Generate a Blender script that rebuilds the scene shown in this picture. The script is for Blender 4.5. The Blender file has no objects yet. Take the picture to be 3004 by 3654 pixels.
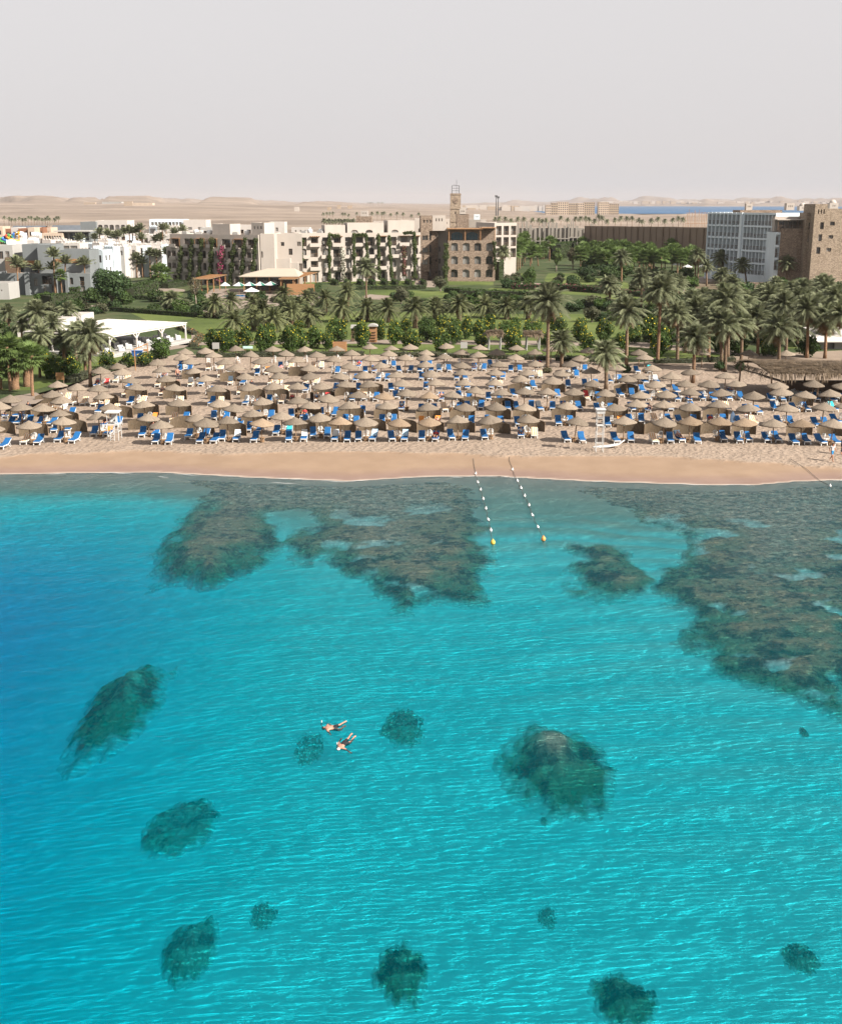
import bpy, bmesh, math, random
import numpy as np
from mathutils import Vector, Matrix

# ------------------------------------------------------------------ camera, sky, sun, exposure
scene = bpy.context.scene
C = scene.collection
R = math.radians
CAM_H, PITCH, FPX = 22.4, R(14.95), 4134.0        # height in metres, tilt below the horizon, focal length in photo pixels
PW, PH = 3004.0, 3654.0
cam_data = bpy.data.cameras.new('camera')
cam = bpy.data.objects.new('camera', cam_data)
C.objects.link(cam)
cam.location = (0, 0, CAM_H)
cam.rotation_euler = (math.pi / 2 - PITCH, 0, 0)
cam_data.sensor_fit = 'VERTICAL'
cam_data.sensor_height = 24.0
cam_data.lens = 24.0 * FPX / PH
cam_data.clip_start = 0.5
cam_data.clip_end = 60000
scene.camera = cam

SUN_EL = R(37)
SUN_DIR = Vector((0.87, -0.49, 0)).normalized()     # horizontal direction towards the sun
world = bpy.data.worlds.new('World')
scene.world = world
world.use_nodes = True
wn = world.node_tree.nodes
wl = world.node_tree.links
bg = wn['Background']
sky_tex = wn.new('ShaderNodeTexSky')
sky_tex.sky_type = 'NISHITA'
sky_tex.sun_disc = False
sky_tex.sun_elevation = SUN_EL
sky_tex.sun_rotation = math.atan2(SUN_DIR.x, SUN_DIR.y)
sky_tex.dust_density = 5.0
sky_tex.air_density = 1.0
hsv = wn.new('ShaderNodeHueSaturation')
hsv.inputs['Saturation'].default_value = 0.22
wl.new(sky_tex.outputs[0], hsv.inputs['Color'])
mixw = wn.new('ShaderNodeMixRGB')
mixw.inputs[0].default_value = 0.86
mixw.inputs[2].default_value = (4.2, 4.06, 4.10, 1)     # pale rosy dust haze that fills the whole sky
wl.new(hsv.outputs[0], mixw.inputs[1])
wl.new(mixw.outputs[0], bg.inputs['Color'])
bg.inputs['Strength'].default_value = 0.076

sun_data = bpy.data.lights.new('sun', 'SUN')
sun_data.energy = 5.0
sun_data.angle = R(0.53)
sun_data.color = (1.0, 0.93, 0.83)
sun = bpy.data.objects.new('sun', sun_data)
C.objects.link(sun)
sun_vec = Vector((SUN_DIR.x * math.cos(SUN_EL), SUN_DIR.y * math.cos(SUN_EL), math.sin(SUN_EL)))
sun.rotation_euler = sun_vec.to_track_quat('Z', 'Y').to_euler()
sun.location = sun_vec * 300

vs = scene.view_settings
scene.display_settings.display_device = 'sRGB'
vs.view_transform = 'Standard'
vs.look = 'None'
vs.exposure = 1.3
vs.gamma = 1.0
vs.use_curve_mapping = False
scene.render.engine = 'CYCLES'
cy = scene.cycles
cy.use_denoising = True
cy.use_adaptive_sampling = True
cy.adaptive_threshold = 0.02
try:
    cy.denoiser = 'OPENIMAGEDENOISE'
    cy.denoising_input_passes = 'RGB_ALBEDO_NORMAL'
except Exception:
    pass
cy.max_bounces = 7
cy.diffuse_bounces = 3
cy.glossy_bounces = 2
cy.transmission_bounces = 3
cy.transparent_max_bounces = 10
cy.volume_bounces = 1
cy.caustics_reflective = False
cy.caustics_refractive = False
cy.sample_clamp_indirect = 3.0
rng = random.Random(7)

# ------------------------------------------------------------------ geometry helpers
FWD = Vector((0, math.cos(PITCH), -math.sin(PITCH)))
UPV = Vector((0, math.sin(PITCH), math.cos(PITCH)))


def W(px, py, z):
    """World point at height z that the photo shows at pixel (px, py)."""
    d = FWD + Vector((1, 0, 0)) * ((px - PW / 2) / FPX) - UPV * ((py - PH / 2) / FPX)
    t = (z - CAM_H) / d.z
    return Vector((d.x * t, d.y * t, z))


def WY(px, py, y):
    """World point at distance y along the ground that the photo shows at pixel (px, py)."""
    d = FWD + Vector((1, 0, 0)) * ((px - PW / 2) / FPX) - UPV * ((py - PH / 2) / FPX)
    t = y / d.y
    return Vector((d.x * t, y, CAM_H + d.z * t))


def proj(p):
    v = Vector(p) - Vector((0, 0, CAM_H))
    zc = v.dot(FWD)
    return PW / 2 + FPX * v.x / zc, PH / 2 - FPX * v.dot(UPV) / zc


def lerp_poly(pts):
    xs = np.array([p[0] for p in pts], float)
    ys = np.array([p[1] for p in pts], float)
    return lambda x: np.interp(x, xs, ys)


def sstep(a, b, t):
    t = np.clip((t - a) / (b - a), 0, 1)
    return t * t * (3 - 2 * t)


def _hash(ix, iy, seed):
    n = (ix.astype(np.int64) * 374761393 + iy.astype(np.int64) * 668265263 + seed * 974634777) & 0x7fffffff
    n = ((n ^ (n >> 13)) * 1274126177) & 0x7fffffff
    return ((n ^ (n >> 16)) & 0xffff) / 65535.0


def vnoise(x, y, seed=0):
    ix, iy = np.floor(x), np.floor(y)
    fx, fy = x - ix, y - iy
    ux, uy = fx * fx * (3 - 2 * fx), fy * fy * (3 - 2 * fy)
    a, b = _hash(ix, iy, seed), _hash(ix + 1, iy, seed)
    c, d = _hash(ix, iy + 1, seed), _hash(ix + 1, iy + 1, seed)
    return (a * (1 - ux) + b * ux) * (1 - uy) + (c * (1 - ux) + d * ux) * uy


def fbm(x, y, octv=4, seed=0):
    v, a, s = 0, 0.5, 0
    for k in range(octv):
        v = v + a * vnoise(x * 2 ** k, y * 2 ** k, seed + k * 17)
        s += a
        a *= 0.5
    return v / s          # 0..1


# shoreline and dry-sand line, read off the photograph and laid on the ground
_sh = [W(px, py, 0.0) for px, py in [(-500, 1696), (0, 1692), (300, 1686), (560, 1684), (900, 1703), (1250, 1716), (1500, 1701),
       (1750, 1698), (2100, 1716), (2500, 1729), (2700, 1729), (2850, 1716), (3004, 1712), (3500, 1706)]]
shore = lerp_poly([(-400, _sh[0].y)] + [(p.x, p.y) for p in _sh] + [(400, _sh[-1].y)])
_wl = [W(px, py, 0.45) for px, py in [(-500, 1632), (0, 1626), (500, 1612), (900, 1619), (1300, 1616), (1700, 1622), (2000, 1630),
       (2500, 1640), (2800, 1655), (3004, 1662), (3500, 1668)]]
dryline = lerp_poly([(-400, _wl[0].y)] + [(p.x, p.y) for p in _wl] + [(400, _wl[-1].y)])
LAND_Z = 1.2


def gz_np(x, y):
    t = y - shore(x)
    return np.where(t < 7, 0.068 * t, 0.476 + (LAND_Z - 0.476) * sstep(7, 72, t))


def gz(x, y):
    return float(gz_np(np.float64(x), np.float64(y)))


def at(px, py, h=0.0):
    """Ground point (plus height h) under the pixel."""
    z = 0.9
    for _ in range(6):
        p = W(px, py, z + h)
        z = gz(p.x, p.y)
    p = W(px, py, z + h)
    return Vector((p.x, p.y, z))


def pmpp(p):
    """Photo pixels per metre at a point."""
    return FPX / (Vector(p) - Vector((0, 0, CAM_H))).dot(FWD)


# ------------------------------------------------------------------ materials
MATS = {}


def nodes_of(name):
    m = bpy.data.materials.new(name)
    m.use_nodes = True
    nt = m.node_tree
    return m, nt.nodes, nt.links, nt.nodes['Principled BSDF']


def N(nodes, kind, **kw):
    n = nodes.new('ShaderNode' + kind)
    for k, v in kw.items():
        if k in n.inputs:
            n.inputs[k].default_value = v
        else:
            setattr(n, k, v)
    return n


def rgba(c):
    return (c[0], c[1], c[2], 1)


def mat(name, c1, c2=None, scale=4.0, rough=0.85, bump=0.0, bscale=None, detail=5.0, spec=0.3, c3=None, vec=None, rnd=0.0, bdist=0.05, contrast=0.2):
    """Plain procedural surface: two or three colours mixed by noise, a little relief."""
    if name in MATS:
        return MATS[name]
    m, n, l, b = nodes_of(name)
    b.inputs['Roughness'].default_value = rough
    b.inputs['Specular IOR Level'].default_value = spec
    tc = N(n, 'TexCoord')
    src = tc.outputs['Object']
    if vec:
        mp = N(n, 'Mapping')
        mp.inputs['Scale'].default_value = vec
        l.new(src, mp.inputs['Vector'])
        src = mp.outputs[0]
    no = N(n, 'TexNoise', Scale=scale, Detail=detail, Roughness=0.6)
    l.new(src, no.inputs['Vector'])
    rp = N(n, 'ValToRGB')
    rp.color_ramp.elements[0].position = 0.5 - contrast
    rp.color_ramp.elements[1].position = 0.5 + contrast
    rp.color_ramp.elements[0].color = rgba(c1)
    rp.color_ramp.elements[1].color = rgba(c2 or c1)
    if c3:
        e = rp.color_ramp.elements.new(0.5)
        e.color = rgba(c3)
    l.new(no.outputs['Fac'], rp.inputs['Fac'])
    col = rp.outputs[0]
    if rnd:
        oi = N(n, 'ObjectInfo')
        mr = N(n, 'MapRange')
        mr.inputs['To Min'].default_value = 1 - rnd
        mr.inputs['To Max'].default_value = 1 + rnd
        l.new(oi.outputs['Random'], mr.inputs['Value'])
        mx = N(n, 'VectorMath', operation='MULTIPLY')
        l.new(col, mx.inputs[0])
        l.new(mr.outputs[0], mx.inputs[1])
        col = mx.outputs[0]
    l.new(col, b.inputs['Base Color'])
    if bump:
        n2 = N(n, 'TexNoise', Scale=bscale or scale * 4, Detail=4.0)
        l.new(src, n2.inputs['Vector'])
        bp = N(n, 'Bump', Strength=bump, Distance=bdist)
        l.new(n2.outputs['Fac'], bp.inputs['Height'])
        l.new(bp.outputs[0], b.inputs['Normal'])
    MATS[name] = m
    return m


# ------------------------------------------------------------------ mesh builder
class MB:
    def __init__(self):
        self.v, self.f, self.m = [], [], []

    def poly(self, pts, mi=0):
        i = len(self.v)
        self.v.extend([tuple(p) for p in pts])
        self.f.append(tuple(range(i, i + len(pts))))
        self.m.append(mi)
        return self

    def box(self, c, s, mi=0, rz=0.0, taper=1.0):
        hx, hy, hz = s[0] / 2, s[1] / 2, s[2] / 2
        ca, sa = math.cos(rz), math.sin(rz)
        i = len(self.v)
        for dz in (-1, 1):
            k = taper if dz > 0 else 1.0
            for dx, dy in ((-1, -1), (1, -1), (1, 1), (-1, 1)):
                x, y = dx * hx * k, dy * hy * k
                self.v.append((c[0] + x * ca - y * sa, c[1] + x * sa + y * ca, c[2] + dz * hz))
        for q in ((0, 3, 2, 1), (4, 5, 6, 7), (0, 1, 5, 4), (1, 2, 6, 5), (2, 3, 7, 6), (3, 0, 4, 7)):
            self.f.append(tuple(i + k for k in q))
            self.m.append(mi)
        return self

    def bar(self, a, b, w, t=None, mi=0):
        """Square bar from a to b."""
        a, b = Vector(a), Vector(b)
        d = (b - a).normalized()
        u = d.cross(Vector((0, 0, 1)))
        if u.length < 1e-3:
            u = Vector((1, 0, 0))
        u.normalize()
        w2 = u.cross(d).normalized()
        t = t or w
        i = len(self.v)
        for p in (a, b):
            for su, sw in ((-1, -1), (1, -1), (1, 1), (-1, 1)):
                self.v.append(tuple(p + u * (su * w / 2) + w2 * (sw * t / 2)))
        for q in ((0, 1, 2, 3), (7, 6, 5, 4), (0, 4, 5, 1), (1, 5, 6, 2), (2, 6, 7, 3), (3, 7, 4, 0)):
            self.f.append(tuple(i + k for k in q))
            self.m.append(mi)
        return self

    def tube(self, pts, rad, seg=6, mi=0, cap=True):
        pts = [Vector(p) for p in pts]
        rad = rad if isinstance(rad, (list, tuple)) else [rad] * len(pts)
        i0 = len(self.v)
        for k, p in enumerate(pts):
            d = (pts[min(k + 1, len(pts) - 1)] - pts[max(k - 1, 0)]).normalized()
            u = d.cross(Vector((0.13, 0.97, 0.2))).normalized()
            w = u.cross(d)
            for j in range(seg):
                a = 2 * math.pi * j / seg
                self.v.append(tuple(p + (u * math.cos(a) + w * math.sin(a)) * rad[k]))
        for k in range(len(pts) - 1):
            for j in range(seg):
                a, b = i0 + k * seg + j, i0 + k * seg + (j + 1) % seg
                self.f.append((a, a + seg, b + seg, b))
                self.m.append(mi)
        if cap:
            self.f.append(tuple(i0 + j for j in range(seg)))
            self.m.append(mi)
            self.f.append(tuple(i0 + (len(pts) - 1) * seg + j for j in reversed(range(seg))))
            self.m.append(mi)
        return self

    def lathe(self, prof, seg=16, c=(0, 0, 0), mi=0, wob=None):
        i0 = len(self.v)
        for k, (r, z) in enumerate(prof):
            for j in range(seg):
                a = 2 * math.pi * j / seg
                q = 1 + (wob(k, j) if wob else 0)
                self.v.append((c[0] + r * q * math.cos(a), c[1] + r * q * math.sin(a), c[2] + z))
        for k in range(len(prof) - 1):
            for j in range(seg):
                a, b = i0 + k * seg + j, i0 + k * seg + (j + 1) % seg
                self.f.append((a, b, b + seg, a + seg))
                self.m.append(mi)
        return self

    def mesh(self, name, mats, smooth=False):
        me = bpy.data.meshes.new(name)
        me.from_pydata(self.v, [], self.f)
        for m in (mats if isinstance(mats, (list, tuple)) else [mats]):
            me.materials.append(m)
        if any(self.m):
            me.polygons.foreach_set('material_index', self.m)
        if smooth:
            me.polygons.foreach_set('use_smooth', [True] * len(me.polygons))
        me.update()
        return me

    def build(self, name, mats, parent=None, smooth=False):
        return link(name, self.mesh(name, mats, smooth), parent)


def link(name, me, parent=None, loc=None, rz=0.0, sc=None):
    o = bpy.data.objects.new(name, me)
    C.objects.link(o)
    if parent is not None:
        o.parent = parent
    if loc is not None:
        o.location = loc
    if rz:
        o.rotation_euler = (0, 0, rz)
    if sc is not None:
        o.scale = (sc, sc, sc) if isinstance(sc, (int, float)) else sc
    return o


def tag(o, label=None, cat=None, group=None, kind=None):
    if label:
        o['label'] = label
    if cat:
        o['category'] = cat
    if group:
        o['group'] = group
    if kind:
        o['kind'] = kind
    return o


def thing(name, label, cat, loc=(0, 0, 0), rz=0.0, group=None):
    o = link(name, None, None, loc, rz)
    return tag(o, label, cat, group)


ORD = ('first second third fourth fifth sixth seventh eighth ninth tenth eleventh twelfth thirteenth fourteenth fifteenth sixteenth '
       'seventeenth eighteenth nineteenth twentieth').split()
TENS = {2: 'twenty', 3: 'thirty', 4: 'forty', 5: 'fifty', 6: 'sixty', 7: 'seventy', 8: 'eighty', 9: 'ninety'}
TENTH = {2: 'twentieth', 3: 'thirtieth', 4: 'fortieth', 5: 'fiftieth', 6: 'sixtieth', 7: 'seventieth', 8: 'eightieth', 9: 'ninetieth'}


def nth(i):
    """0-based index to an ordinal word."""
    if i < 20:
        return ORD[i]
    if i >= 99:
        return 'hundredth' if i == 99 else 'hundred-and-' + nth(i - 100)
    t, u = divmod(i + 1, 10)
    return TENTH[t] if u == 0 else TENS[t] + '-' + ORD[u - 1]


def grid_mesh(name, X, Y, Z, mats, attrs=None, mask=None, smooth=True):
    """Height field from 2-D arrays; quads whose corners are all masked out are dropped."""
    ny, nx = X.shape
    co = np.stack([X, Y, Z], -1).reshape(-1, 3)
    idx = np.arange(nx * ny).reshape(ny, nx)
    q = np.stack([idx[:-1, :-1], idx[:-1, 1:], idx[1:, 1:], idx[1:, :-1]], -1).reshape(-1, 4)
    if mask is not None:
        mk = mask.reshape(-1)
        q = q[mk[q].any(1)]
        used = np.unique(q)
        remap = np.full(nx * ny, -1)
        remap[used] = np.arange(len(used))
        co = co[used]
        q = remap[q]
    else:
        used = np.arange(nx * ny)
    me = bpy.data.meshes.new(name)
    me.vertices.add(len(co))
    me.vertices.foreach_set('co', co.astype(np.float32).ravel())
    me.loops.add(q.size)
    me.loops.foreach_set('vertex_index', q.astype(np.int32).ravel())
    me.polygons.add(len(q))
    me.polygons.foreach_set('loop_start', np.arange(0, q.size, 4, dtype=np.int32))
    me.polygons.foreach_set('loop_total', np.full(len(q), 4, np.int32))
    if smooth:
        me.polygons.foreach_set('use_smooth', np.ones(len(q), bool))
    for k, a in (attrs or {}).items():
        at_ = me.attributes.new(k, 'FLOAT', 'POINT')
        at_.data.foreach_set('value', a.reshape(-1)[used].astype(np.float32))
    for m in (mats if isinstance(mats, (list, tuple)) else [mats]):
        me.materials.append(m)
    me.update(calc_edges=True)
    me.validate()
    return me


def poly_sd(X, Y, poly):
    """Signed distance to a polygon, positive inside."""
    P = np.array(poly, float)
    d2 = np.full(X.shape, 1e18)
    ins = np.zeros(X.shape, bool)
    n = len(P)
    for i in range(n):
        a, b = P[i], P[(i + 1) % n]
        e = b - a
        wx, wy = X - a[0], Y - a[1]
        t = np.clip((wx * e[0] + wy * e[1]) / max(e @ e, 1e-9), 0, 1)
        dx, dy = wx - e[0] * t, wy - e[1] * t
        d2 = np.minimum(d2, dx * dx + dy * dy)
        c = ((a[1] <= Y) & (b[1] > Y)) | ((b[1] <= Y) & (a[1] > Y))
        xc = a[0] + (Y - a[1]) / (e[1] if abs(e[1]) > 1e-9 else 1e-9) * e[0]
        ins ^= c & (X < xc)
    return np.where(ins, 1, -1) * np.sqrt(d2)

# ------------------------------------------------------------------ sea bed, beach, water, reefs
DS = PW / 1736.0                                    # photo pixels per pixel of the overview drawing


def sand_depth(x, y):
    s = shore(x) - y
    d = np.minimum(0.05 * np.clip(s, 0, None), 0.5) + 4.3 * (1 - np.exp(-np.clip(s - 6.5 - 4.0 * sstep(-22, 0, x), 0, None) / (27.0 + 5 * sstep(-22, 0, x))))
    left = sstep(3, 36, -x - 0.06 * (y - 30))
    d = d + left * 15.5 * sstep(4, 30, s)
    right = sstep(0, 22, x)
    d = d - right * 0.9 * sstep(8, 30, s)
    d = d + 0.9 * (fbm(x * 0.09 + 3, y * 0.09, 4, 5) - 0.5) * sstep(4, 16, s)
    band = np.sin((y + 0.16 * x + 2.5 * (fbm(x * 0.05, y * 0.05, 3, 8) - .5) * 4) * 2.1)  # sand ridges added to imitate the light bands of the swell
    d = d + 0.32 * band * sstep(-2, 8, x) * sstep(30, 45, y) * (1 - sstep(76, 88, y)) * sstep(4, 10, s)
    d = d * 0.30
    return np.where(s > 0, d, -0.068 * -s)


GARDEN_EDGE = [(-900, 1450), (0, 1436), (120, 1408), (250, 1372), (330, 1340), (450, 1312), (560, 1280), (640, 1262), (720, 1268), (900, 1268), (1200, 1266),
               (1500, 1268), (1800, 1274), (2100, 1284), (2300, 1298), (2420, 1296), (2560, 1298), (2700, 1286), (3900, 1300)]


def build_shore():
    xs = np.concatenate([np.arange(-150, -60, 3.0), np.arange(-60, 60.01, 0.45), np.arange(63, 151, 3.0)])
    ys = np.concatenate([np.arange(-30, 24, 2.0), np.arange(24, 135, 0.45), np.arange(135, 215, 1.0)])
    X, Y = np.meshgrid(xs, ys)
    T = Y - shore(X)
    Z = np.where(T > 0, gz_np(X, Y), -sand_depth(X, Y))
    dry = dryline(X) + 1.1 * (fbm(X * 0.35, Y * 0.35, 4, 3) - 0.5) * 2
    dryf = sstep(-0.25, 0.25, Y - dry)
    foot = (fbm(X * 1.1, Y * 1.1, 3, 21) - 0.5) * 0.16 * dryf
    crest = 0.10 * np.exp(-((Y - dry - 0.2) / 0.5) ** 2)
    edge = lerp_poly(sorted((w_.x, w_.y) for w_ in [W(px, py, LAND_Z) for px, py in GARDEN_EDGE]))(X)
    over = sstep(0.6, 2.5, Y - edge)
    foot = foot * (1 - over)
    Z = Z + foot + crest - 0.25 * over
    wet = (1 - sstep(0.6, 3.4, T + 0.9 * (fbm(X * 0.2, Y * 0.6, 3, 31) - 0.5)))
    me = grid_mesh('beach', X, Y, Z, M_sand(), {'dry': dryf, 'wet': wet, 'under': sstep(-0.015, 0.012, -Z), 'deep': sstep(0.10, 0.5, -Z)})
    return tag(link('beach', me), kind='structure')


def M_sand():
    m, n, l, b = nodes_of('sand')
    b.inputs['Specular IOR Level'].default_value = 0.25
    tc = N(n, 'TexCoord')
    a_dry = N(n, 'Attribute', attribute_name='dry')
    a_wet = N(n, 'Attribute', attribute_name='wet')
    a_und = N(n, 'Attribute', attribute_name='under')
    n1 = N(n, 'TexNoise', Scale=0.35, Detail=6.0, Roughness=0.65)
    n2 = N(n, 'TexNoise', Scale=7.0, Detail=5.0, Roughness=0.7)
    l.new(tc.outputs['Object'], n1.inputs['Vector'])
    l.new(tc.outputs['Object'], n2.inputs['Vector'])

    def ramp(f, c1, c2, a=0.35, b_=0.65):
        r = N(n, 'ValToRGB')
        r.color_ramp.elements[0].position = a
        r.color_ramp.elements[1].position = b_
        r.color_ramp.elements[0].color = rgba(c1)
        r.color_ramp.elements[1].color = rgba(c2)
        l.new(f, r.inputs[0])
        return r.outputs[0]

    def mix(f, a, b_):
        x = N(n, 'MixRGB')
        l.new(f, x.inputs[0])
        l.new(a, x.inputs[1])
        l.new(b_, x.inputs[2])
        return x.outputs[0]
    dryc = mix(n2.outputs['Fac'], ramp(n1.outputs['Fac'], (0.185, 0.138, 0.104), (0.225, 0.172, 0.132)), ramp(n1.outputs['Fac'], (0.22, 0.172, 0.134), (0.26, 0.205, 0.162)))
    damp = ramp(n1.outputs['Fac'], (0.19, 0.13, 0.087), (0.218, 0.152, 0.104))
    wetc = ramp(n1.outputs['Fac'], (0.165, 0.108, 0.085), (0.19, 0.128, 0.102))
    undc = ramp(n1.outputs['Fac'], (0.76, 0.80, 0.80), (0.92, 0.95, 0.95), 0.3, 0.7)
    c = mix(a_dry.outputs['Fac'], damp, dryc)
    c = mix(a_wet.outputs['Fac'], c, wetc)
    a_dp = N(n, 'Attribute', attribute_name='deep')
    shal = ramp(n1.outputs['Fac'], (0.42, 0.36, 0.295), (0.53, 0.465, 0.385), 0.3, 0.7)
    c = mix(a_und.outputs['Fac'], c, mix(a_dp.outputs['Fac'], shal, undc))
    l.new(c, b.inputs['Base Color'])
    rg = N(n, 'MapRange')
    rg.inputs['To Min'].default_value = 0.95
    rg.inputs['To Max'].default_value = 0.5
    l.new(a_wet.outputs['Fac'], rg.inputs['Value'])
    l.new(rg.outputs[0], b.inputs['Roughness'])
    # churned footprints on the dry sand only
    v = N(n, 'TexVoronoi', Scale=1.9, feature='SMOOTH_F1')
    v.inputs['Smoothness'].default_value = 0.35
    wr = N(n, 'TexNoise', Scale=1.2, Detail=3.0)
    l.new(tc.outputs['Object'], wr.inputs['Vector'])
    ad = N(n, 'VectorMath', operation='MULTIPLY_ADD')
    l.new(wr.outputs['Color'], ad.inputs[0])
    ad.inputs[1].default_value = (0.7, 0.7, 0.7)
    l.new(tc.outputs['Object'], ad.inputs[2])
    l.new(ad.outputs[0], v.inputs['Vector'])
    n3 = N(n, 'TexNoise', Scale=3.5, Detail=4.0)
    l.new(tc.outputs['Object'], n3.inputs['Vector'])
    sm = N(n, 'Math', operation='ADD')
    l.new(v.outputs['Distance'], sm.inputs[0])
    l.new(n3.outputs['Fac'], sm.inputs[1])
    ml = N(n, 'Math', operation='MULTIPLY')
    l.new(sm.outputs[0], ml.inputs[0])
    l.new(a_dry.outputs['Fac'], ml.inputs[1])
    bp = N(n, 'Bump', Strength=0.9, Distance=0.16)
    l.new(ml.outputs[0], bp.inputs['Height'])
    l.new(bp.outputs[0], b.inputs['Normal'])
    return m


def M_coral(name, dark, mid, light, sc=1.6):
    m, n, l, b = nodes_of(name)
    b.inputs['Roughness'].default_value = 0.95
    b.inputs['Specular IOR Level'].default_value = 0.1
    tc = N(n, 'TexCoord')
    n1 = N(n, 'TexNoise', Scale=sc, Detail=7.0, Roughness=0.72)
    n2 = N(n, 'TexNoise', Scale=sc * 0.22, Detail=4.0, Roughness=0.6)
    vo = N(n, 'TexVoronoi', Scale=sc * 2.2)
    for t in (n1, n2, vo):
        l.new(tc.outputs['Object'], t.inputs['Vector'])
    a1 = N(n, 'Math', operation='MULTIPLY_ADD')
    l.new(n2.outputs['Fac'], a1.inputs[0])
    a1.inputs[1].default_value = 0.95
    l.new(n1.outputs['Fac'], a1.inputs[2])
    rp = N(n, 'ValToRGB')
    e = rp.color_ramp.elements
    e[0].position, e[0].color = 0.68, rgba(dark)
    e[1].position, e[1].color = 1.15 if False else 1.0, rgba(light)
    x = e.new(0.88)
    x.color = rgba(mid)
    l.new(a1.outputs[0], rp.inputs[0])
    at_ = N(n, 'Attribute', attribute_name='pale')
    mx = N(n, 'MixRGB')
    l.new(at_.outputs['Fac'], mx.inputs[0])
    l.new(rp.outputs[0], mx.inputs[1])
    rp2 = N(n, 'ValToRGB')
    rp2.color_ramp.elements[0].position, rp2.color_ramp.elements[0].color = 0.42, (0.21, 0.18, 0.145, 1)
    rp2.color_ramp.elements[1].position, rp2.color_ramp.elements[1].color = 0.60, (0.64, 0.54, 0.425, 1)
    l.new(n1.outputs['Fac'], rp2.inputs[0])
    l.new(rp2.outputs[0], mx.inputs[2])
    asd = N(n, 'Attribute', attribute_name='sandy')
    th = N(n, 'MapRange')
    th.inputs['From Min'].default_value = 0.12
    th.inputs['From Max'].default_value = 0.80
    ads = N(n, 'Math', operation='MULTIPLY_ADD')
    l.new(n1.outputs['Fac'], ads.inputs[0])
    ads.inputs[1].default_value = 0.75
    sb = N(n, 'Math', operation='SUBTRACT')
    l.new(asd.outputs['Fac'], sb.inputs[0])
    sb.inputs[1].default_value = 0.36
    l.new(sb.outputs[0], ads.inputs[2])
    l.new(ads.outputs[0], th.inputs['Value'])
    mx2 = N(n, 'MixRGB')
    l.new(th.outputs[0], mx2.inputs[0])
    l.new(mx.outputs[0], mx2.inputs[1])
    mx2.inputs[2].default_value = (0.80, 0.81, 0.79, 1)
    l.new(mx2.outputs[0], b.inputs['Base Color'])
    hs = N(n, 'Math', operation='SUBTRACT')
    l.new(n1.outputs['Fac'], hs.inputs[0])
    l.new(vo.outputs['Distance'], hs.inputs[1])
    bp = N(n, 'Bump', Strength=0.8, Distance=0.22)
    l.new(hs.outputs[0], bp.inputs['Height'])
    l.new(bp.outputs[0], b.inputs['Normal'])
    return m


def reef(name, label, polys, matr, holes=()):
    pw = [[tuple(W(x * DS, y * DS, -0.6)[:2]) for x, y in p] for p in polys]
    hw = [[tuple(W(x * DS, y * DS, -1.2)[:2]) for x, y in p] for p in holes]
    allp = [q for p in pw for q in p]
    x0, x1 = min(p[0] for p in allp) - 3, max(p[0] for p in allp) + 3
    y0, y1 = min(p[1] for p in allp) - 3, max(p[1] for p in allp) + 3
    xs, ys = np.arange(x0, x1, 0.24), np.arange(y0, y1, 0.24)
    X, Y = np.meshgrid(xs, ys)
    JX, JY = X + 3.6 * (fbm(X * 0.45, Y * 0.45, 5, 51) - 0.5), Y + 4.2 * (fbm(X * 0.45, Y * 0.45, 5, 77) - 0.5)
    sd = np.max([poly_sd(JX, JY, p) for p in pw], 0)
    sd = sd + 0.7
    for h in hw:
        sd = np.minimum(sd, -poly_sd(JX, JY, h))
    bed = sand_depth(X, Y)
    s = shore(X) - Y
    top = 0.035 + 0.0018 * np.clip(s, 0, None) + 0.12 * sstep(20, 44, s)
    lumps = fbm(X * 0.8, Y * 0.8, 4, 91) - 0.42
    fine = fbm(X * 2.6, Y * 2.6, 3, 12) - 0.5
    amp = 0.04 + 0.30 * sstep(8, 36, s)
    d = top - lumps * amp * 1.6 - fine * 0.35 * (0.12 + amp)
    d = np.maximum(d, 0.03)
    rise = sstep(-0.3, 3.0, sd + 1.2 * fine)
    dep = bed * (1 - rise) + np.minimum(d, bed) * rise + 0.03 * (1 - rise)
    pocket = sstep(0.60, 0.70, fbm(X * 0.33, Y * 0.33, 4, 303)) * sstep(0.5, 2, sd) * sstep(6, 14, s)
    dep = np.maximum(dep + pocket * 0.10, 0.03)
    pale = sstep(2.5, 8, sd + 3 * (fbm(X * .25, Y * .25, 3, 44) - .5)) * (1 - 0.8 * sstep(14, 30, s)) + 0.6 * (1 - sstep(6, 16, s))
    me = grid_mesh(name, X, Y, -dep, matr, {'pale': np.clip(pale, 0, 1), 'sandy': np.maximum((1 - sstep(-0.3, 1.5, sd)) * sstep(1, 10, s), pocket * 0.75)}, mask=(sd > -0.25) & (s > 1.2))
    return tag(link(name, me), label, 'reef')


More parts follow.
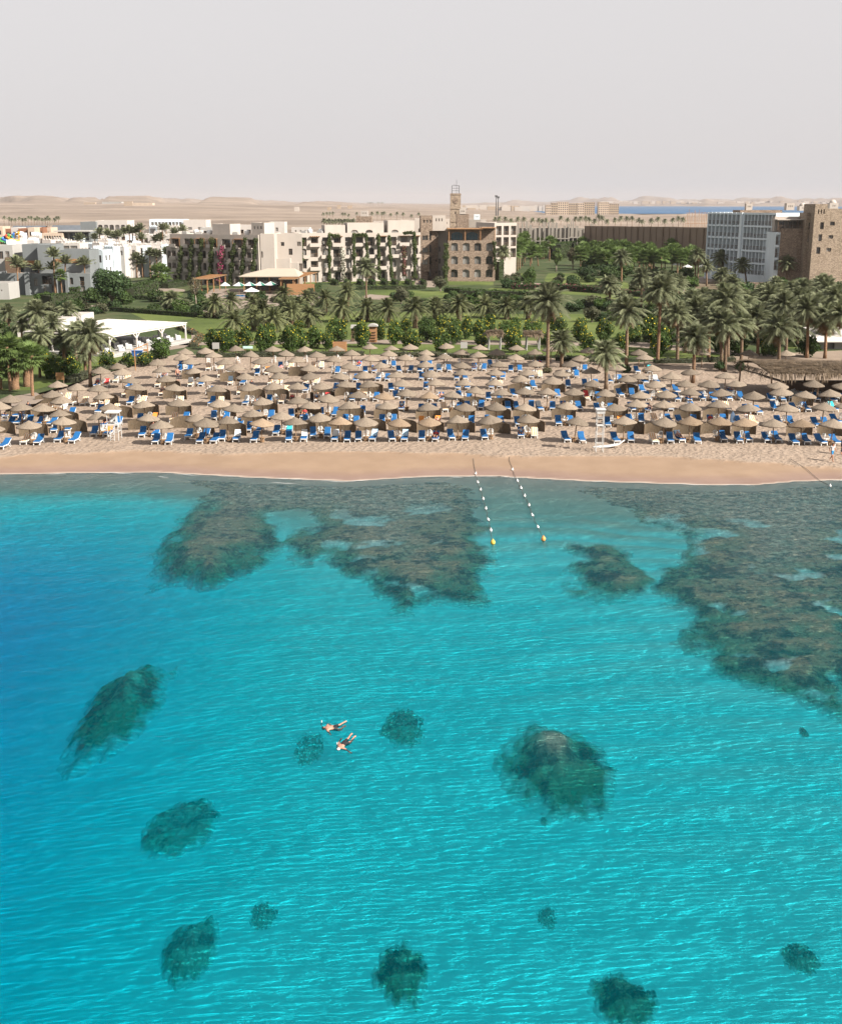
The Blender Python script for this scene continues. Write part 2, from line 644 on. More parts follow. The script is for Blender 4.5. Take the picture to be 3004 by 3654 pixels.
def coral_head(label, cx, cy, rw, rh, top, matr, seed, rot=0.0, ring=False):
    """A coral boulder standing on the sand. Centre and radii in overview pixels; top: depth of its crest in metres."""
    c = W(cx * DS, cy * DS, -(top * 0.3 + 0.4))
    k = pmpp(c)
    rx = rw * DS / k
    e = (W(cx * DS, (cy - rh) * DS, -(top * 0.3 + 0.4)) - W(cx * DS, (cy + rh) * DS, -(top * 0.3 + 0.4))).y / 2
    ry = e
    n = 56
    g = np.linspace(-1.35, 1.35, n)
    U, V = np.meshgrid(g, g)
    ang = np.arctan2(V, U)
    rr = np.sqrt(U * U + V * V) / (1 + 0.5 * (fbm(U * 1.6 + seed * 7.1, V * 1.6 + seed * 3.3, 3, seed) - 0.5) + 0.3 * (fbm(U * 6 + seed, V * 6, 4, seed + 4) - .5))
    ca, sa = math.cos(rot), math.sin(rot)
    X = c.x + (U * ca - V * sa) * rx
    Y = c.y + (U * sa + V * ca) * ry
    bed = sand_depth(X, Y)
    prof = np.clip(1 - rr, -0.2, 1)
    body = np.power(np.clip(prof, 0, 1), 0.6)
    if ring:
        body = body * (0.35 + 0.65 * sstep(0.25, 0.6, rr))
    lump = fbm(U * 3.2 + seed * 2.7, V * 3.2 + seed, 4, seed + 9)
    hgt = 0.62 * np.clip(bed - top * 0.3, 0.2, None) * body * (0.35 + 0.75 * lump + (1.9 if top < 0.6 else 1.0 if top < 1.3 else 0.15) * np.exp(-((U - 0.05) ** 2 + (V - 0.35) ** 2) / 0.12))
    fine = (fbm(U * 11, V * 11 + seed, 3, seed + 30) - 0.5) * 0.28 * np.clip(body * 2, 0, 1)
    Z = np.minimum(-bed + hgt + fine, -0.12) - 0.03
    me = grid_mesh('coral_head', X - c.x, Y - c.y, Z + bed.mean(), matr, {'pale': np.exp(-((U - 0.05) ** 2 + (V - 0.35) ** 2) / 0.15) * (1.0 if top < 1.3 else 0.15), 'sandy': np.maximum(sstep(0.58, 1.08, rr + 0.5 * (fbm(U * 7 + 3, V * 7 + seed, 4, seed + 70) - 0.5)), 0.0 if top < 1.55 else (0.12 if top < 1.95 else (0.30 if top < 2.8 else 0.48)))}, mask=(rr < 1.05))  # pale puts the sunlit top into the colour; sandy fades deeper heads too
    o = link('coral_head', me, None, (c.x, c.y, -bed.mean()))
    return tag(o, label, 'coral', 'coral heads on the sandy sea bed')


def build_sea():
    mr = M_coral('reef_rock', (0.024, 0.025, 0.032), (0.10, 0.085, 0.068), (0.34, 0.285, 0.18))
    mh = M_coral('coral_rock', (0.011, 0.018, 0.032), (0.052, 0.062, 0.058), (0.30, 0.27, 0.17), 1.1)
    reef('fringing_reef', 'brown coral reef shelf reaching out from the beach west of the two buoy lines',
         [[(270, 985), (330, 1000), (425, 1030), (400, 1060), (350, 1095), (330, 1140), (345, 1175), (388, 1190), (440, 1185), (500, 1163),
           (555, 1140), (592, 1122), (600, 1150), (650, 1163), (690, 1150), (715, 1185), (760, 1207), (800, 1225), (797, 1250),
           (832, 1262), (882, 1245), (925, 1222), (960, 1236), (995, 1236), (1003, 1200), (1002, 1120), (985, 1040), (975, 990), (700, 978), (480, 974)]], mr, holes=[[(586, 1090), (614, 1086), (628, 1104), (606, 1124), (590, 1126)]])
    reef('fringing_reef', 'wide coral reef shelf sloping into deep water east of the buoy lines',
         [[(1110, 990), (1150, 1020), (1215, 1035), (1290, 1062), (1310, 1090), (1420, 1108), (1400, 1160), (1372, 1196), (1385, 1236),
           (1442, 1290), (1432, 1330), (1462, 1370), (1530, 1400), (1600, 1430), (1690, 1460), (1760, 1480), (1800, 1300), (1800, 985), (1500, 985)]], mr)
    reef('reef_patch', 'small dark coral patch off the tip of the east reef shelf',
         [[(1172, 1128), (1240, 1133), (1285, 1150), (1300, 1180), (1364, 1206), (1352, 1232), (1290, 1246), (1245, 1242), (1206, 1220), (1192, 1175)]], mh)
    for a in [('large coral head with a sunlit yellow crown, just below the surface in open water', 1142, 1568, 118, 100, 0.45, 0.0),
              ('broad dark coral head in the bluer water, its top glinting pale green', 245, 1412, 92, 92, 0.9, -0.5),
              ('small dim coral head on the sand beside the two swimmers', 832, 1502, 46, 44, 2.3, 0.2),
              ('horseshoe of low dark coral on the bed in blue water', 368, 1690, 84, 62, 2.5, 0.3),
              ('dark coral clump low in the frame on the blue side', 392, 1940, 58, 68, 2.2, 0.0),
              ('little coral lump beside the dark clump on the blue side', 543, 1892, 28, 30, 2.9, 0.0),
              ('dark two-lobed coral head straight below the swimmers', 828, 2000, 62, 66, 1.9, 0.3),
              ('dark coral head cut by the lower edge of the picture', 1285, 2052, 68, 58, 1.6, 0.0),
              ('small oval coral head alone in the lower right water', 1650, 1982, 42, 34, 2.2, -0.5),
              ('faint coral lump under the large sunlit coral head', 1128, 1908, 22, 24, 3.2, 0.0),
              ('tiny coral knob just below the large sunlit coral head', 1122, 1706, 9, 10, 2.8, 0.0),
              ('tiny coral knob under the outer edge of the east reef', 1655, 1528, 11, 9, 2.5, 0.0),
              ('faint sunken coral lump left of and below the swimmers', 640, 1562, 34, 36, 3.4, 0.0)]:
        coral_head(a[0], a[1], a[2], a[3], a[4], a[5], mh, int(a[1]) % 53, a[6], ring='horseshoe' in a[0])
    # the water itself: a closed body whose sheet lets light through and whose depth swallows red
    m, n, l, b = nodes_of('sea_water')
    n.remove(b)
    out = n['Material Output']
    tc = N(n, 'TexCoord')
    geo = N(n, 'NewGeometry')
    mp = N(n, 'Mapping')
    mp.inputs['Rotation'].default_value = (0, 0, R(-13))
    mp.inputs['Scale'].default_value = (1.1, 4.4, 1)
    l.new(geo.outputs['Position'], mp.inputs['Vector'])
    w0 = N(n, 'TexNoise', Scale=1.15, Detail=5.0, Roughness=0.55)
    w0.inputs['Distortion'].default_value = 0.6
    l.new(mp.outputs[0], w0.inputs['Vector'])
    mp2 = N(n, 'Mapping')
    mp2.inputs['Rotation'].default_value = (0, 0, R(-11))
    mp2.inputs['Scale'].default_value = (0.16, 0.62, 1)
    l.new(geo.outputs['Position'], mp2.inputs['Vector'])
    w1 = N(n, 'TexNoise', Scale=1.0, Detail=3.0, Roughness=0.5)
    l.new(mp2.outputs[0], w1.inputs['Vector'])
    sm = N(n, 'Math', operation='MULTIPLY_ADD')
    l.new(w1.outputs['Fac'], sm.inputs[0])
    sm.inputs[1].default_value = 2.2
    l.new(w0.outputs['Fac'], sm.inputs[2])
    bp = N(n, 'Bump', Strength=1.0, Distance=0.038)
    l.new(sm.outputs[0], bp.inputs['Height'])
    fr = N(n, 'Fresnel', IOR=1.33)
    l.new(bp.outputs[0], fr.inputs['Normal'])
    tr = N(n, 'BsdfTransparent')
    df = N(n, 'BsdfDiffuse', Color=(0.0, 0.40, 0.50, 1))
    l.new(bp.outputs[0], df.inputs['Normal'])
    m1 = N(n, 'MixShader')
    m1.inputs[0].default_value = 0.048
    rf = N(n, 'BsdfRefraction', Roughness=0.0, IOR=1.06)
    l.new(bp.outputs[0], rf.inputs['Normal'])
    m0 = N(n, 'MixShader')
    m0.inputs[0].default_value = 0.10
    l.new(tr.outputs[0], m0.inputs[1])
    l.new(rf.outputs[0], m0.inputs[2])
    l.new(m0.outputs[0], m1.inputs[1])
    l.new(df.outputs[0], m1.inputs[2])
    gl = N(n, 'BsdfGlossy', Roughness=0.05)
    gl.inputs['Color'].default_value = (0.50, 0.66, 0.76, 1)
    l.new(bp.outputs[0], gl.inputs['Normal'])
    m2 = N(n, 'MixShader')
    f2 = N(n, 'Math', operation='POWER')
    l.new(fr.outputs[0], f2.inputs[0])
    f2.inputs[1].default_value = 2.0
    f3 = N(n, 'Math', operation='MULTIPLY')
    l.new(f2.outputs[0], f3.inputs[0])
    f3.inputs[1].default_value = 1.5
    f3.use_clamp = True
    l.new(f3.outputs[0], m2.inputs[0])
    l.new(m1.outputs[0], m2.inputs[1])
    l.new(gl.outputs[0], m2.inputs[2])
    l.new(m2.outputs[0], out.inputs['Surface'])
    va = N(n, 'VolumeAbsorption')
    va.inputs['Color'].default_value = (1 - 1.0, 1 - 0.046, 1 - 0.005, 1)
    va.inputs['Density'].default_value = 1.05
    l.new(va.outputs[0], out.inputs['Volume'])
    bm = MB()
    bm.box((0, 36, -9.0), (320, 160, 18.0))
    o = bm.build('sea_water', m)
    tag(o, kind='structure')
    return o


build_shore()
build_sea()
# ------------------------------------------------------------------ beach furniture
# canopy tips read off enlarged views of the photograph: (x offset, y offset, scale) then points
VIEWS = {'A6': (0, 1050, 2.284), 'B': (0, 1300, 2.284), 'A7': (700, 1000, 2.17), 'C': (700, 1250, 2.17), 'A8': (1450, 1000, 2.17),
         'D': (1450, 1250, 2.17), 'E': (2200, 1250, 2.159), 'A9': (2200, 1000, 2.159)}
TIPS = {
    'B': [(240, 447), (515, 433), (807, 385), (1205, 390), (1310, 447), (1545, 388), (1660, 438), (490, 357), (890, 317), (1180, 290), (1445, 280),
          (345, 310), (175, 303), (-8, 315), (80, 250), (505, 248), (430, 203), (620, 157), (470, 135), (795, 167), (850, 220), (1100, 152),
          (1410, 155), (1055, 90), (1360, 87), (1680, 80), (1590, 20), (1320, 23), (995, 33), (815, 27), (970, -8), (-60, 480)],
    'A6': [(1285, 533), (1505, 450), (1490, 487), (1545, 522)],
    'A7': [(75, 522), (135, 557), (313, 512), (415, 553), (222, 604), (505, 590), (597, 507), (687, 546), (780, 583), (845, 502), (937, 545),
           (1090, 500), (1060, 582), (1205, 542), (1343, 495), (1345, 575), (1515, 498), (1490, 537), (1660, 491), (1615, 572), (305, 658),
           (600, 660), (1180, 635), (1440, 628), (880, 655), (15, 668), (70, 722), (378, 722), (650, 718), (895, 710), (1110, 703), (1300, 703),
           (1550, 702), (150, 802), (417, 803), (608, 790), (775, 788), (970, 778), (1155, 778), (1340, 772), (1592, 757), (180, 908), (520, 903),
           (787, 890), (1015, 880), (1247, 865), (1450, 865), (1630, 840)],
    'C': [(285, 418), (440, 450), (875, 393), (660, 465), (1195, 398), (1485, 387), (-5, 490), (70, 527), (245, 512), (500, 518), (770, 512),
          (960, 487), (1115, 515), (1310, 512), (1562, 512)],
    'A8': [(315, 490), (563, 490), (850, 497), (148, 537), (425, 528), (700, 533), (997, 535), (1120, 503), (148, 572), (295, 567), (560, 560),
           (840, 567), (1405, 511), (1347, 568), (1635, 520), (1003, 612), (1280, 610), (1628, 645), (148, 625), (425, 622), (710, 618), (190, 695),
           (432, 693), (690, 685), (945, 682), (1207, 680), (1435, 673), (225, 772), (450, 765), (680, 768), (890, 740), (1130, 752), (1445, 765),
           (175, 855), (350, 848), (527, 832), (737, 840), (915, 832), (1090, 840), (1295, 838), (1540, 850)],
    'D': [(173, 413), (450, 407), (690, 403), (915, 403), (1237, 400), (1580, 388), (175, 510), (405, 503), (660, 500), (945, 485), (1305, 517)],
    'E': [(215, 35), (275, 107), (425, 172), (167, 172), (83, 197), (305, 222), (522, 232), (840, 172), (710, 225), (925, 222), (570, 130),
          (1240, 230), (1510, 232), (1740, 240), (190, 303), (380, 295), (565, 298), (815, 293), (1060, 317), (1270, 293), (1445, 303), (1655, 302),
          (1770, 385), (160, 387), (370, 388), (563, 393), (787, 392), (1025, 400), (1315, 403), (1590, 408), (-14, 405), (60, 518), (360, 523),
          (568, 520), (787, 508), (993, 518), (1215, 517), (1430, 530), (1665, 537)],
    'A9': [(175, 525), (660, 533), (1012, 540), (1310, 540)],
}
BROWN = {('C', 500, 518), ('C', 1115, 515), ('A7', 1450, 865), ('A8', 175, 855), ('D', 175, 510), ('C', 1562, 512), ('E', 568, 520), ('E', 787, 508),
         ('E', 993, 518), ('E', 1430, 530)}
LAWN_ONES = {('A9', 175, 525), ('A9', 660, 533), ('A9', 1012, 540), ('A9', 1310, 540), ('A8', 1635, 520), ('A8', 1405, 511), ('E', 570, 130)}
SCREENS = {
    'B': [(290, 545), (600, 515), (545, 440), (985, 400), (1195, 372), (1465, 375), (1165, 500), (1510, 485), (1640, 525), (165, 400), (360, 390),
          (35, 530), (890, 300), (1120, 240), (1430, 245), (1395, 170), (1560, 85), (405, 285)],
    'C': [(180, 345), (445, 340), (640, 345), (540, 445), (100, 615), (290, 620), (450, 555), (820, 595), (870, 480), (980, 345), (1160, 320),
          (1360, 300), (1200, 500), (1010, 590), (1130, 600), (1365, 585), (1470, 490), (1595, 595), (790, 165), (270, 205), (225, 470)],
    'D': [(30, 600), (185, 595), (170, 495), (420, 600), (435, 495), (685, 605), (705, 495), (925, 495), (970, 590), (505, 400), (735, 410),
          (870, 295), (1130, 290), (1280, 395), (1425, 335), (1215, 495), (1610, 495), (1550, 400), (1690, 300)],
    'E': [(95, 605), (300, 610), (530, 615), (750, 610), (530, 495), (755, 495), (970, 615), (1395, 615), (1640, 620), (30, 495), (1420, 390)],
}


def M_thatch(name, c1, c2, c3, ring=0.0):
    m, n, l, b = nodes_of(name)
    b.inputs['Roughness'].default_value = 0.95
    b.inputs['Specular IOR Level'].default_value = 0.1
    tc = N(n, 'TexCoord')
    no = N(n, 'TexNoise', Scale=9.0, Detail=6.0, Roughness=0.7)
    l.new(tc.outputs['Object'], no.inputs['Vector'])
    wv = N(n, 'TexWave', Scale=4.5, Distortion=3.5, wave_type='RINGS', rings_direction='Z')
    wv.inputs['Detail'].default_value = 3
    l.new(tc.outputs['Object'], wv.inputs['Vector'])
    sm = N(n, 'Math', operation='MULTIPLY_ADD')
    l.new(wv.outputs['Fac'], sm.inputs[0])
    sm.inputs[1].default_value = 0.25 + ring
    l.new(no.outputs['Fac'], sm.inputs[2])
    gr = N(n, 'TexGradient', gradient_type='RADIAL')
    l.new(tc.outputs['Object'], gr.inputs['Vector'])
    ln = N(n, 'VectorMath', operation='LENGTH')
    l.new(tc.outputs['Object'], ln.inputs[0])
    cx = N(n, 'CombineXYZ')
    for src_, k_, f_ in ((gr.outputs['Fac'], 0, 70.0), (ln.outputs['Value'], 1, 2.2)):
        mu = N(n, 'Math', operation='MULTIPLY')
        l.new(src_, mu.inputs[0])
        mu.inputs[1].default_value = f_
        l.new(mu.outputs[0], cx.inputs[k_])
    st_ = N(n, 'TexNoise', Scale=1.0, Detail=3.0, Roughness=0.6)
    l.new(cx.outputs[0], st_.inputs['Vector'])
    s2 = N(n, 'Math', operation='MULTIPLY_ADD')
    l.new(st_.outputs['Fac'], s2.inputs[0])
    s2.inputs[1].default_value = 0.75
    s3 = N(n, 'Math', operation='SUBTRACT')
    l.new(sm.outputs[0], s3.inputs[0])
    s3.inputs[1].default_value = 0.375
    l.new(s3.outputs[0], s2.inputs[2])
    sm = s2
    rp = N(n, 'ValToRGB')
    e = rp.color_ramp.elements
    e[0].position, e[0].color = 0.3, rgba(c1)
    e[1].position, e[1].color = 0.95, rgba(c3)
    k = e.new(0.62)
    k.color = rgba(c2)
    l.new(sm.outputs[0], rp.inputs[0])
    oi = N(n, 'ObjectInfo')
    mr = N(n, 'MapRange')
    mr.inputs['To Min'].default_value = 0.76
    mr.inputs['To Max'].default_value = 1.18
    l.new(oi.outputs['Random'], mr.inputs['Value'])
    vm = N(n, 'VectorMath', operation='MULTIPLY')
    l.new(rp.outputs[0], vm.inputs[0])
    l.new(mr.outputs[0], vm.inputs[1])
    l.new(vm.outputs[0], b.inputs['Base Color'])
    bp = N(n, 'Bump', Strength=0.7, Distance=0.04)
    l.new(sm.outputs[0], bp.inputs['Height'])
    l.new(bp.outputs[0], b.inputs['Normal'])
    return m


M_reed = M_thatch('parasol_reed', (0.108, 0.086, 0.066), (0.17, 0.138, 0.107), (0.23, 0.19, 0.15))
M_reedb = M_thatch('parasol_reed_banded', (0.10, 0.065, 0.04), (0.175, 0.125, 0.085), (0.25, 0.19, 0.135), 0.35)
M_wood = mat('weathered_pole', (0.20, 0.13, 0.08), (0.30, 0.21, 0.14), 3, 0.9, vec=(3, 3, 0.6))
M_white = mat('white_plastic', (0.54, 0.54, 0.53), (0.62, 0.62, 0.61), 3, 0.45, spec=0.4)
M_blue = mat('blue_canvas', (0.005, 0.07, 0.20), (0.008, 0.098, 0.27), 2.5, 0.8, bump=0.3, bscale=3, rnd=0.15)


def M_stripe():
    m, n, l, b = nodes_of('striped_canvas')
    b.inputs['Roughness'].default_value = 0.85
    tc = N(n, 'TexCoord')
    wv = N(n, 'TexWave', Scale=1.6, wave_type='BANDS', bands_direction='X', wave_profile='SIN')
    l.new(tc.outputs['Object'], wv.inputs['Vector'])
    rp = N(n, 'ValToRGB')
    rp.color_ramp.interpolation = 'CONSTANT'
    e = rp.color_ramp.elements
    e[0].position, e[0].color = 0.0, (0.50, 0.21, 0.05, 1)
    e[1].position, e[1].color = 0.42, (0.62, 0.55, 0.44, 1)
    l.new(wv.outputs['Fac'], rp.inputs[0])
    l.new(rp.outputs[0], b.inputs['Base Color'])
    return m


M_stripes = M_stripe()
M_mat = mat('reed_mat', (0.042, 0.031, 0.02), (0.125, 0.093, 0.062), 6, 0.95, bump=0.6, vec=(5, 5, 0.6), rnd=0.2, c3=(0.095, 0.07, 0.045))
M_tag = mat('pale_number_plate', (0.42, 0.60, 0.55), None, 2, 0.6)
M_table = mat('table_wood', (0.20, 0.12, 0.065), (0.30, 0.19, 0.11), 4, 0.8)


def canopy_mesh(seed, r, matr):
    q = random.Random(seed)
    seg = 28
    ph = [q.uniform(0, 6.28) for _ in range(5)]
    wob = lambda k, j: (0.018 * math.sin(3 * j * 6.283 / seg + ph[0]) + 0.012 * math.sin(7 * j * 6.283 / seg + ph[1]) + q.uniform(-0.02, 0.02)) * (k / 6.0)
    b = MB()
    prof = [(0.015, 2.46), (0.08, 2.42), (0.27 * r, 2.30), (0.5 * r, 2.165), (0.74 * r, 2.015), (0.93 * r, 1.89), (1.0 * r, 1.81), (0.985 * r, 1.755), (0.9 * r, 1.82), (0.5 * r, 2.06), (0.05, 2.30)]
    b.lathe(prof, seg, wob=wob)
    for i, v in enumerate(b.v):
        k = i // seg
        if 3 < k < 8:
            b.v[i] = (v[0], v[1], v[2] + 0.035 * math.sin(2 * (i % seg) * 6.283 / seg + ph[2]) + q.uniform(-0.025, 0.025))
    return b.mesh('canopy', matr, smooth=True)


CANOPY = [canopy_mesh(i, 1.0, M_reed) for i in range(12)]
CANOPYB = [canopy_mesh(20 + i, 1.0, M_reedb) for i in range(2)]
POLE = [MB().tube([(0, 0, -0.15), (0.01, 0, 1.1), (0, 0, 2.38)], [0.06, 0.052, 0.045], 7).mesh('pole', M_wood, True) for _ in range(1)]


def lounger_meshes():
    f = MB()
    L, Wd, H = 1.9, 0.64, 0.32
    hinge = 1.12
    for s in (-1, 1):
        x = s * (Wd / 2 - 0.03)
        f.box((x, hinge / 2 + 0.0, H - 0.03), (0.06, hinge, 0.085))
        f.bar((x, hinge, H - 0.02), (x, L - 0.12, H + 0.36), 0.05, 0.06)
        f.bar((x, 0.16, H), (x, 0.06, 0), 0.06)
        f.bar((x, hinge + 0.28, 0), (x, hinge - 0.1, H), 0.06)
        f.bar((x, L - 0.3, 0.02), (x, hinge + 0.25, H + 0.10), 0.045)
    f.box((0, 0.03, H - 0.03), (Wd, 0.06, 0.09))
    for k in range(9):
        f.box((0, 0.17 + k * 0.115, H), (Wd - 0.1, 0.08, 0.02))
    for k in range(6):
        t = k / 5
        f.box((0, hinge + 0.06 + t * 0.58, H + 0.04 + t * 0.32), (Wd - 0.1, 0.07, 0.02))
    fm = f.mesh('frame', M_white)

    def cushion(m, raise_):
        c = MB()
        xs = (-0.29, 0.29)
        up = 0.40 * raise_
        prof = [(0.02, H + 0.02), (0.05, H + 0.085), (0.55, H + 0.075), (hinge - 0.02, H + 0.08), (hinge + 0.04, H + 0.11), (1.55, H + 0.09 + up * 0.66), (L - 0.08, H + 0.11 + up), (L - 0.03, H + 0.04 + up)]
        low = [(y, z - 0.07) for y, z in prof]
        for i in range(len(prof) - 1):
            (y0, z0), (y1, z1) = prof[i], prof[i + 1]
            (a0, b0), (a1, b1) = low[i], low[i + 1]
            c.poly([(xs[0], y0, z0), (xs[1], y0, z0), (xs[1], y1, z1), (xs[0], y1, z1)])
            for x, fl in ((xs[0], 0), (xs[1], 1)):
                p = [(x, a0, b0), (x, y0, z0), (x, y1, z1), (x, a1, b1)]
                c.poly(p if not fl else p[::-1])
        c.poly([(xs[0], low[0][0], low[0][1]), (xs[1], low[0][0], low[0][1]), (xs[1], prof[0][0], prof[0][1]), (xs[0], prof[0][0], prof[0][1])])
        c.poly([(xs[1], low[-1][0], low[-1][1]), (xs[0], low[-1][0], low[-1][1]), (xs[0], prof[-1][0], prof[-1][1]), (xs[1], prof[-1][0], prof[-1][1])])
        return c.mesh('cushion', m)
    return fm, [cushion(M_blue, 1.0), cushion(M_blue, 0.85)], [cushion(M_stripes, 1.0), cushion(M_stripes, 0.9)]


LFRAME, LBLUE, LSTRIPE = lounger_meshes()


def chair_mesh():
    b = MB()
    b.box((0, 0, 0.42), (0.46, 0.44, 0.04))
    for sx in (-1, 1):
        for sy in (-1, 1):
            b.bar((sx * 0.25, sy * 0.24, 0), (sx * 0.21, sy * 0.19, 0.42), 0.05)
        b.bar((sx * 0.25, -0.2, 0.62), (sx * 0.24, 0.2, 0.64), 0.06, 0.03)
        b.bar((sx * 0.23, -0.2, 0.42), (sx * 0.25, -0.2, 0.62), 0.04)
    # rounded fan back
    n = 9
    for i in range(n):
        a0, a1 = math.pi * (0.12 + 0.76 * i / n), math.pi * (0.12 + 0.76 * (i + 1) / n)
        if i % 2 == 0 or i in (0, n - 1):
            p = lambda a, k: (0.25 * math.cos(a) * (0.75 + 0.25 * k), 0.20 + 0.10 * k, 0.46 + (0.42 * math.sin(a) ** 0.5) * k)
            b.poly([p(a0, 0.05), p(a1, 0.05), p(a1, 1), p(a0, 1)])
            b.poly([p(a0, 1), p(a1, 1), p(a1, 0.05), p(a0, 0.05)])
    pts = [(0.26 * math.cos(math.pi * (0.08 + 0.84 * i / 8)), 0.30, 0.46 + 0.44 * math.sin(math.pi * (0.08 + 0.84 * i / 8)) ** 0.5) for i in range(9)]
    b.tube(pts, 0.025, 5)
    return b.mesh('plastic_chair', M_white)


CHAIR = chair_mesh()
TABLE = MB().box((0, 0, 0.40), (0.5, 0.5, 0.05)).box((0, 0, 0.2), (0.34, 0.34, 0.35)).box((0, 0, 0.03), (0.42, 0.42, 0.06)).mesh('side_table', M_table)


def screen_parts(seed):
    q = random.Random(seed)
    b = MB()
    n, rr, span = 14, 1.25, R(150)
    post = []
    hh = 1.18
    top, bot = [], []
    for i in range(n + 1):
        t = i / n
        a = math.pi / 2 - span / 2 + span * t
        flat = 0.62
        x, y = rr * math.cos(a), rr * math.sin(a) * flat
        h = hh * (0.80 + 0.20 * math.sin(math.pi * min(1, max(0, t * 1.1)))) + q.uniform(-0.02, 0.02)
        top.append(Vector((x, y, h)))
        bot.append(Vector((x, y, -0.05)))
        if i % 3 == 0:
            post.append((x * 1.01, y * 1.01 + 0.02, h + 0.03))
    for i in range(n):
        b.poly([bot[i], bot[i + 1], top[i + 1], top[i]])
        off = Vector((0, 0.03, 0))
        b.poly([top[i] + off, top[i + 1] + off, bot[i + 1] + off, bot[i] + off])
        b.poly([top[i], top[i + 1], top[i + 1] + off, top[i] + off])
    p = MB()
    for x, y, h in post:
        p.tube([(x, y + 0.05, -0.1), (x, y + 0.05, h)], 0.025, 5)
    return b.mesh('reed_mat', M_mat, False), p.mesh('stake', M_wood)


SCREEN = [screen_parts(i) for i in range(3)]


# ---- lay the parasols out in rows
parasols = []
for key, pts in TIPS.items():
    ox, oy, s = VIEWS[key]
    for (x, y) in pts:
        px, py = ox + x / s, oy + y / s
        g = at(px, py, 2.42)
        parasols.append([g, px, py, (key, x, y)])
# drop doubles that two views both listed
parasols.sort(key=lambda r: r[0].y)
keep = []
for r in parasols:
    if all((r[0] - k[0]).length > 1.5 for k in keep):
        keep.append(r)
parasols = keep
rows, cur, y0 = [], [], None
for r in parasols:
    if y0 is None or r[0].y - y0 < 6.2:
        y0 = r[0].y if y0 is None else y0
        cur.append(r)
    else:
        rows.append(cur)
        cur, y0 = [r], r[0].y
rows.append(cur)
n_lounger = 0
lounger_spots = []
for ri, row in enumerate(rows):
    row.sort(key=lambda r: r[1])
    rname = 'row nearest the water' if ri == 0 else nth(ri) + ' row from the water'
    for ci, (g, px, py, key) in enumerate(row):
        where = '%s from left in the %s' % (nth(ci), rname)
        brown = key in BROWN
        rad = 1.16 + 0.10 * max(0, (px - 1900) / 1100) + rng.uniform(-0.04, 0.04)
        o = thing('beach_parasol', ('brown banded' if brown else 'straw') + ' beach parasol, ' + where, 'parasol', (g.x, g.y, g.z - 0.02), rng.uniform(0, 6.28), 'straw parasols on the beach')
        o.rotation_euler[0], o.rotation_euler[1] = rng.uniform(-0.075, 0.075), rng.uniform(-0.075, 0.075)
        sz = rng.uniform(0.93, 1.06)
        link('canopy', rng.choice(CANOPYB if brown else CANOPY), o, sc=(rad * rng.uniform(0.96, 1.04), rad, sz))
        pole_o = link('pole', POLE[0], o, sc=(1, 1, sz))
        if ri < 3 and rng.random() < 0.6:
            MBt = MB().box((0, -0.07, 1.62), (0.13, 0.03, 0.17))
            MBt.build('number_plate', M_tag, pole_o)
        if key in LAWN_ONES:
            continue
        striped_zone = px < 1150 and py < 1400 and ri > 1
        gap = 0.62 + rng.uniform(-0.08, 0.12)
        for side in (-1, 1):
            if rng.random() < (0.06 if ri < 4 else 0.13):
                continue
            st = rng.random() < (0.62 if striped_zone else 0.07)
            lx, ly = g.x + side * gap + rng.uniform(-0.07, 0.07), g.y - 0.35 + rng.uniform(-0.3, 0.3)
            lounger_spots.append((lx, ly, rng.uniform(-0.1, 0.1) + side * -0.03, st, ('left' if side < 0 else 'right'), where))
        if rng.random() < 0.72:
            cx, cyy = g.x + rng.uniform(-0.12, 0.12), g.y + 0.95 + rng.uniform(-0.15, 0.2)
            ch = link('plastic_chair', CHAIR, None, (cx, cyy, gz(cx, cyy) + 0.0), rng.uniform(-0.6, 0.6))
            tag(ch, 'white chair under the parasol ' + where, 'chair', 'white plastic chairs under the parasols')
        if ri < 3:
            tb = link('side_table', TABLE, None, (g.x + rng.uniform(-0.05, 0.05), g.y + 0.32, gz(g.x, g.y)), rng.uniform(-0.2, 0.2))
            tag(tb, 'brown table under the parasol ' + where, 'table', 'brown side tables at the parasol poles')
lounger_spots.sort(key=lambda r: r[1])
for i, (lx, ly, rz, st, side, where) in enumerate(lounger_spots[:318]):
    o = thing('sun_lounger', '%s %s lounger under the parasol %s' % (side, 'striped' if st else 'blue', where), 'sun lounger', (lx, ly, gz(lx, ly) + 0.02), rz, 'sun loungers under the parasols')
    link('frame', LFRAME, o)
    link('cushion', rng.choice(LSTRIPE if st else LBLUE), o)
# screens
scr = []
for key, pts in SCREENS.items():
    ox, oy, s = VIEWS[key]
    for (x, y) in pts:
        g = at(ox + x / s, oy + (y + 36) / s)
        if all((g - k).length > 1.2 for k in scr):
            scr.append(g)
seen_scr = {}
for g in scr:
    best = min(((r[0] - Vector((g.x, g.y - 0.9, g.z))).length, ri, ci) for ri, row in enumerate(rows) for ci, r in enumerate(row))
    ri, ci = best[1], best[2]
    where = '%s from left in the %s' % (nth(ci), 'row nearest the water' if ri == 0 else nth(ri) + ' row from the water')
    pre = 'reed windscreen' if where not in seen_scr else ('darker reed windscreen' if seen_scr[where] == 1 else 'small reed windscreen')
    seen_scr[where] = seen_scr.get(where, 0) + 1
    o = thing('reed_windscreen', pre + ' by the parasol ' + where, 'windscreen', (g.x, g.y - 0.5, gz(g.x, g.y)), rng.uniform(-0.25, 0.25), 'reed windscreens between the parasols')
    o.scale = (rng.uniform(1.0, 1.2), 1.0, rng.uniform(0.92, 1.06))
    a, b_ = rng.choice(SCREEN)
    link('reed_mat', a, o)
    link('stake', b_, o)

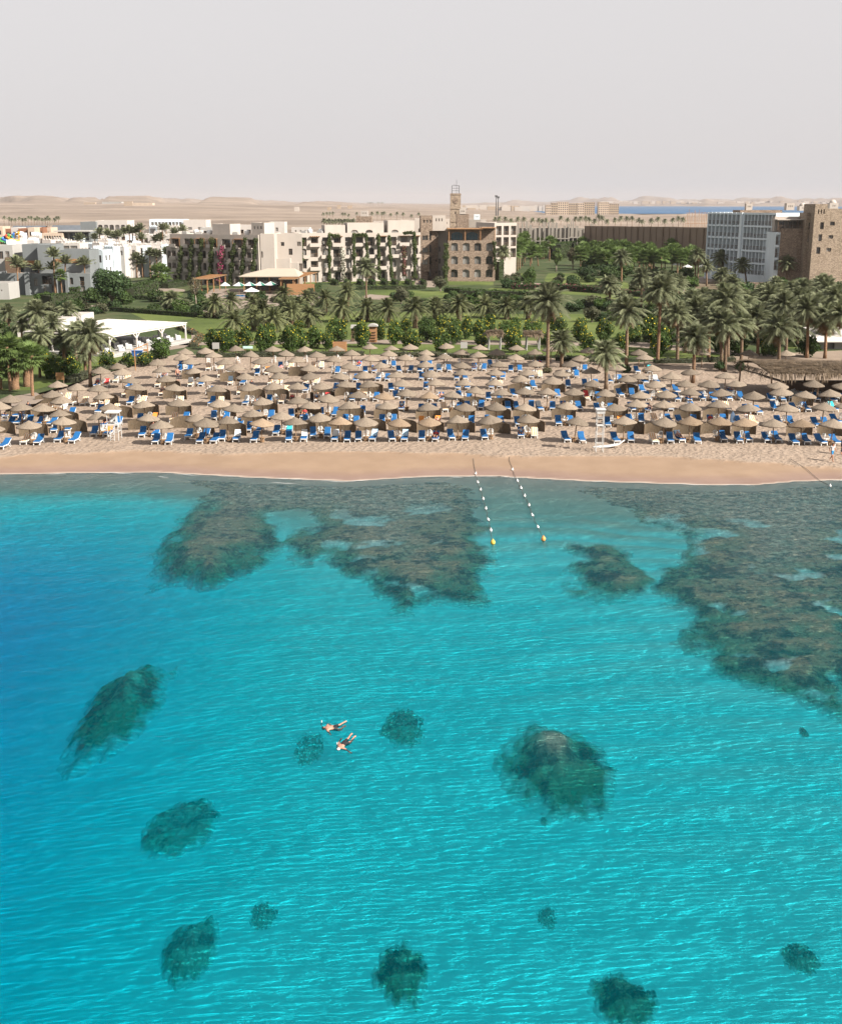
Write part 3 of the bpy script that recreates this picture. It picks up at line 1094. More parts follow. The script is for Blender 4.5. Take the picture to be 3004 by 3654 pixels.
# towels left on the loungers
TOWC = {'white': (0.52, 0.52, 0.50), 'turquoise': (0.03, 0.36, 0.40), 'orange': (0.55, 0.20, 0.04), 'red': (0.42, 0.04, 0.04), 'pale blue': (0.30, 0.42, 0.52)}
TOW = {}
for nm, c in TOWC.items():
    b = MB()
    pr = [(0.75, 0.42), (1.1, 0.425), (1.3, 0.53), (1.62, 0.74), (1.84, 0.86), (1.9, 0.84), (1.92, 0.62)]
    for i in range(len(pr) - 1):
        (y0, z0), (y1, z1) = pr[i], pr[i + 1]
        for a_, b_ in ((-0.26, 0.0), (0.0, 0.27)):
            k = 0.012 * math.sin(7 * y0 + a_ * 9)
            b.poly([(a_, y0, z0 + k), (b_, y0, z0 - k), (b_, y1, z1 - k), (a_, y1, z1 + k)])
    TOW[nm] = b.mesh('beach_towel', mat(nm.replace(' ', '_') + '_towelling', c, [x * 1.15 for x in c], 4, 0.95))
for i, (lx, ly, rz, st, side, where) in enumerate(lounger_spots[:318]):
    if rng.random() < 0.13:
        nm = rng.choice(['white', 'white', 'white', 'turquoise', 'orange', 'red', 'pale blue'])
        o = link('beach_towel', TOW[nm], None, (lx, ly, gz(lx, ly) + 0.06), rz)
        tag(o, '%s towel, %s lounger, parasol %s' % (nm, side, where), 'towel', 'towels on the loungers')
# ------------------------------------------------------------------ garden ground: lawns, paths, sand
def M_ground(name, cols, s1=0.08, s2=2.0, rough=0.95, bump=0.3, stretch=None):
    m, n, l, b = nodes_of(name)
    b.inputs['Roughness'].default_value = rough
    b.inputs['Specular IOR Level'].default_value = 0.15
    geo = N(n, 'NewGeometry')
    n1 = N(n, 'TexNoise', Scale=s1, Detail=6.0, Roughness=0.6)
    n2 = N(n, 'TexNoise', Scale=s2, Detail=6.0, Roughness=0.75)
    src = geo.outputs['Position']
    if stretch:
        mp = N(n, 'Mapping')
        mp.inputs['Scale'].default_value = stretch
        l.new(src, mp.inputs['Vector'])
        src = mp.outputs[0]
    for t in (n1, n2):
        l.new(src, t.inputs['Vector'])
    ad = N(n, 'Math', operation='MULTIPLY_ADD')
    l.new(n2.outputs['Fac'], ad.inputs[0])
    ad.inputs[1].default_value = 0.45
    l.new(n1.outputs['Fac'], ad.inputs[2])
    rp = N(n, 'ValToRGB')
    e = rp.color_ramp.elements
    e[0].position, e[0].color = 0.52, rgba(cols[0])
    e[1].position, e[1].color = 0.92, rgba(cols[-1])
    for i, c in enumerate(cols[1:-1]):
        k = e.new(0.52 + 0.40 * (i + 1) / (len(cols) - 1))
        k.color = rgba(c)
    l.new(ad.outputs[0], rp.inputs[0])
    l.new(rp.outputs[0], b.inputs['Base Color'])
    bp = N(n, 'Bump', Strength=bump, Distance=0.25)
    l.new(n2.outputs['Fac'], bp.inputs['Height'])
    l.new(bp.outputs[0], b.inputs['Normal'])
    return m


M_lawn = M_ground('lawn_grass', [(0.042, 0.060, 0.014), (0.072, 0.096, 0.024), (0.112, 0.132, 0.040)], 0.06, 1.5)
M_under = M_ground('garden_undergrowth', [(0.022, 0.036, 0.012), (0.04, 0.055, 0.02), (0.07, 0.07, 0.035)], 0.12, 1.1)
M_path = M_ground('path_paving', [(0.17, 0.135, 0.11), (0.22, 0.18, 0.15)], 0.2, 3.0)
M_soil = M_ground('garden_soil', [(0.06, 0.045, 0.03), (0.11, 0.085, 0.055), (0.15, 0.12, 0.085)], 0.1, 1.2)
M_desert = M_ground('desert_sand', [(0.125, 0.097, 0.076), (0.18, 0.142, 0.113), (0.245, 0.196, 0.157)], 0.004, 0.035, bump=0.8, stretch=(0.35, 1.6, 1))
M_stoneground = M_ground('town_ground', [(0.20, 0.165, 0.135), (0.28, 0.23, 0.19)], 0.03, 0.4)


def sheet(name, pxs, z, matr, kind='structure'):
    """A flat piece of ground whose outline is given in photo pixels."""
    b = MB()
    b.poly([W(x, y, z) for x, y in pxs])
    o = b.build(name, matr)
    me = o.data
    bm = bmesh.new()
    bm.from_mesh(me)
    bmesh.ops.triangulate(bm, faces=bm.faces[:])
    bmesh.ops.recalc_face_normals(bm, faces=bm.faces[:])
    for f in bm.faces:
        if f.normal.z < 0:
            f.normal_flip()
    bm.to_mesh(me)
    bm.free()
    return tag(o, kind=kind)


# garden base sheet behind the beach, edge read off the photo
sheet('garden_ground', GARDEN_EDGE + [(3900, 990), (2560, 900), (1850, 900), (1800, 985), (-900, 985)], LAND_Z + 0.008, M_under)
G1 = LAND_Z + 0.020
sheet('garden_ground', [(1810, 975), (2560, 975), (2560, 880), (1810, 880)], LAND_Z + 0.07, M_under)
G2 = LAND_Z + 0.032
G3 = LAND_Z + 0.044
for pts in [
    [(-300, 1400), (120, 1392), (300, 1345), (470, 1300), (520, 1240), (330, 1195), (-300, 1200)],                       # lawn under the near palms, left
    [(720, 1262), (1300, 1262), (1700, 1266), (2150, 1276), (2150, 1236), (1300, 1226), (720, 1232)],                    # strip before the path
    [(640, 1215), (1300, 1212), (2300, 1222), (2300, 1180), (2200, 1120), (1800, 1120), (1200, 1110), (900, 1130), (700, 1135), (640, 1160)],
    [(560, 1160), (640, 1145), (820, 1120), (800, 1105), (560, 1105), (420, 1095)],
    [(1300, 1052), (1480, 1062), (1720, 1068), (1720, 1042), (1560, 1038), (1300, 1032)],
    [(1700, 1048), (1900, 1043), (2100, 1055), (2300, 1085), (2480, 1092), (2480, 1070), (2200, 1045), (1950, 1030), (1750, 1028)],
    [(1960, 968), (1940, 1000), (1960, 1015), (2080, 1022), (2250, 1030), (2280, 1020), (2200, 1000), (2090, 985), (2060, 962), (2030, 958)],
    [(1150, 1008), (1300, 1018), (1520, 1022), (1520, 1012), (1440, 1000), (1150, 998)],
    [(1020, 1032), (1130, 1020), (1130, 998), (1050, 1002), (1000, 1020)],
    [(1600, 1016), (1760, 1018), (1760, 1005), (1600, 1003)],
    [(470, 1048), (650, 1056), (660, 1040), (520, 1040)],
    [(2200, 1270), (2520, 1288), (2600, 1270), (2600, 1240), (2200, 1236)],
    [(2810, 1243), (2850, 1243), (2850, 1200), (2800, 1200)],
    [(1835, 960), (1872, 1000), (1900, 960), (1880, 925), (1830, 930)],
    [(2440, 1000), (2540, 988), (2530, 980), (2450, 992)],
]:
    sheet('lawn', pts, G1, M_lawn)
for pts in [
    [(640, 1232), (1300, 1226), (2200, 1234), (2560, 1262), (2700, 1272), (2700, 1258), (2560, 1246), (2250, 1218), (1300, 1212), (640, 1222)],       # long garden path
    [(600, 1250), (660, 1240), (708, 1215), (716, 1195), (690, 1178), (664, 1172), (664, 1182), (684, 1196), (684, 1210), (650, 1228), (590, 1240)],   # curve beside the pavilion
    [(40, 1415), (130, 1400), (165, 1420), (130, 1440), (40, 1450)],
    [(265, 1108), (330, 1095), (372, 1090), (372, 1080), (300, 1095), (262, 1102)],
    [(455, 1056), (520, 1030), (545, 1020), (660, 1033), (660, 1040), (530, 1040), (470, 1060)],
    [(1300, 1066), (1400, 1072), (1400, 1056), (1320, 1050), (1300, 1055)],
    [(1475, 1025), (1555, 1025), (1555, 985), (1490, 982)],
    [(1845, 1018), (1940, 1016), (1960, 1012), (1860, 1008)],
    [(1955, 968), (2005, 968), (2040, 960), (1962, 958)],
    [(2690, 1004), (3004, 1012), (3004, 1000), (2690, 995)],
    [(720, 1110), (760, 1120), (900, 1095), (1120, 1090), (1150, 1060), (1080, 1030), (760, 1030), (720, 1060)],                                     # pool terrace
    [(2470, 990), (2560, 980), (2560, 1000), (2500, 1010)],
]:
    sheet('path', pts, G2, M_path)
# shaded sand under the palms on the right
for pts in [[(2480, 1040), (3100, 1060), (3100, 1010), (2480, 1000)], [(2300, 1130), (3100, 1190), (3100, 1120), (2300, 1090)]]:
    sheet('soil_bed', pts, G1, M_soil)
sheet('sand_yard', [(2230, 1312), (2420, 1300), (2580, 1300), (2700, 1330), (3004, 1420), (3400, 1500), (3400, 1250), (3004, 1250), (2700, 1265), (2560, 1276), (2420, 1284), (2230, 1294)], LAND_Z + 0.026, mat('yard_sand', (0.17, 0.128, 0.095), (0.22, 0.17, 0.13), 0.8, 0.95))


# ------------------------------------------------------------------ the wide land behind: town ground, desert, far hills, bay
def build_desert():
    rad = np.concatenate([np.arange(360, 560, 20), np.geomspace(560, 16000, 230)])
    ang = np.linspace(R(-34), R(34), 420)
    A, D = np.meshgrid(ang, rad)
    X, Y = D * np.sin(A), D * np.cos(A)
    H = 9 * (fbm(X / 260 + 5, Y / 260, 5, 201) - 0.42) * sstep(700, 1600, D) + 5.5 * (fbm(X / 70, Y / 70, 4, 207) - 0.5) * sstep(560, 900, D)
    lf = sstep(R(3), R(-12), A) if False else 1 - sstep(R(-12), R(4), A)
    H = H + lf * (17 * sstep(1000, 3600, D) + 16 * (fbm(X / 420, Y / 420 + 9, 4, 77) - 0.45) * sstep(1400, 3000, D) + 26 * sstep(0.45, 0.6, fbm(A * 26 + 3, D / 2600, 4, 78)) * sstep(3000, 4600, D))
    H = H - lf * 14 * np.exp(-((D - 1300) / 300.0) ** 2) * 0.2
    # land drops to the bay on the right, rises again as the far shore
    bay = sstep(R(4.5), R(7.5), A) * sstep(2300, 2700, D)
    H = H * (1 - bay) - 6 * bay
    H = np.where(D > 6900, H + bay * sstep(6900, 7700, D) * (16 + 60 * (fbm(A * 60, D / 2500, 4, 33) - 0.25)), H)
    H = np.clip(H, -6, 120)
    far_r = sstep(R(0), R(5), A) * sstep(7800, 9500, D)
    H = H + far_r * 85 * np.clip(fbm(A * 38 + 2, D / 4000, 4, 61) - 0.33, 0, 1)
    H = H + sstep(R(-2), R(3), A) * (1 - bay) * 5 * np.clip(fbm(X / 130 + 4, Y / 130, 4, 19) - 0.4, 0, 1) * sstep(800, 1300, D)
    me = grid_mesh('desert', X, Y, H + 1.05, M_desert)
    return tag(link('desert', me), kind='structure')


build_desert()
M_bay = mat('bay_water', (0.025, 0.075, 0.15), (0.035, 0.095, 0.18), 0.004, 0.7, spec=0.1, bump=0.1, bscale=0.02)
b = MB()
b.poly([(180, 2350, 1.25), (1500, 2350, 1.25), (5200, 8200, 1.25), (620, 8200, 1.25)])
tag(b.build('bay_water', M_bay), kind='structure')
b = MB()
b.poly([(-700, 395, 1.235), (700, 395, 1.235), (700, 720, 1.235), (-700, 720, 1.235)])
b.poly([(-300, 225, 1.17), (300, 225, 1.17), (700, 395, 1.17), (-700, 395, 1.17)])
tag(b.build('town_ground', M_stoneground), kind='structure')

# ------------------------------------------------------------------ palms, trees, shrubs, hedges
def leafmat(name, c1, c2, c3=None, tr=0.35):
    """Leaf surface: two-sided, a little light passing through, clumps of lighter and darker green."""
    m, n, l, b = nodes_of(name)
    b.inputs['Roughness'].default_value = 0.65
    b.inputs['Specular IOR Level'].default_value = 0.25
    geo = N(n, 'NewGeometry')
    no = N(n, 'TexNoise', Scale=0.9, Detail=4.0, Roughness=0.7)
    l.new(geo.outputs['Position'], no.inputs['Vector'])
    rp = N(n, 'ValToRGB')
    e = rp.color_ramp.elements
    e[0].position, e[0].color = 0.32, rgba(c1)
    e[1].position, e[1].color = 0.68, rgba(c2)
    if c3:
        k = e.new(0.55)
        k.color = rgba(c3)
    l.new(no.outputs['Fac'], rp.inputs[0])
    oi = N(n, 'ObjectInfo')
    mr = N(n, 'MapRange')
    mr.inputs['To Min'].default_value = 0.8
    mr.inputs['To Max'].default_value = 1.2
    l.new(oi.outputs['Random'], mr.inputs['Value'])
    vm = N(n, 'VectorMath', operation='MULTIPLY')
    l.new(rp.outputs[0], vm.inputs[0])
    l.new(mr.outputs[0], vm.inputs[1])
    l.new(vm.outputs[0], b.inputs['Base Color'])
    tl = N(n, 'BsdfTranslucent')
    l.new(vm.outputs[0], tl.inputs['Color'])
    mx = N(n, 'MixShader')
    mx.inputs[0].default_value = tr
    l.new(b.outputs[0], mx.inputs[1])
    l.new(tl.outputs[0], mx.inputs[2])
    l.new(mx.outputs[0], n['Material Output'].inputs['Surface'])
    return m


M_date = leafmat('date_palm_leaf', (0.085, 0.10, 0.048), (0.21, 0.222, 0.13))
M_stub = leafmat('garden_palm_leaf', (0.066, 0.078, 0.034), (0.17, 0.18, 0.085))
M_fan = leafmat('fan_palm_leaf', (0.058, 0.095, 0.024), (0.135, 0.19, 0.058))
M_shrub = leafmat('shrub_leaf', (0.03, 0.06, 0.012), (0.075, 0.12, 0.026))
M_hedge = leafmat('hedge_leaf', (0.025, 0.046, 0.012), (0.06, 0.092, 0.026))
M_tree = leafmat('tree_leaf', (0.022, 0.045, 0.014), (0.052, 0.085, 0.03))
M_vine = leafmat('vine_leaf', (0.045, 0.065, 0.018), (0.10, 0.125, 0.045))
M_dry = leafmat('dry_leaf', (0.07, 0.065, 0.035), (0.13, 0.115, 0.065))
M_dryfrond = leafmat('dead_palm_frond', (0.13, 0.085, 0.045), (0.25, 0.18, 0.105))
M_flower = mat('yellow_flower', (0.42, 0.32, 0.012), (0.54, 0.43, 0.025), 3, 0.7)
M_pink = mat('bougainvillea_flower', (0.28, 0.03, 0.10), (0.42, 0.06, 0.17), 3, 0.7)
M_whitefl = mat('white_flower', (0.5, 0.48, 0.40), (0.6, 0.58, 0.5), 3, 0.7)
M_trunk = mat('palm_trunk', (0.10, 0.066, 0.042), (0.19, 0.13, 0.085), 3, 0.95, bump=0.9, bscale=6, vec=(1, 1, 2.5), rnd=0.2, bdist=0.12)
M_trunk2 = mat('palm_trunk_orange', (0.15, 0.085, 0.048), (0.24, 0.145, 0.085), 3, 0.95, bump=0.9, bscale=6, vec=(1, 1, 2.5), rnd=0.2, bdist=0.12)
M_bark = mat('tree_bark', (0.14, 0.11, 0.085), (0.24, 0.20, 0.16), 4, 0.95, bump=0.6)


def tri_mesh(name, V, F, mats, mi=None, smooth=False):
    me = bpy.data.meshes.new(name)
    V, F = np.asarray(V, np.float32), np.asarray(F, np.int32)
    me.vertices.add(len(V))
    me.vertices.foreach_set('co', V.ravel())
    k = F.shape[1]
    me.loops.add(F.size)
    me.loops.foreach_set('vertex_index', F.ravel())
    me.polygons.add(len(F))
    me.polygons.foreach_set('loop_start', np.arange(0, F.size, k, dtype=np.int32))
    me.polygons.foreach_set('loop_total', np.full(len(F), k, np.int32))
    for m in (mats if isinstance(mats, (list, tuple)) else [mats]):
        me.materials.append(m)
    if mi is not None:
        me.polygons.foreach_set('material_index', np.asarray(mi, np.int32))
    me.update(calc_edges=True)
    return me


def palm_crown(seed, matr, nf=46, L=1.0, emin=-35, emax=82, droop=0.55, leaf=0.26, width=0.034, stations=13, dead=0):
    """Feather-palm crown of radius about L: arching fronds, each a midrib with two combs of leaflets."""
    q = np.random.RandomState(seed)
    V, F = [], []

    def tri(a, b, c):
        i = len(V)
        V.extend([a, b, c])
        F.append((i, i + 1, i + 2))
    mi = []
    for k in range(nf + dead):
        if k >= nf:
            mi += [0] * (len(F) - len(mi)) if k == nf else [1] * (len(F) - len(mi))
        az = k * 2.39996 + q.uniform(-0.25, 0.25)
        u = min(1.0, (k + 0.5) / nf)
        el = math.radians(emax + (emin - emax) * u ** 0.9 + q.uniform(-7, 7)) if k < nf else math.radians(q.uniform(-72, -40))
        ln = (0.72 if k >= nf else 1.0) * L * q.uniform(0.82, 1.08) * (0.82 + 0.25 * math.sin(math.pi * min(1, u * 1.1)))
        d0 = np.array([math.cos(az) * math.cos(el), math.sin(az) * math.cos(el), math.sin(el)])
        side = np.array([-math.sin(az), math.cos(az), 0.0])
        dr = droop * (0.55 + 0.75 * math.cos(el)) * q.uniform(0.8, 1.2)
        swing = side * q.uniform(-0.12, 0.12)
        P = []
        for t in np.linspace(0, 1, stations + 1):
            P.append(ln * (d0 * t + swing * t * t) + np.array([0, 0, -dr * ln * t ** 2.1]))
        P = np.array(P)
        for j in range(stations):
            a, b = P[j], P[j + 1]
            w = side * 0.018 * L * (1 - 0.7 * j / stations)
            tri(a - w, a + w, b)
        for j in range(1, stations + 1):
            t = j / stations
            if t < 0.12:
                continue
            fwd = P[j] - P[j - 1]
            fwd = fwd / (np.linalg.norm(fwd) + 1e-9)
            up = np.cross(side, fwd)
            ll = leaf * L * (0.35 + 0.9 * math.sin(math.pi * min(1, 0.12 + 0.80 * t)) ** 0.8) * q.uniform(0.8, 1.15)
            for s in (-1, 1):
                for h in (0.0, 0.5):
                    base = P[j] * (1 - h) + P[j - 1] * h
                    dd = s * side * 0.78 + fwd * (0.62 + 0.3 * t) + up * q.uniform(-0.05, 0.32) + np.array([0, 0, -0.28])
                    dd = dd / np.linalg.norm(dd)
                    wv = fwd * width * L
                    tri(base - wv, base + wv, base + dd * ll)
    mi += [1 if dead else 0] * (len(F) - len(mi))
    return tri_mesh('crown', V, F, [matr, M_dryfrond], mi)


def fan_crown(seed, matr, nf=34):
    """Fan-palm crown: stalks ending in pleated half-discs."""
    q = np.random.RandomState(seed)
    V, F = [], []
    for k in range(nf):
        az = k * 2.39996 + q.uniform(-0.3, 0.3)
        u = (k + 0.5) / nf
        el = math.radians(80 - 125 * u ** 0.85 + q.uniform(-8, 8))
        d = np.array([math.cos(az) * math.cos(el), math.sin(az) * math.cos(el), math.sin(el)])
        side = np.array([-math.sin(az), math.cos(az), 0.0])
        up = np.cross(d, side)
        st = 0.5 * q.uniform(0.8, 1.1)
        c = d * st + np.array([0, 0, -0.05 * u])
        i = len(V)
        V.extend([side * 0.012, -side * 0.012, c])
        F.append((i, i + 1, i + 2))
        n = 13
        for j in range(n):
            a = math.radians(-112 + 224 * (j + 0.5) / n)
            r = 0.5 * q.uniform(0.82, 1.08) * (1 - 0.15 * abs(a) / 2)
            e = d * math.cos(a) + side * math.sin(a)
            w = (-d * math.sin(a) + side * math.cos(a)) * 0.042
            tip = c + e * r + np.array([0, 0, -0.16 * r]) + up * (0.05 if j % 2 else -0.03)
            mid = c + e * r * 0.55
            i = len(V)
            V.extend([c, mid - w, tip, mid + w])
            F.append((i, i + 1, i + 2))
            F.append((i, i + 2, i + 3))
    return tri_mesh('crown', V, F, matr)


CR_DATE = [palm_crown(100 + i, M_date, nf=46, droop=0.36, emin=-26, emax=86, leaf=0.25, width=0.022, stations=15, dead=8) for i in range(5)]
CR_STUB = [palm_crown(200 + i, M_stub, nf=46, droop=0.44, emin=-32, emax=86, leaf=0.18, width=0.022, stations=15, dead=5) for i in range(4)]
CR_UP = [palm_crown(300 + i, M_date, nf=30, droop=0.26, emin=18, emax=87, leaf=0.2) for i in range(3)]
CR_FAN = [fan_crown(400 + i, M_fan) for i in range(4)]
CR_FAR = [palm_crown(500 + i, M_date, nf=22, droop=0.5, emin=-30, leaf=0.28, width=0.06, stations=6) for i in range(3)]


def trunk_mesh(h, r0, r1, lean=(0, 0), matr=None, bulge=0.0):
    n = max(4, int(h / 1.2) + 2)
    pts, rad = [], []
    for i in range(n):
        t = i / (n - 1)
        pts.append((lean[0] * t * t, lean[1] * t * t, -0.2 + (h + 0.2) * t))
        rad.append(r0 + (r1 - r0) * t + bulge * max(0, 1 - abs(t - 0.93) / 0.16) + (0.25 * r0 if i == 0 else 0))
    return MB().tube(pts, rad, 8).mesh('trunk', matr or M_trunk, True)


PALMS = []        # (object, group, px)


def palm(pxc, pyc, pxb, pyb, kind, r=None, rt=None, group='palms', dist=None):
    g = at(pxb, pyb) if dist is None else Vector((WY(pxb, pyb, dist).x, dist, LAND_Z))
    top = WY(pxc, pyc, g.y)
    h = max(0.9, top.z - g.z)
    lean = (top.x - g.x, 0)
    r0, r1 = rt or {'date': (0.24, 0.17), 'stub': (0.42, 0.38), 'up': (0.2, 0.15), 'fan': (0.2, 0.12), 'far': (0.2, 0.15)}[kind]
    cm = rng.choice({'date': CR_DATE, 'stub': CR_STUB, 'up': CR_UP, 'fan': CR_FAN, 'far': CR_FAR}[kind])
    o = thing({'fan': 'fan_palm'}.get(kind, 'date_palm'), None, 'palm', (g.x, g.y, g.z), 0, group)
    t = link('trunk', trunk_mesh(h, r0, r1, lean, M_trunk2 if (kind == 'fan' or kind == 'up' or rng.random() < 0.35) else M_trunk, 0.1 if kind in ('date', 'stub') else 0.05), o)
    c = link('crown', cm, o, (lean[0], lean[1], h), rng.uniform(0, 6.28), (r or 2.6) * rng.uniform(0.94, 1.06))
    c.rotation_euler[0] = rng.uniform(-0.08, 0.08)
    PALMS.append((o, group, pxb))
    return o


# short stout palms in a row behind the flowering shrubs  (crown x, y, base y) in view A7/A8
SHORT = {'A7': [(145, 165, 290), (270, 150, 245), (445, 175, 300), (680, 95, 235), (855, 125, 195), (1000, 130, 250), (1170, 80, 200), (1130, 200, 325), (1318, 205, 320),
                (1485, 210, 325), (1695, 205, 372), (295, 300, 392), (450, 275, 385), (600, 290, 400), (695, 205, 330), (740, 230, 340), (880, 255, 365), (790, 185, 300), (520, 215, 350)],
         'A8': [(225, 190, 302), (408, 172, 312), (612, 190, 290), (775, 190, 302), (940, 165, 305)]}
for key, pts in SHORT.items():
    ox, oy, s = VIEWS[key]
    for x, y, yb in pts:
        palm(ox + x / s, oy + (y + 8) / s, ox + x / s, oy + yb / s, 'stub', r=3.0 + rng.uniform(-0.2, 0.3), group='stout palms behind the flowering shrubs')
TALL = {'A8': [(1095, 160, 1090, 700, 3.5), (1200, 470, 1200, 672, 2.5), (1540, 560, 1543, 845, 2.5), (1572, 40, 1573, 192, 2.7)],
        'A9': [(75, 230, 72, 662, 2.9), (340, 70, 312, 642, 3.2), (185, 5, 185, 215, 2.6), (465, 260, 463, 640, 2.6), (600, 440, 585, 790, 2.7), (840, 150, 852, 600, 3.6),
               (620, 225, 520, 560, 3.0), (835, 345, 830, 702, 2.7), (780, 300, 803, 695, 2.5), (960, 335, 955, 642, 2.6), (1080, 285, 1082, 585, 3.0), (1245, 365, 1243, 702, 3.2),
               (1290, 190, 1300, 560, 3.0), (1465, 225, 1460, 600, 3.0), (1605, 285, 1600, 604, 2.9), (1530, 190, 1530, 420, 2.8), (1690, 120, 1690, 420, 2.8), (1130, 85, 1120, 215, 2.6),
               (1220, 20, 1225, 130, 2.3), (1555, 40, 1555, 150, 2.5), (375, 205, 372, 352, 2.3), (480, 20, 480, 140, 2.6), (250, 120, 250, 245, 1.9), (1000, 150, 990, 420, 2.7),
               (1400, 130, 1410, 380, 2.8), (700, 300, 705, 600, 2.5), (890, 20, 890, 200, 2.6), (1730, 260, 1745, 640, 2.9)],
        'A6': [(300, 150, 310, 400, 3.0), (555, 130, 560, 290, 2.5), (430, 240, 432, 475, 2.2), (185, 240, 185, 400, 2.2), (740, 330, 742, 752, 2.9), (690, 490, 702, 662, 1.9),
               (525, 370, 525, 540, 2.2), (330, 330, 335, 560, 2.2), (70, 150, 80, 330, 2.2), (620, 310, 625, 560, 2.2)]}
for key, pts in TALL.items():
    ox, oy, s = VIEWS[key]
    for x, y, xb, yb, r in pts:
        palm(ox + x / s, oy + y / s, ox + xb / s, oy + yb / s, 'date', r=r, group={'A6': 'date palms beside the white pavilion'}.get(key, 'tall date palms above the beach'))
ox, oy, s = VIEWS['A6']
for x, y, xb, yb, r in [(60, 430, 92, 812, 1.9), (265, 500, 272, 862, 1.9), (20, 590, 10, 800, 1.8), (150, 470, 150, 710, 1.7), (-30, 480, -30, 780, 1.9), (230, 430, 262, 560, 1.8), (330, 520, 330, 690, 1.7)]:
    palm(ox + x / s, oy + y / s, ox + xb / s, oy + yb / s, 'fan', r=r * 1.1, rt=(0.2, 0.15), group='fan palms at the edge of the beach')
for x, y, yb in [(130, 520, 800), (228, 500, 775)]:
    palm(ox + x / s, oy + y / s, ox + x / s, oy + yb / s, 'fan', r=2.3, rt=(0.5, 0.42), group='fan palms at the edge of the beach')
palm(1307, 955, 1307, 1068, 'date', r=3.4, group='single palms on the hotel lawn')
# mid-distance date palms on the right (view of 2350,660 at 2.654)
for x, y, xb, yb, r in [(790, 755, 825, 940, 3.0), (1000, 735, 990, 930, 2.8), (1075, 745, 1070, 900, 2.6), (1145, 780, 1150, 915, 2.5), (1210, 735, 1205, 960, 3.0), (1275, 785, 1275, 905, 2.5),
                        (1425, 765, 1365, 900, 2.8), (1620, 720, 1620, 885, 3.2), (1720, 800, 1715, 960, 2.9), (590, 690, 592, 900, 3.2), (370, 660, 365, 955, 2.9), (345, 700, 340, 950, 2.4),
                        (445, 765, 450, 955, 2.6), (955, 770, 948, 915, 2.4), (1510, 930, 1510, 1062, 2.8), (1100, 975, 1100, 1060, 2.2), (970, 1010, 975, 1090, 2.2), (610, 850, 600, 1000, 2.8),
                        (60, 900, 15, 1200, 2.7), (185, 900, 190, 1055, 2.6), (1570, 760, 1575, 880, 2.3), (860, 770, 800, 905, 2.4)]:
    palm(2350 + x / 2.654, 660 + y / 2.654, 2350 + xb / 2.654, 660 + yb / 2.654, 'date', r=r, group='date palms before the stone tower')
q = random.Random(41)
for k in range(34):
    px, pb = q.uniform(2360, 3060), q.uniform(1085, 1240)
    hp = q.uniform(60, 110) * (pb / 1160.0) ** 2
    palm(px, pb - hp, px, pb, 'date', r=q.uniform(2.4, 3.3), group='palms in the thicket on the right')
# garden mid right (view of 1750,660 at 2.48)
for x, y, xb, yb, r in [(110, 590, 100, 825, 3.0), (1160, 640, 1155, 865, 3.2), (1045, 880, 1052, 1062, 3.0), (1330, 810, 1330, 1092, 3.0), (1510, 860, 1505, 1132, 3.4), (1650, 890, 1662, 1012, 2.6),
                        (1170, 1010, 1180, 1110, 2.4), (1450, 900, 1445, 1050, 2.4)]:
    palm(1750 + x / 2.48, 660 + y / 2.48, 1750 + xb / 2.48, 660 + yb / 2.48, 'date', r=r, group='date palms on the garden lawn')
q = random.Random(3)
fan_pts = [(200, 570, 200, 790), (212, 590, 210, 780), (240, 550, 238, 762), (262, 530, 258, 745), (282, 500, 280, 720), (300, 470, 300, 690), (400, 590, 420, 720), (525, 500, 520, 672), (470, 550, 470, 655),
           (450, 590, 455, 660), (360, 560, 360, 700), (340, 600, 350, 720), (430, 510, 432, 640), (560, 520, 560, 640), (590, 480, 598, 570), (780, 530, 782, 600), (905, 480, 908, 540), (160, 620, 165, 800)]
for k in range(84):
    x = q.uniform(780, 1800)
    d = q.uniform(0, 1) ** 0.8
    fan_pts.append((x, 470 + 175 * d + q.uniform(-22, 22), x, 585 + 205 * d))
for x, y, xb, yb in fan_pts:
    palm(1750 + x / 2.48, 660 + y / 2.48, 1750 + xb / 2.48, 660 + yb / 2.48, 'fan', r=3.3 + q.uniform(-0.4, 0.4), group='fan palms in the hotel garden')
for k in range(30):
    x, d = q.uniform(0, 760), q.uniform(0, 1)
    palm(2350 + x / 2.654, 660 + (505 + 90 * d) / 2.654, 2350 + x / 2.654, 660 + (600 + 100 * d) / 2.654, 'fan', r=2.7, group='fan palms below the balcony block')
# town palms on the left (view of 0,660 at 2.284): crown, base
for x, y, xb, yb in [(140, 650, 158, 905), (165, 670, 172, 880), (320, 690, 340, 872), (440, 585, 455, 905), (440, 690, 466, 902), (535, 640, 540, 885), (610, 650, 632, 862), (690, 650, 702, 872),
                     (712, 640, 705, 860), (30, 515, 42, 645), (95, 505, 100, 600), (655, 445, 655, 515), (770, 640, 775, 720), (830, 645, 835, 700), (940, 600, 950, 695), (1010, 650, 1025, 752), (1115, 605, 1122, 770),
                     (1160, 640, 1166, 772), (1225, 575, 1228, 752), (1275, 580, 1281, 662), (1360, 560, 1380, 742), (815, 400, 816, 480), (880, 410, 885, 475), (930, 430, 933, 500), (965, 420, 968, 490),
                     (1010, 395, 1012, 470), (1055, 385, 1058, 470), (1082, 395, 1085, 480), (1110, 390, 1112, 470), (1145, 365, 1150, 460), (1152, 440, 1155, 500), (1325, 365, 1332, 475), (1425, 400, 1428, 500),
                     (1270, 455, 1272, 500), (1490, 375, 1492, 430), (775, 440, 778, 500), (1310, 440, 1312, 500), (1355, 360, 1358, 440)]:
    palm(x / 2.284, 660 + y / 2.284, xb / 2.284, 660 + yb / 2.284, 'up', r=2.9, group='trimmed palms in the town', dist=(None if yb > 800 else 345 if yb > 650 else rng.uniform(403, 412) if yb > 440 else 440))
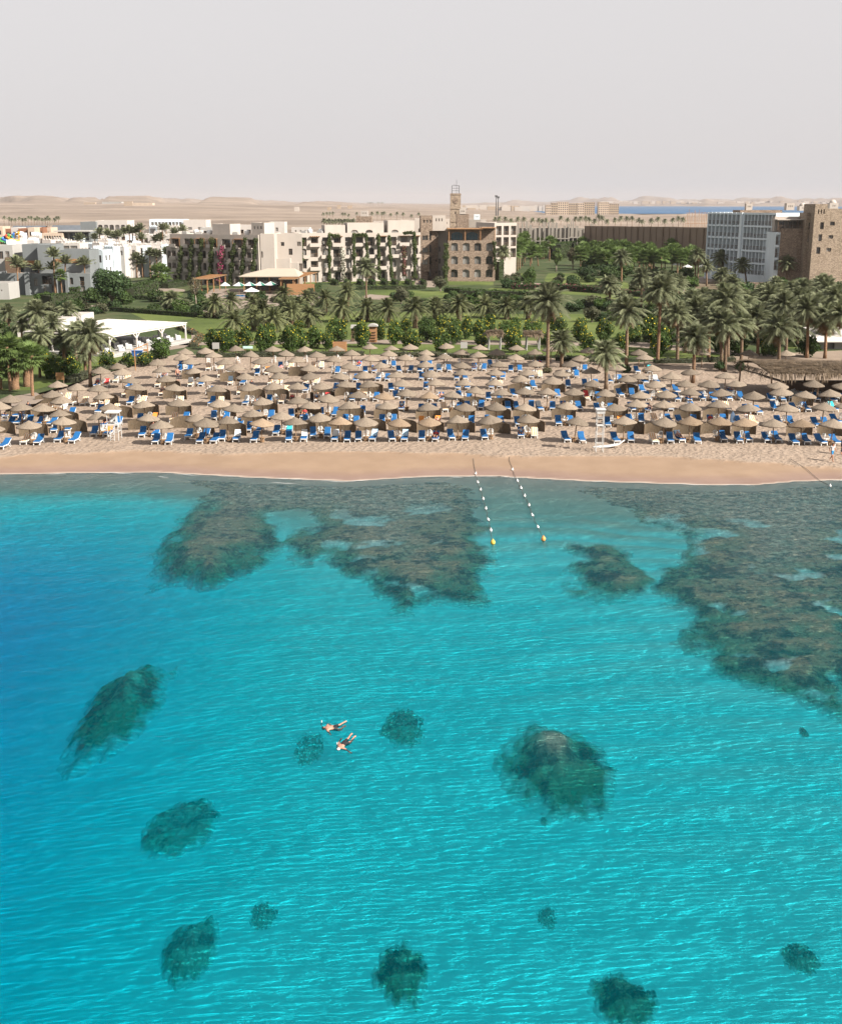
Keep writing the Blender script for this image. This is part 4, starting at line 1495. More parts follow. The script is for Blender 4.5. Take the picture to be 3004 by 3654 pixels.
palm(495 / 2.284, 660 + 735 / 2.284, 510 / 2.284, 660 + 905 / 2.284, 'fan', r=2.0, group='fan palms near the grey building')
for x, y, xb, yb in [(1290, 710, 1295, 842), (1325, 722, 1325, 832)]:
    palm(x / 2.284, 660 + y / 2.284, xb / 2.284, 660 + yb / 2.284, 'fan', r=3.2, group='fan palms beside the white hotel')
for x, y, xb, yb, r in [(1580, 640, 1585, 795, 4.0), (1400, 930, 1410, 1035, 2.6), (1520, 985, 1522, 1045, 2.0)]:
    palm(x / 2.284, 660 + y / 2.284, xb / 2.284, 660 + yb / 2.284, 'date', r=r, group='palms below the white hotel')
# far palms
for x in (100, 128, 160, 187, 210, 235, 260, 287, 306, 323, 348, 374, 391, 407, 445, 462, 480, 38, 78):
    y = 262 + (x * 37 % 23)
    palm(x / 2.284, 660 + y / 2.284, x / 2.284, 660 + 335 / 2.284, 'far', r=2.6, group='far palms before the desert on the left')
for x in (40, 130, 180, 240, 295, 370, 425, 490, 545, 620, 680, 750, 795, 870, 920, 955, 985, 1030, 1100, 1150, 1205, 1250, 1310, 1340, 1480, 1540, 1610, 1660, 75, 455, 840, 1420, 1700):
    y = 290 + (x * 53 % 31) - (35 if x == 955 else 0)
    palm(1750 + x / 2.48, 660 + y / 2.48, 1750 + x / 2.48, 660 + 372 / 2.48, 'far', r=3.6, group='far palms behind the brown fence')
for x, y, yb in [(10, 305, 360), (40, 300, 350), (67, 300, 345), (95, 298, 350), (178, 305, 350), (202, 305, 350), (234, 315, 360), (305, 300, 350), (440, 300, 380), (488, 295, 385), (528, 300, 380), (548, 295, 380),
                 (605, 310, 370), (660, 300, 375), (715, 305, 370), (788, 320, 370), (853, 305, 370)] + [(15 + 26 * k, 362 + (k * 7 % 11), 450) for k in range(11)]:
    palm(1150 + x / 2.48, 640 + y / 2.48, 1150 + x / 2.48, 640 + yb / 2.48, 'far', r=3.0, group='far palms behind the hotel roof')
for x in (405, 423, 430, 445, 490, 500, 523, 535):
    palm(1150 + x / 2.48, 640 + 207 / 2.48, 1150 + x / 2.48, 640 + 246 / 2.48, 'far', r=4.5, rt=(0.4, 0.3), group='palms far out in the desert')
PLAB = {'palms in the thicket on the right': 'grey green date palm, %s from left in the palm thicket behind the beach bar',
        'stout palms behind the flowering shrubs': 'short stout palm, %s from left behind the yellow flowering shrubs',
        'tall date palms above the beach': 'tall date palm, %s from left along the back of the beach',
        'date palms beside the white pavilion': 'date palm, %s from left beside the white roofed pavilion',
        'fan palms at the edge of the beach': 'fan palm, %s from left where lawn meets beach',
        'single palms on the hotel lawn': 'lone tall palm on the lawn before the white hotel',
        'date palms before the stone tower': 'date palm, %s from left in front of the stone tower building',
        'date palms on the garden lawn': 'date palm, %s from left on the hotel garden lawn',
        'fan palms in the hotel garden': 'green fan palm, %s from left in the garden behind the lawn',
        'fan palms below the balcony block': 'green fan palm, %s from left below the blue white balcony block',
        'trimmed palms in the town': 'trimmed upright palm, %s from left among the town houses',
        'fan palms near the grey building': 'short fan palm in front of the grey building',
        'fan palms beside the white hotel': 'broad fan palm, %s of two by the hotel corner',
        'palms below the white hotel': 'palm %s from left at the foot of the ivy hung hotel wing',
        'far palms before the desert on the left': 'distant palm, %s from left before the desert behind the town',
        'far palms behind the brown fence': 'distant palm, %s from left in the line above the brown fence',
        'far palms behind the hotel roof': 'distant palm, %s from left behind the hotel roofs',
        'palms far out in the desert': 'tiny palm, %s from left alone far out in the desert'}
for grp, lab in PLAB.items():
    L_ = sorted([p for p in PALMS if p[1] == grp], key=lambda p: p[2])
    for i, p in enumerate(L_):
        p[0]['label'] = lab % nth(i) if '%s' in lab else lab


def leaf_cloud(q, pts, nrm, size, squash=1.0):
    """Leaf-sized triangles pairs scattered at points, facing roughly along nrm."""
    n = len(pts)
    a = q.normal(size=(n, 3))
    d = nrm + 0.9 * a
    d /= np.linalg.norm(d, axis=1)[:, None] + 1e-9
    u = np.cross(d, q.normal(size=(n, 3)))
    u /= np.linalg.norm(u, axis=1)[:, None] + 1e-9
    w = np.cross(d, u)
    s = size * q.uniform(0.6, 1.35, (n, 1))
    V = np.stack([pts - u * s, pts - w * s * 0.6, pts + u * s, pts + w * s * 0.6], 1).reshape(-1, 3)
    F = np.arange(4 * n).reshape(n, 4)
    return V, F


def shrub_mesh(seed, matr, n=1700, size=0.11, up=1.0):
    """Rounded bush about 1 m in radius and 2 m high made of leaves."""
    q = np.random.RandomState(seed)
    d = q.normal(size=(n, 3))
    d /= np.linalg.norm(d, axis=1)[:, None]
    lob = 1 + 0.22 * np.sin(3 * np.arctan2(d[:, 1], d[:, 0]) + seed) * (1 - d[:, 2] ** 2) + 0.18 * np.sin(5 * d[:, 2] + seed * 2 + 2 * np.arctan2(d[:, 1], d[:, 0]))
    r = lob * (1 - 0.5 * q.rand(n) ** 2.2)
    P = d * r[:, None] * 0.92
    P[:, 2] = P[:, 2] * up + 1.0 * up
    V, F = leaf_cloud(q, P, d, size)
    k = q.rand(n)
    top = d[:, 2] > -0.35
    sel = np.where((k < 0.11) & top & (r > 0.8))[0]
    VF, FF = leaf_cloud(q, P[sel] * 1.0 + d[sel] * 0.1, d[sel] * 1.5, size * 0.62)
    return tri_mesh('foliage', V, F, matr), tri_mesh('flowers', VF, FF, M_flower)


SHRUBS = [shrub_mesh(i, M_shrub, up=1.05) for i in range(6)]
STEM = MB().tube([(0, 0, -0.1), (0.02, 0, 0.4), (-0.03, 0.02, 0.9)], [0.07, 0.06, 0.04], 6).mesh('stem', M_bark, True)


def shrub(px, pyb, wpx, hpx, fl=0.6):
    """A flowering shrub: foot pixel, width and height in pixels."""
    g = at(px, pyb)
    k = pmpp(g)
    rx, hz = wpx / 2 / k, hpx / k / 1.02
    o = thing('flowering_shrub', None, 'shrub', (g.x, g.y, g.z), 0, 'yellow flowering shrubs along the garden path')
    a, b = rng.choice(SHRUBS)
    rz = rng.uniform(0, 6.28)
    fo = link('foliage', a, o, rz=rz, sc=(rx, rx, hz / 2.1))
    if rng.random() < fl:
        link('flowers', b, fo)
    link('stem', STEM, o)
    return o


SH = []
for key, pts in {'A7': [(135, 540, 125, 165), (235, 555, 150, 180), (305, 530, 90, 150), (385, 530, 100, 190), (530, 560, 150, 220), (580, 500, 90, 170), (730, 560, 150, 210), (800, 530, 120, 170), (915, 525, 130, 175),
                        (1025, 535, 90, 135), (1095, 475, 150, 185), (1065, 430, 110, 130), (1285, 520, 130, 210), (1430, 465, 85, 165), (1535, 500, 120, 190), (1655, 540, 130, 160), (1620, 400, 90, 110), (795, 380, 90, 70)],
                 'A8': [(45, 545, 120, 160), (160, 480, 140, 200), (265, 560, 130, 190), (275, 380, 110, 110), (370, 495, 120, 200), (470, 455, 90, 180), (570, 490, 120, 200), (640, 435, 100, 175), (580, 520, 100, 100),
                        (770, 480, 140, 170), (840, 400, 90, 115), (970, 440, 150, 140), (830, 560, 130, 190), (1080, 520, 70, 120), (1165, 440, 130, 180), (1340, 480, 120, 150), (1350, 400, 100, 110),
                        (1405, 560, 130, 150), (1525, 475, 130, 180), (1660, 540, 90, 140), (1050, 500, 80, 80)],
                 'A9': [(30, 560, 120, 150), (130, 490, 100, 150), (330, 590, 150, 250), (250, 480, 150, 210), (275, 310, 90, 80), (430, 480, 100, 160), (650, 520, 120, 90), (770, 560, 90, 170), (930, 580, 140, 160), (1165, 585, 150, 150),
                        (1470, 590, 165, 170), (520, 520, 120, 180)],
                 'A6': [(430, 705, 155, 225), (590, 690, 140, 200), (885, 610, 130, 155), (1050, 595, 105, 125), (1185, 585, 130, 110), (1320, 525, 165, 175)]}.items():
    ox, oy, s = VIEWS[key]
    for x, y, w, h in pts:
        SH.append((shrub(ox + x / s, oy + y / s, w / s, h / s, 0.9 if key != 'A9' else 0.8), ox + x / s, oy + y / s))
SH.sort(key=lambda r: r[1])
for i, r in enumerate(SH):
    r[0]['label'] = 'leafy shrub with yellow flowers, %s from the left along the garden' % nth(i)


def hedge(name, label, a, b_, w, h, matr=M_hedge, flowers=None, dens=26, cat='hedge', size=0.12, group=None):
    """Clipped hedge: a leafy box between two ground points given in pixels."""
    p, r = at(*a), at(*b_)
    d = (r - p)
    L = d.length
    q = np.random.RandomState(int(a[0]) % 991)
    n = int(min(9000, max(300, dens * (L * (w + 2 * h)))))
    u, v = q.rand(n) * L, q.rand(n)
    per = w + 2 * h
    s_ = v * per
    X = np.where(s_ < h, -w / 2, np.where(s_ < h + w, s_ - h - w / 2, w / 2))
    Zz = np.where(s_ < h, s_, np.where(s_ < h + w, h, per - s_))
    nr = np.stack([np.zeros(n), np.where(s_ < h, -1, np.where(s_ < h + w, 0, 1)), ((s_ >= h) & (s_ < h + w)) * 1.0], 1)
    P = np.stack([u, X, Zz], 1) + q.normal(scale=0.07, size=(n, 3)) + nr * (0.10 * np.sin(u * 1.7 + a[0]) + 0.07 * np.sin(u * 4.1))[:, None]
    V, F = leaf_cloud(q, P, nr, size)
    ang = math.atan2(d.y, d.x)
    o = thing(name, label, cat, (p.x, p.y, LAND_Z), ang, group)
    fo = link('foliage', tri_mesh('foliage', V, F, matr), o)
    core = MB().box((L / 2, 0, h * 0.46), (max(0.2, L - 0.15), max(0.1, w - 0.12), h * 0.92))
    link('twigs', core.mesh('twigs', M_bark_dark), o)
    if flowers:
        sel = q.rand(n) < 0.16
        VF, FF = leaf_cloud(q, P[sel] + nr[sel] * 0.06, nr[sel] * 2, size * 0.8)
        link('flowers', tri_mesh('flowers', VF, FF, flowers), fo)
    return o


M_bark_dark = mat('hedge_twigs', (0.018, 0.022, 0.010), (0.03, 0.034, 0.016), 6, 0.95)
HG = [('clipped hedge along the lawn before the hotel terrace', (1270, 1034), (1520, 1032), 1.3, 1.0, None), ('clipped hedge on the lawn below the stone wing', (1590, 1043), (1790, 1058), 1.5, 1.2, None),
      ('low hedge with pink flowers left of the lawn gap', (1822, 1032), (1925, 1034), 1.6, 1.3, M_pink), ('long hedge with pink flowers across the garden lawn', (1990, 1036), (2140, 1046), 1.8, 1.5, M_pink),
      ('hedge with pink flowers behind the palm trunks', (2140, 1046), (2300, 1060), 1.6, 1.2, M_pink), ('yellow green hedge edging the upper lawn', (1930, 1020), (2170, 1030), 1.2, 0.7, None),
      ('dark low hedge at the left of the stout palms', (680, 1090), (830, 1130), 1.0, 0.8, None), ('clipped hedge around the round lawn', (475, 1068), (600, 1072), 1.0, 0.9, None),
      ('long clipped hedge behind the white pavilion roof', (395, 1110), (700, 1132), 1.0, 0.9, None), ('hedge beside the pool terrace pergola', (1108, 1055), (1140, 1032), 1.2, 1.6, None),
      ('tall clipped hedge beside the stone wing', (1766, 1000), (1785, 998), 2.4, 5.5, None), ('dark hedge behind the lawn palms, west part', (1640, 1066), (1935, 1072), 2.2, 2.0, None),
      ('dark hedge behind the lawn palms, east part', (1450, 1092), (2000, 1108), 1.8, 1.5, None), ('tall green hedge at the foot of the construction site', (1985, 925), (2095, 905), 3.0, 6.0, None),
      ('low bushes edging the lawn behind the palms', (2350, 1068), (2450, 1070), 1.5, 1.1, None), ('mixed hedge along the garden lane before the stone wall', (2430, 1050), (2800, 1065), 2.0, 1.2, None),
      ('thick hedge at the foot of the grey building', (165, 1092), (330, 1078), 3.0, 2.3, None), ('green hedge between the big round tree and town', (455, 1062), (560, 1027), 3.0, 2.2, None),
      ('clipped hedge below the ivy covered wing', (590, 1030), (660, 1020), 2.0, 1.4, None), ('bright green hedge square beside the grey building', (255, 1068), (285, 1068), 2.5, 2.6, None),
      ('hedge row at the foot of the white town block', (460, 965), (620, 965), 2.0, 1.4, None), ('dark hedge below the balcony block', (2480, 935), (2780, 930), 5.0, 6.0, None),
      ('dark foliage belt behind the fan palms', (2075, 908), (2500, 905), 6.0, 4.2, None), ('dark foliage belt before the construction site', (1850, 918), (2078, 912), 4.0, 4.0, None), ('dark foliage belt among the fan palms', (2110, 932), (2420, 930), 5.0, 3.0, None)]
for lab, a, b_, w, h, fl in HG:
    hedge('hedge', lab, a, b_, w, h, flowers=fl, size=0.14 if h < 2 else 0.24, dens=26 if h < 2 else 9)
# scrubby edging where the garden meets the sand
EDG = [((700, 1275), (930, 1272)), ((930, 1272), (1130, 1270)), ((1130, 1270), (1300, 1268)), ((1400, 1270), (1560, 1272)), ((1560, 1274), (1760, 1278)), ((1760, 1280), (1950, 1284)), ((1980, 1286), (2210, 1292)),
       ((2330, 1296), (2480, 1296)), ((250, 1375), (330, 1340)), ((330, 1340), (440, 1312)), ((440, 1310), (480, 1290)), ((2480, 1292), (2620, 1290))]
for i, (a, b_) in enumerate(EDG):
    hedge('low_scrub', 'low grey green scrub on the beach edge, %s stretch from the left' % nth([8, 9, 10][i - 8] - 8 if 8 <= i <= 10 else (i + 3 if i < 8 else 11)), a, b_, 1.4, 0.55, leafmat('scrub_leaf%d' % i, (0.045, 0.05, 0.028), (0.10, 0.10, 0.06)) if i == 0 else bpy.data.materials['scrub_leaf0'], cat='scrub', dens=22, size=0.13,
          group='low scrub along the beach edge')
# orange-flowered border beside the pavilion path
hedge('flower_border', 'orange red flower border curving round the pavilion path', (640, 1172), (700, 1196), 1.0, 0.6, M_dry, mat('orange_flower', (0.30, 0.11, 0.03), (0.38, 0.16, 0.05), 3, 0.8), cat='flowers')
hedge('flower_border', 'orange red flower border on the beach side of the path', (716, 1205), (690, 1240), 1.0, 0.6, M_dry, bpy.data.materials['orange_flower'], cat='flowers')


def tree(label, px, pyb, wpx, hpx, trunk_frac, matr, n=5200, size=0.28, seed=1, shape=1.0, bare=False, group=None):
    """Broad-leaved tree: trunk with limbs and a crown of leaf clumps."""
    g = at(px, pyb)
    k = pmpp(g)
    H, Rr = hpx / k, wpx / k / 2
    q = np.random.RandomState(seed)
    th = H * trunk_frac
    o = thing('tree', label, 'tree', (g.x, g.y, g.z), 0, group)
    t = MB()
    t.tube([(0, 0, -0.2), (0.1, 0, th * 0.6), (0, 0.1, th * 1.15)], [Rr * 0.1, Rr * 0.075, Rr * 0.06], 8)
    cz = th + (H - th) / 2
    cl = []
    for i in range(26):
        d = q.normal(size=3)
        d /= np.linalg.norm(d)
        rr = q.uniform(0.45, 0.95)
        c = np.array([d[0] * Rr * rr * 0.8, d[1] * Rr * rr * 0.8, cz + d[2] * (H - th) / 2 * rr * 0.85])
        cl.append(c)
        if i % 2 == 0:
            mid = np.array([c[0] * 0.45, c[1] * 0.45, th + (c[2] - th) * 0.55])
            t.tube([(0, 0.05, th * 0.95), tuple(mid), tuple(c)], [Rr * 0.045, Rr * 0.03, Rr * 0.012], 5)
    link('trunk', t.mesh('trunk', M_bark, True), o)
    idx = q.randint(0, len(cl), n)
    cen = np.array(cl)[idx]
    d = q.normal(size=(n, 3))
    d /= np.linalg.norm(d, axis=1)[:, None]
    P = cen + d * (Rr * 0.34 * q.uniform(0.35, 1.0, (n, 1)) ** 0.5) * np.array([1, 1, 0.9])
    out = P - np.array([0, 0, cz])
    out /= np.linalg.norm(out, axis=1)[:, None] + 1e-9
    V, F = leaf_cloud(q, P, out + d * 0.6, size)
    link('crown', tri_mesh('crown', V, F, matr), o)
    return o


tree('big round dark green tree standing above the pavilion path', 402, 1105, 146, 155, 0.2, M_tree, 7000, 0.24, 3)
tree('small bright green tree on the upper lawn', 1983, 970, 50, 88, 0.25, M_fan, 2200, 0.2, 5)
tree('olive brown round tree beside the bright green tree', 2042, 962, 50, 78, 0.22, M_dry, 2200, 0.2, 6)
tree('thin half bare pale tree beside the pool terrace', 700, 1105, 62, 125, 0.4, M_dry, 500, 0.15, 7)
tree('grey green bushy tree before the stone wing entrance', 1570, 1040, 58, 58, 0.15, leafmat('olive_leaf', (0.055, 0.062, 0.032), (0.105, 0.105, 0.06)), 1700, 0.17, 8)
tree('grey green round shrub left of the entrance tree', 1430, 1085, 70, 62, 0.1, bpy.data.materials['olive_leaf'], 2000, 0.16, 9)
tree('pale olive shrub by the flower box of the stone wing', 1812, 1020, 52, 42, 0.12, bpy.data.materials['olive_leaf'], 1200, 0.16, 10)
tree('dark broad shrub on the lane beside the stone wall', 2850, 1050, 90, 52, 0.08, M_tree, 2600, 0.18, 11)
tree('dark shrub right of the broad one on the lane', 2950, 1058, 60, 38, 0.08, M_tree, 1600, 0.18, 12)
tree('spiky dark plant clump before the fan palm avenue', 1890, 1010, 62, 60, 0.05, M_shrub, 1800, 0.22, 13)
tree('dark thicket on the lawn corner behind the date palm', 2095, 1000, 90, 50, 0.08, M_tree, 2200, 0.2, 14)
tree('tall dark tree against the balcony block', 2750, 925, 48, 120, 0.35, M_tree, 1800, 0.26, 15)
tree('dark leafy tree at the foot of the balcony block', 2660, 925, 70, 70, 0.1, M_tree, 2200, 0.28, 16)
tree('olive shrub by the palms beside the garden strip', 2110, 1150, 70, 60, 0.1, bpy.data.materials['olive_leaf'], 1500, 0.15, 17)
tree('olive shrub farther along the garden strip', 2190, 1140, 80, 60, 0.1, bpy.data.materials['olive_leaf'], 1500, 0.15, 18)
tree('dry grass clump at the foot of the tall beach palm', 1952, 1330, 40, 18, 0.05, M_dry, 400, 0.12, 19)
tree('dark shrub at the foot of the beach palm pair', 2565, 1325, 46, 42, 0.05, M_tree, 900, 0.11, 20)
tree('dark shrub beside the thatched bar entrance', 2638, 1330, 44, 44, 0.05, M_tree, 900, 0.11, 21)
tree('dark shrub at the foot of the leaning beach palm', 2232, 1330, 44, 28, 0.05, M_tree, 700, 0.11, 22)

BUSH = [shrub_mesh(30 + i, m_, n=900, size=0.15, up=0.8)[0] for i, m_ in enumerate((M_hedge, M_tree, bpy.data.materials['olive_leaf'], M_hedge, M_shrub))]
q = random.Random(77)
BS = []
for (x0, x1, y0, y1, k, rmin, rmax) in [(1300, 1950, 1062, 1078, 16, 0.9, 1.6), (1440, 2000, 1086, 1116, 26, 0.9, 1.7), (1950, 2480, 1085, 1150, 20, 1.0, 1.9), (540, 740, 1065, 1128, 26, 0.9, 2.0), (2330, 3040, 1085, 1250, 40, 1.0, 2.2),
                                        (740, 1300, 1118, 1150, 18, 0.7, 1.3), (1800, 2060, 985, 1030, 12, 1.0, 2.0), (2080, 2500, 960, 1040, 36, 1.2, 2.6), (2500, 3040, 1000, 1075, 26, 1.2, 2.4), (150, 460, 1060, 1125, 26, 1.0, 2.3), (0, 330, 1170, 1330, 22, 0.8, 1.5),
                                        (880, 1180, 1060, 1110, 14, 0.8, 1.4)]:
    for _ in range(k):
        g = at(q.uniform(x0, x1), q.uniform(y0, y1))
        r = q.uniform(rmin, rmax)
        o = thing('garden_bush', None, 'bush', (g.x, g.y, LAND_Z - 0.05), 0, 'leafy bushes in the garden')
        link('foliage', q.choice(BUSH), o, rz=q.uniform(0, 6.28), sc=(r * q.uniform(0.9, 1.3), r, r * q.uniform(0.7, 1.0)))
        link('stem', STEM, o, sc=(1, 1, r * 0.7))
        BS.append((proj(g)[0], proj(g)[1], o))
BS.sort(key=lambda b_: b_[1])
nband = 8
per = len(BS) // nband + 1
for k in range(nband):
    for i, b_ in enumerate(sorted(BS[k * per:(k + 1) * per], key=lambda t: t[0])):
        b_[2]['label'] = 'green garden bush, %s from left in the %s band from the hotel' % (nth(i), nth(k))
# ------------------------------------------------------------------ buildings
def plaster(name, c, var=0.10, scale=0.35, bump=0.12):
    return mat(name, [x * (1 - var) for x in c], [x * (1 + var) for x in c], scale, 0.9, bump=bump, bscale=2.0, contrast=0.28, detail=7, vec=(1.6, 1.6, 0.5))


M_plaster = plaster('white_plaster', (0.37, 0.328, 0.292), 0.08)
M_plaster2 = plaster('town_plaster', (0.40, 0.37, 0.345), 0.08)
M_grey = plaster('grey_plaster', (0.14, 0.152, 0.156))
M_greylight = plaster('pale_grey_plaster', (0.30, 0.29, 0.275))
M_bluewhite = plaster('shade_blue_white', (0.54, 0.60, 0.64))  # white plaster with the blue of shade put into its colour
M_cream = plaster('cream_plaster', (0.40, 0.32, 0.25))
M_terra = plaster('terracotta_plaster', (0.20, 0.095, 0.055))
M_beige = plaster('beige_plaster', (0.30, 0.235, 0.175))
M_roofc = plaster('flat_roof', (0.25, 0.225, 0.20), 0.15)
M_slate = plaster('grey_roof_panels', (0.085, 0.095, 0.11), 0.2)
M_glass = mat('window_glass', (0.022, 0.023, 0.024), (0.055, 0.055, 0.052), 1.2, 0.12, spec=0.6, rnd=0.4)
M_curtain = mat('curtained_glass', (0.13, 0.128, 0.122), (0.26, 0.25, 0.235), 2.5, 0.25, spec=0.5, vec=(4, 4, 0.3), rnd=0.3)
M_bglass = mat('teal_glass', (0.02, 0.055, 0.065), (0.04, 0.085, 0.10), 1.2, 0.12, spec=0.6)
M_fwood = mat('dark_wood', (0.085, 0.055, 0.036), (0.14, 0.092, 0.06), 5, 0.7)
M_pine = mat('warm_wood', (0.22, 0.11, 0.05), (0.33, 0.18, 0.085), 3, 0.8, vec=(0.4, 0.4, 6), bump=0.3)
M_steel = mat('dark_steel', (0.03, 0.03, 0.032), (0.06, 0.06, 0.062), 4, 0.5)
M_concrete = plaster('raw_concrete', (0.21, 0.19, 0.165), 0.2)
M_rust = plaster('fence_cloth', (0.19, 0.142, 0.108), 0.15)


def M_masonry(name, c1, c2, mortar, sc=1.0):
    """Rough coursed rubble wall: irregular stones with recessed joints."""
    m, n, l, b = nodes_of(name)
    b.inputs['Roughness'].default_value = 0.95
    b.inputs['Specular IOR Level'].default_value = 0.1
    tc = N(n, 'TexCoord')
    mp = N(n, 'Mapping')
    mp.inputs['Scale'].default_value = (1.3 * sc, 1.3 * sc, 2.2 * sc)
    l.new(tc.outputs['Object'], mp.inputs['Vector'])
    vo = N(n, 'TexVoronoi', Scale=1.0)
    ve = N(n, 'TexVoronoi', Scale=1.0, feature='DISTANCE_TO_EDGE')
    no = N(n, 'TexNoise', Scale=0.5, Detail=6.0)
    for t in (vo, ve):
        l.new(mp.outputs[0], t.inputs['Vector'])
    l.new(tc.outputs['Object'], no.inputs['Vector'])
    sp = N(n, 'SeparateColor')
    l.new(vo.outputs['Color'], sp.inputs[0])
    ad = N(n, 'Math', operation='MULTIPLY_ADD')
    l.new(no.outputs['Fac'], ad.inputs[0])
    ad.inputs[1].default_value = 0.8
    l.new(sp.outputs[0], ad.inputs[2])
    rp = N(n, 'ValToRGB')
    e = rp.color_ramp.elements
    e[0].position, e[0].color = 0.2, rgba(c1)
    e[1].position, e[1].color = 1.3 if False else 1.0, rgba(c2)
    l.new(ad.outputs[0], rp.inputs[0])
    jr = N(n, 'MapRange')
    jr.inputs['From Max'].default_value = 0.09
    l.new(ve.outputs['Distance'], jr.inputs['Value'])
    mx = N(n, 'MixRGB')
    l.new(jr.outputs[0], mx.inputs[0])
    mx.inputs[1].default_value = rgba(mortar)
    l.new(rp.outputs[0], mx.inputs[2])
    l.new(mx.outputs[0], b.inputs['Base Color'])
    bp = N(n, 'Bump', Strength=0.9, Distance=0.08)
    l.new(jr.outputs[0], bp.inputs['Height'])
    l.new(bp.outputs[0], b.inputs['Normal'])
    return m


M_stone = M_masonry('rubble_stone', (0.165, 0.122, 0.092), (0.275, 0.21, 0.162), (0.12, 0.09, 0.068), 1.5)
M_stone2 = M_masonry('tower_stone', (0.21, 0.162, 0.12), (0.33, 0.262, 0.20), (0.155, 0.12, 0.09), 1.5)

WIN = {}


def window_mesh(w, h, kind, v):
    key = (round(w, 2), round(h, 2), kind, v)
    if key in WIN:
        return WIN[key]
    b = MB()
    t = 0.07
    if kind == 'a':
        n = 8
        arc = [(w / 2 - w / 2 * math.cos(math.pi * i / n), h - w * 0.28 + w * 0.28 * math.sin(math.pi * i / n)) for i in range(n + 1)]
        b.poly([(0, 0.02, 0), (w, 0.02, 0)] + [(x, 0.02, z) for x, z in arc[::-1]], 0)
    else:
        b.poly([(0, 0.02, 0), (w, 0.02, 0), (w, 0.02, h), (0, 0.02, h)], 0)
    for x in ([0, w - t] + ([w / 2 - t / 2] if w > 0.9 else []) + ([w * 0.25 - t / 2, w * 0.75 - t / 2] if w > 2.4 else [])):
        b.box((x + t / 2, 0, h / 2 * (0.8 if kind == 'a' and (x == 0 or x == w - t) else 0.97)), (t, 0.06, h * (0.78 if kind == 'a' and (x == 0 or x == w - t) else 0.95)), 1)
    b.box((w / 2, 0, t / 2), (w, 0.07, t), 1)
    b.box((w / 2, 0, h * 0.72), (w, 0.05, t * 0.8), 1)
    me = b.mesh('window', [{0: M_glass, 1: M_curtain, 2: M_bglass}[v], M_fwood if v != 2 else M_steel])
    WIN[key] = me
    return me


def rail_mesh(w, m=None):
    key = ('rail', round(w, 2), m.name if m else '')
    if key in WIN:
        return WIN[key]
    b = MB()
    b.box((w / 2, 0, 0.98), (w, 0.07, 0.09)).box((w / 2, 0, 0.12), (w, 0.05, 0.05)).box((w / 2, 0, 0.55), (w, 0.04, 0.05))
    for i in range(max(2, int(w / 0.35))):
        b.box(((i + 0.5) * w / max(2, int(w / 0.35)), 0, 0.5), (0.035, 0.035, 0.95))
    me = b.mesh('railing', m or M_fwood)
    WIN[key] = me
    return me


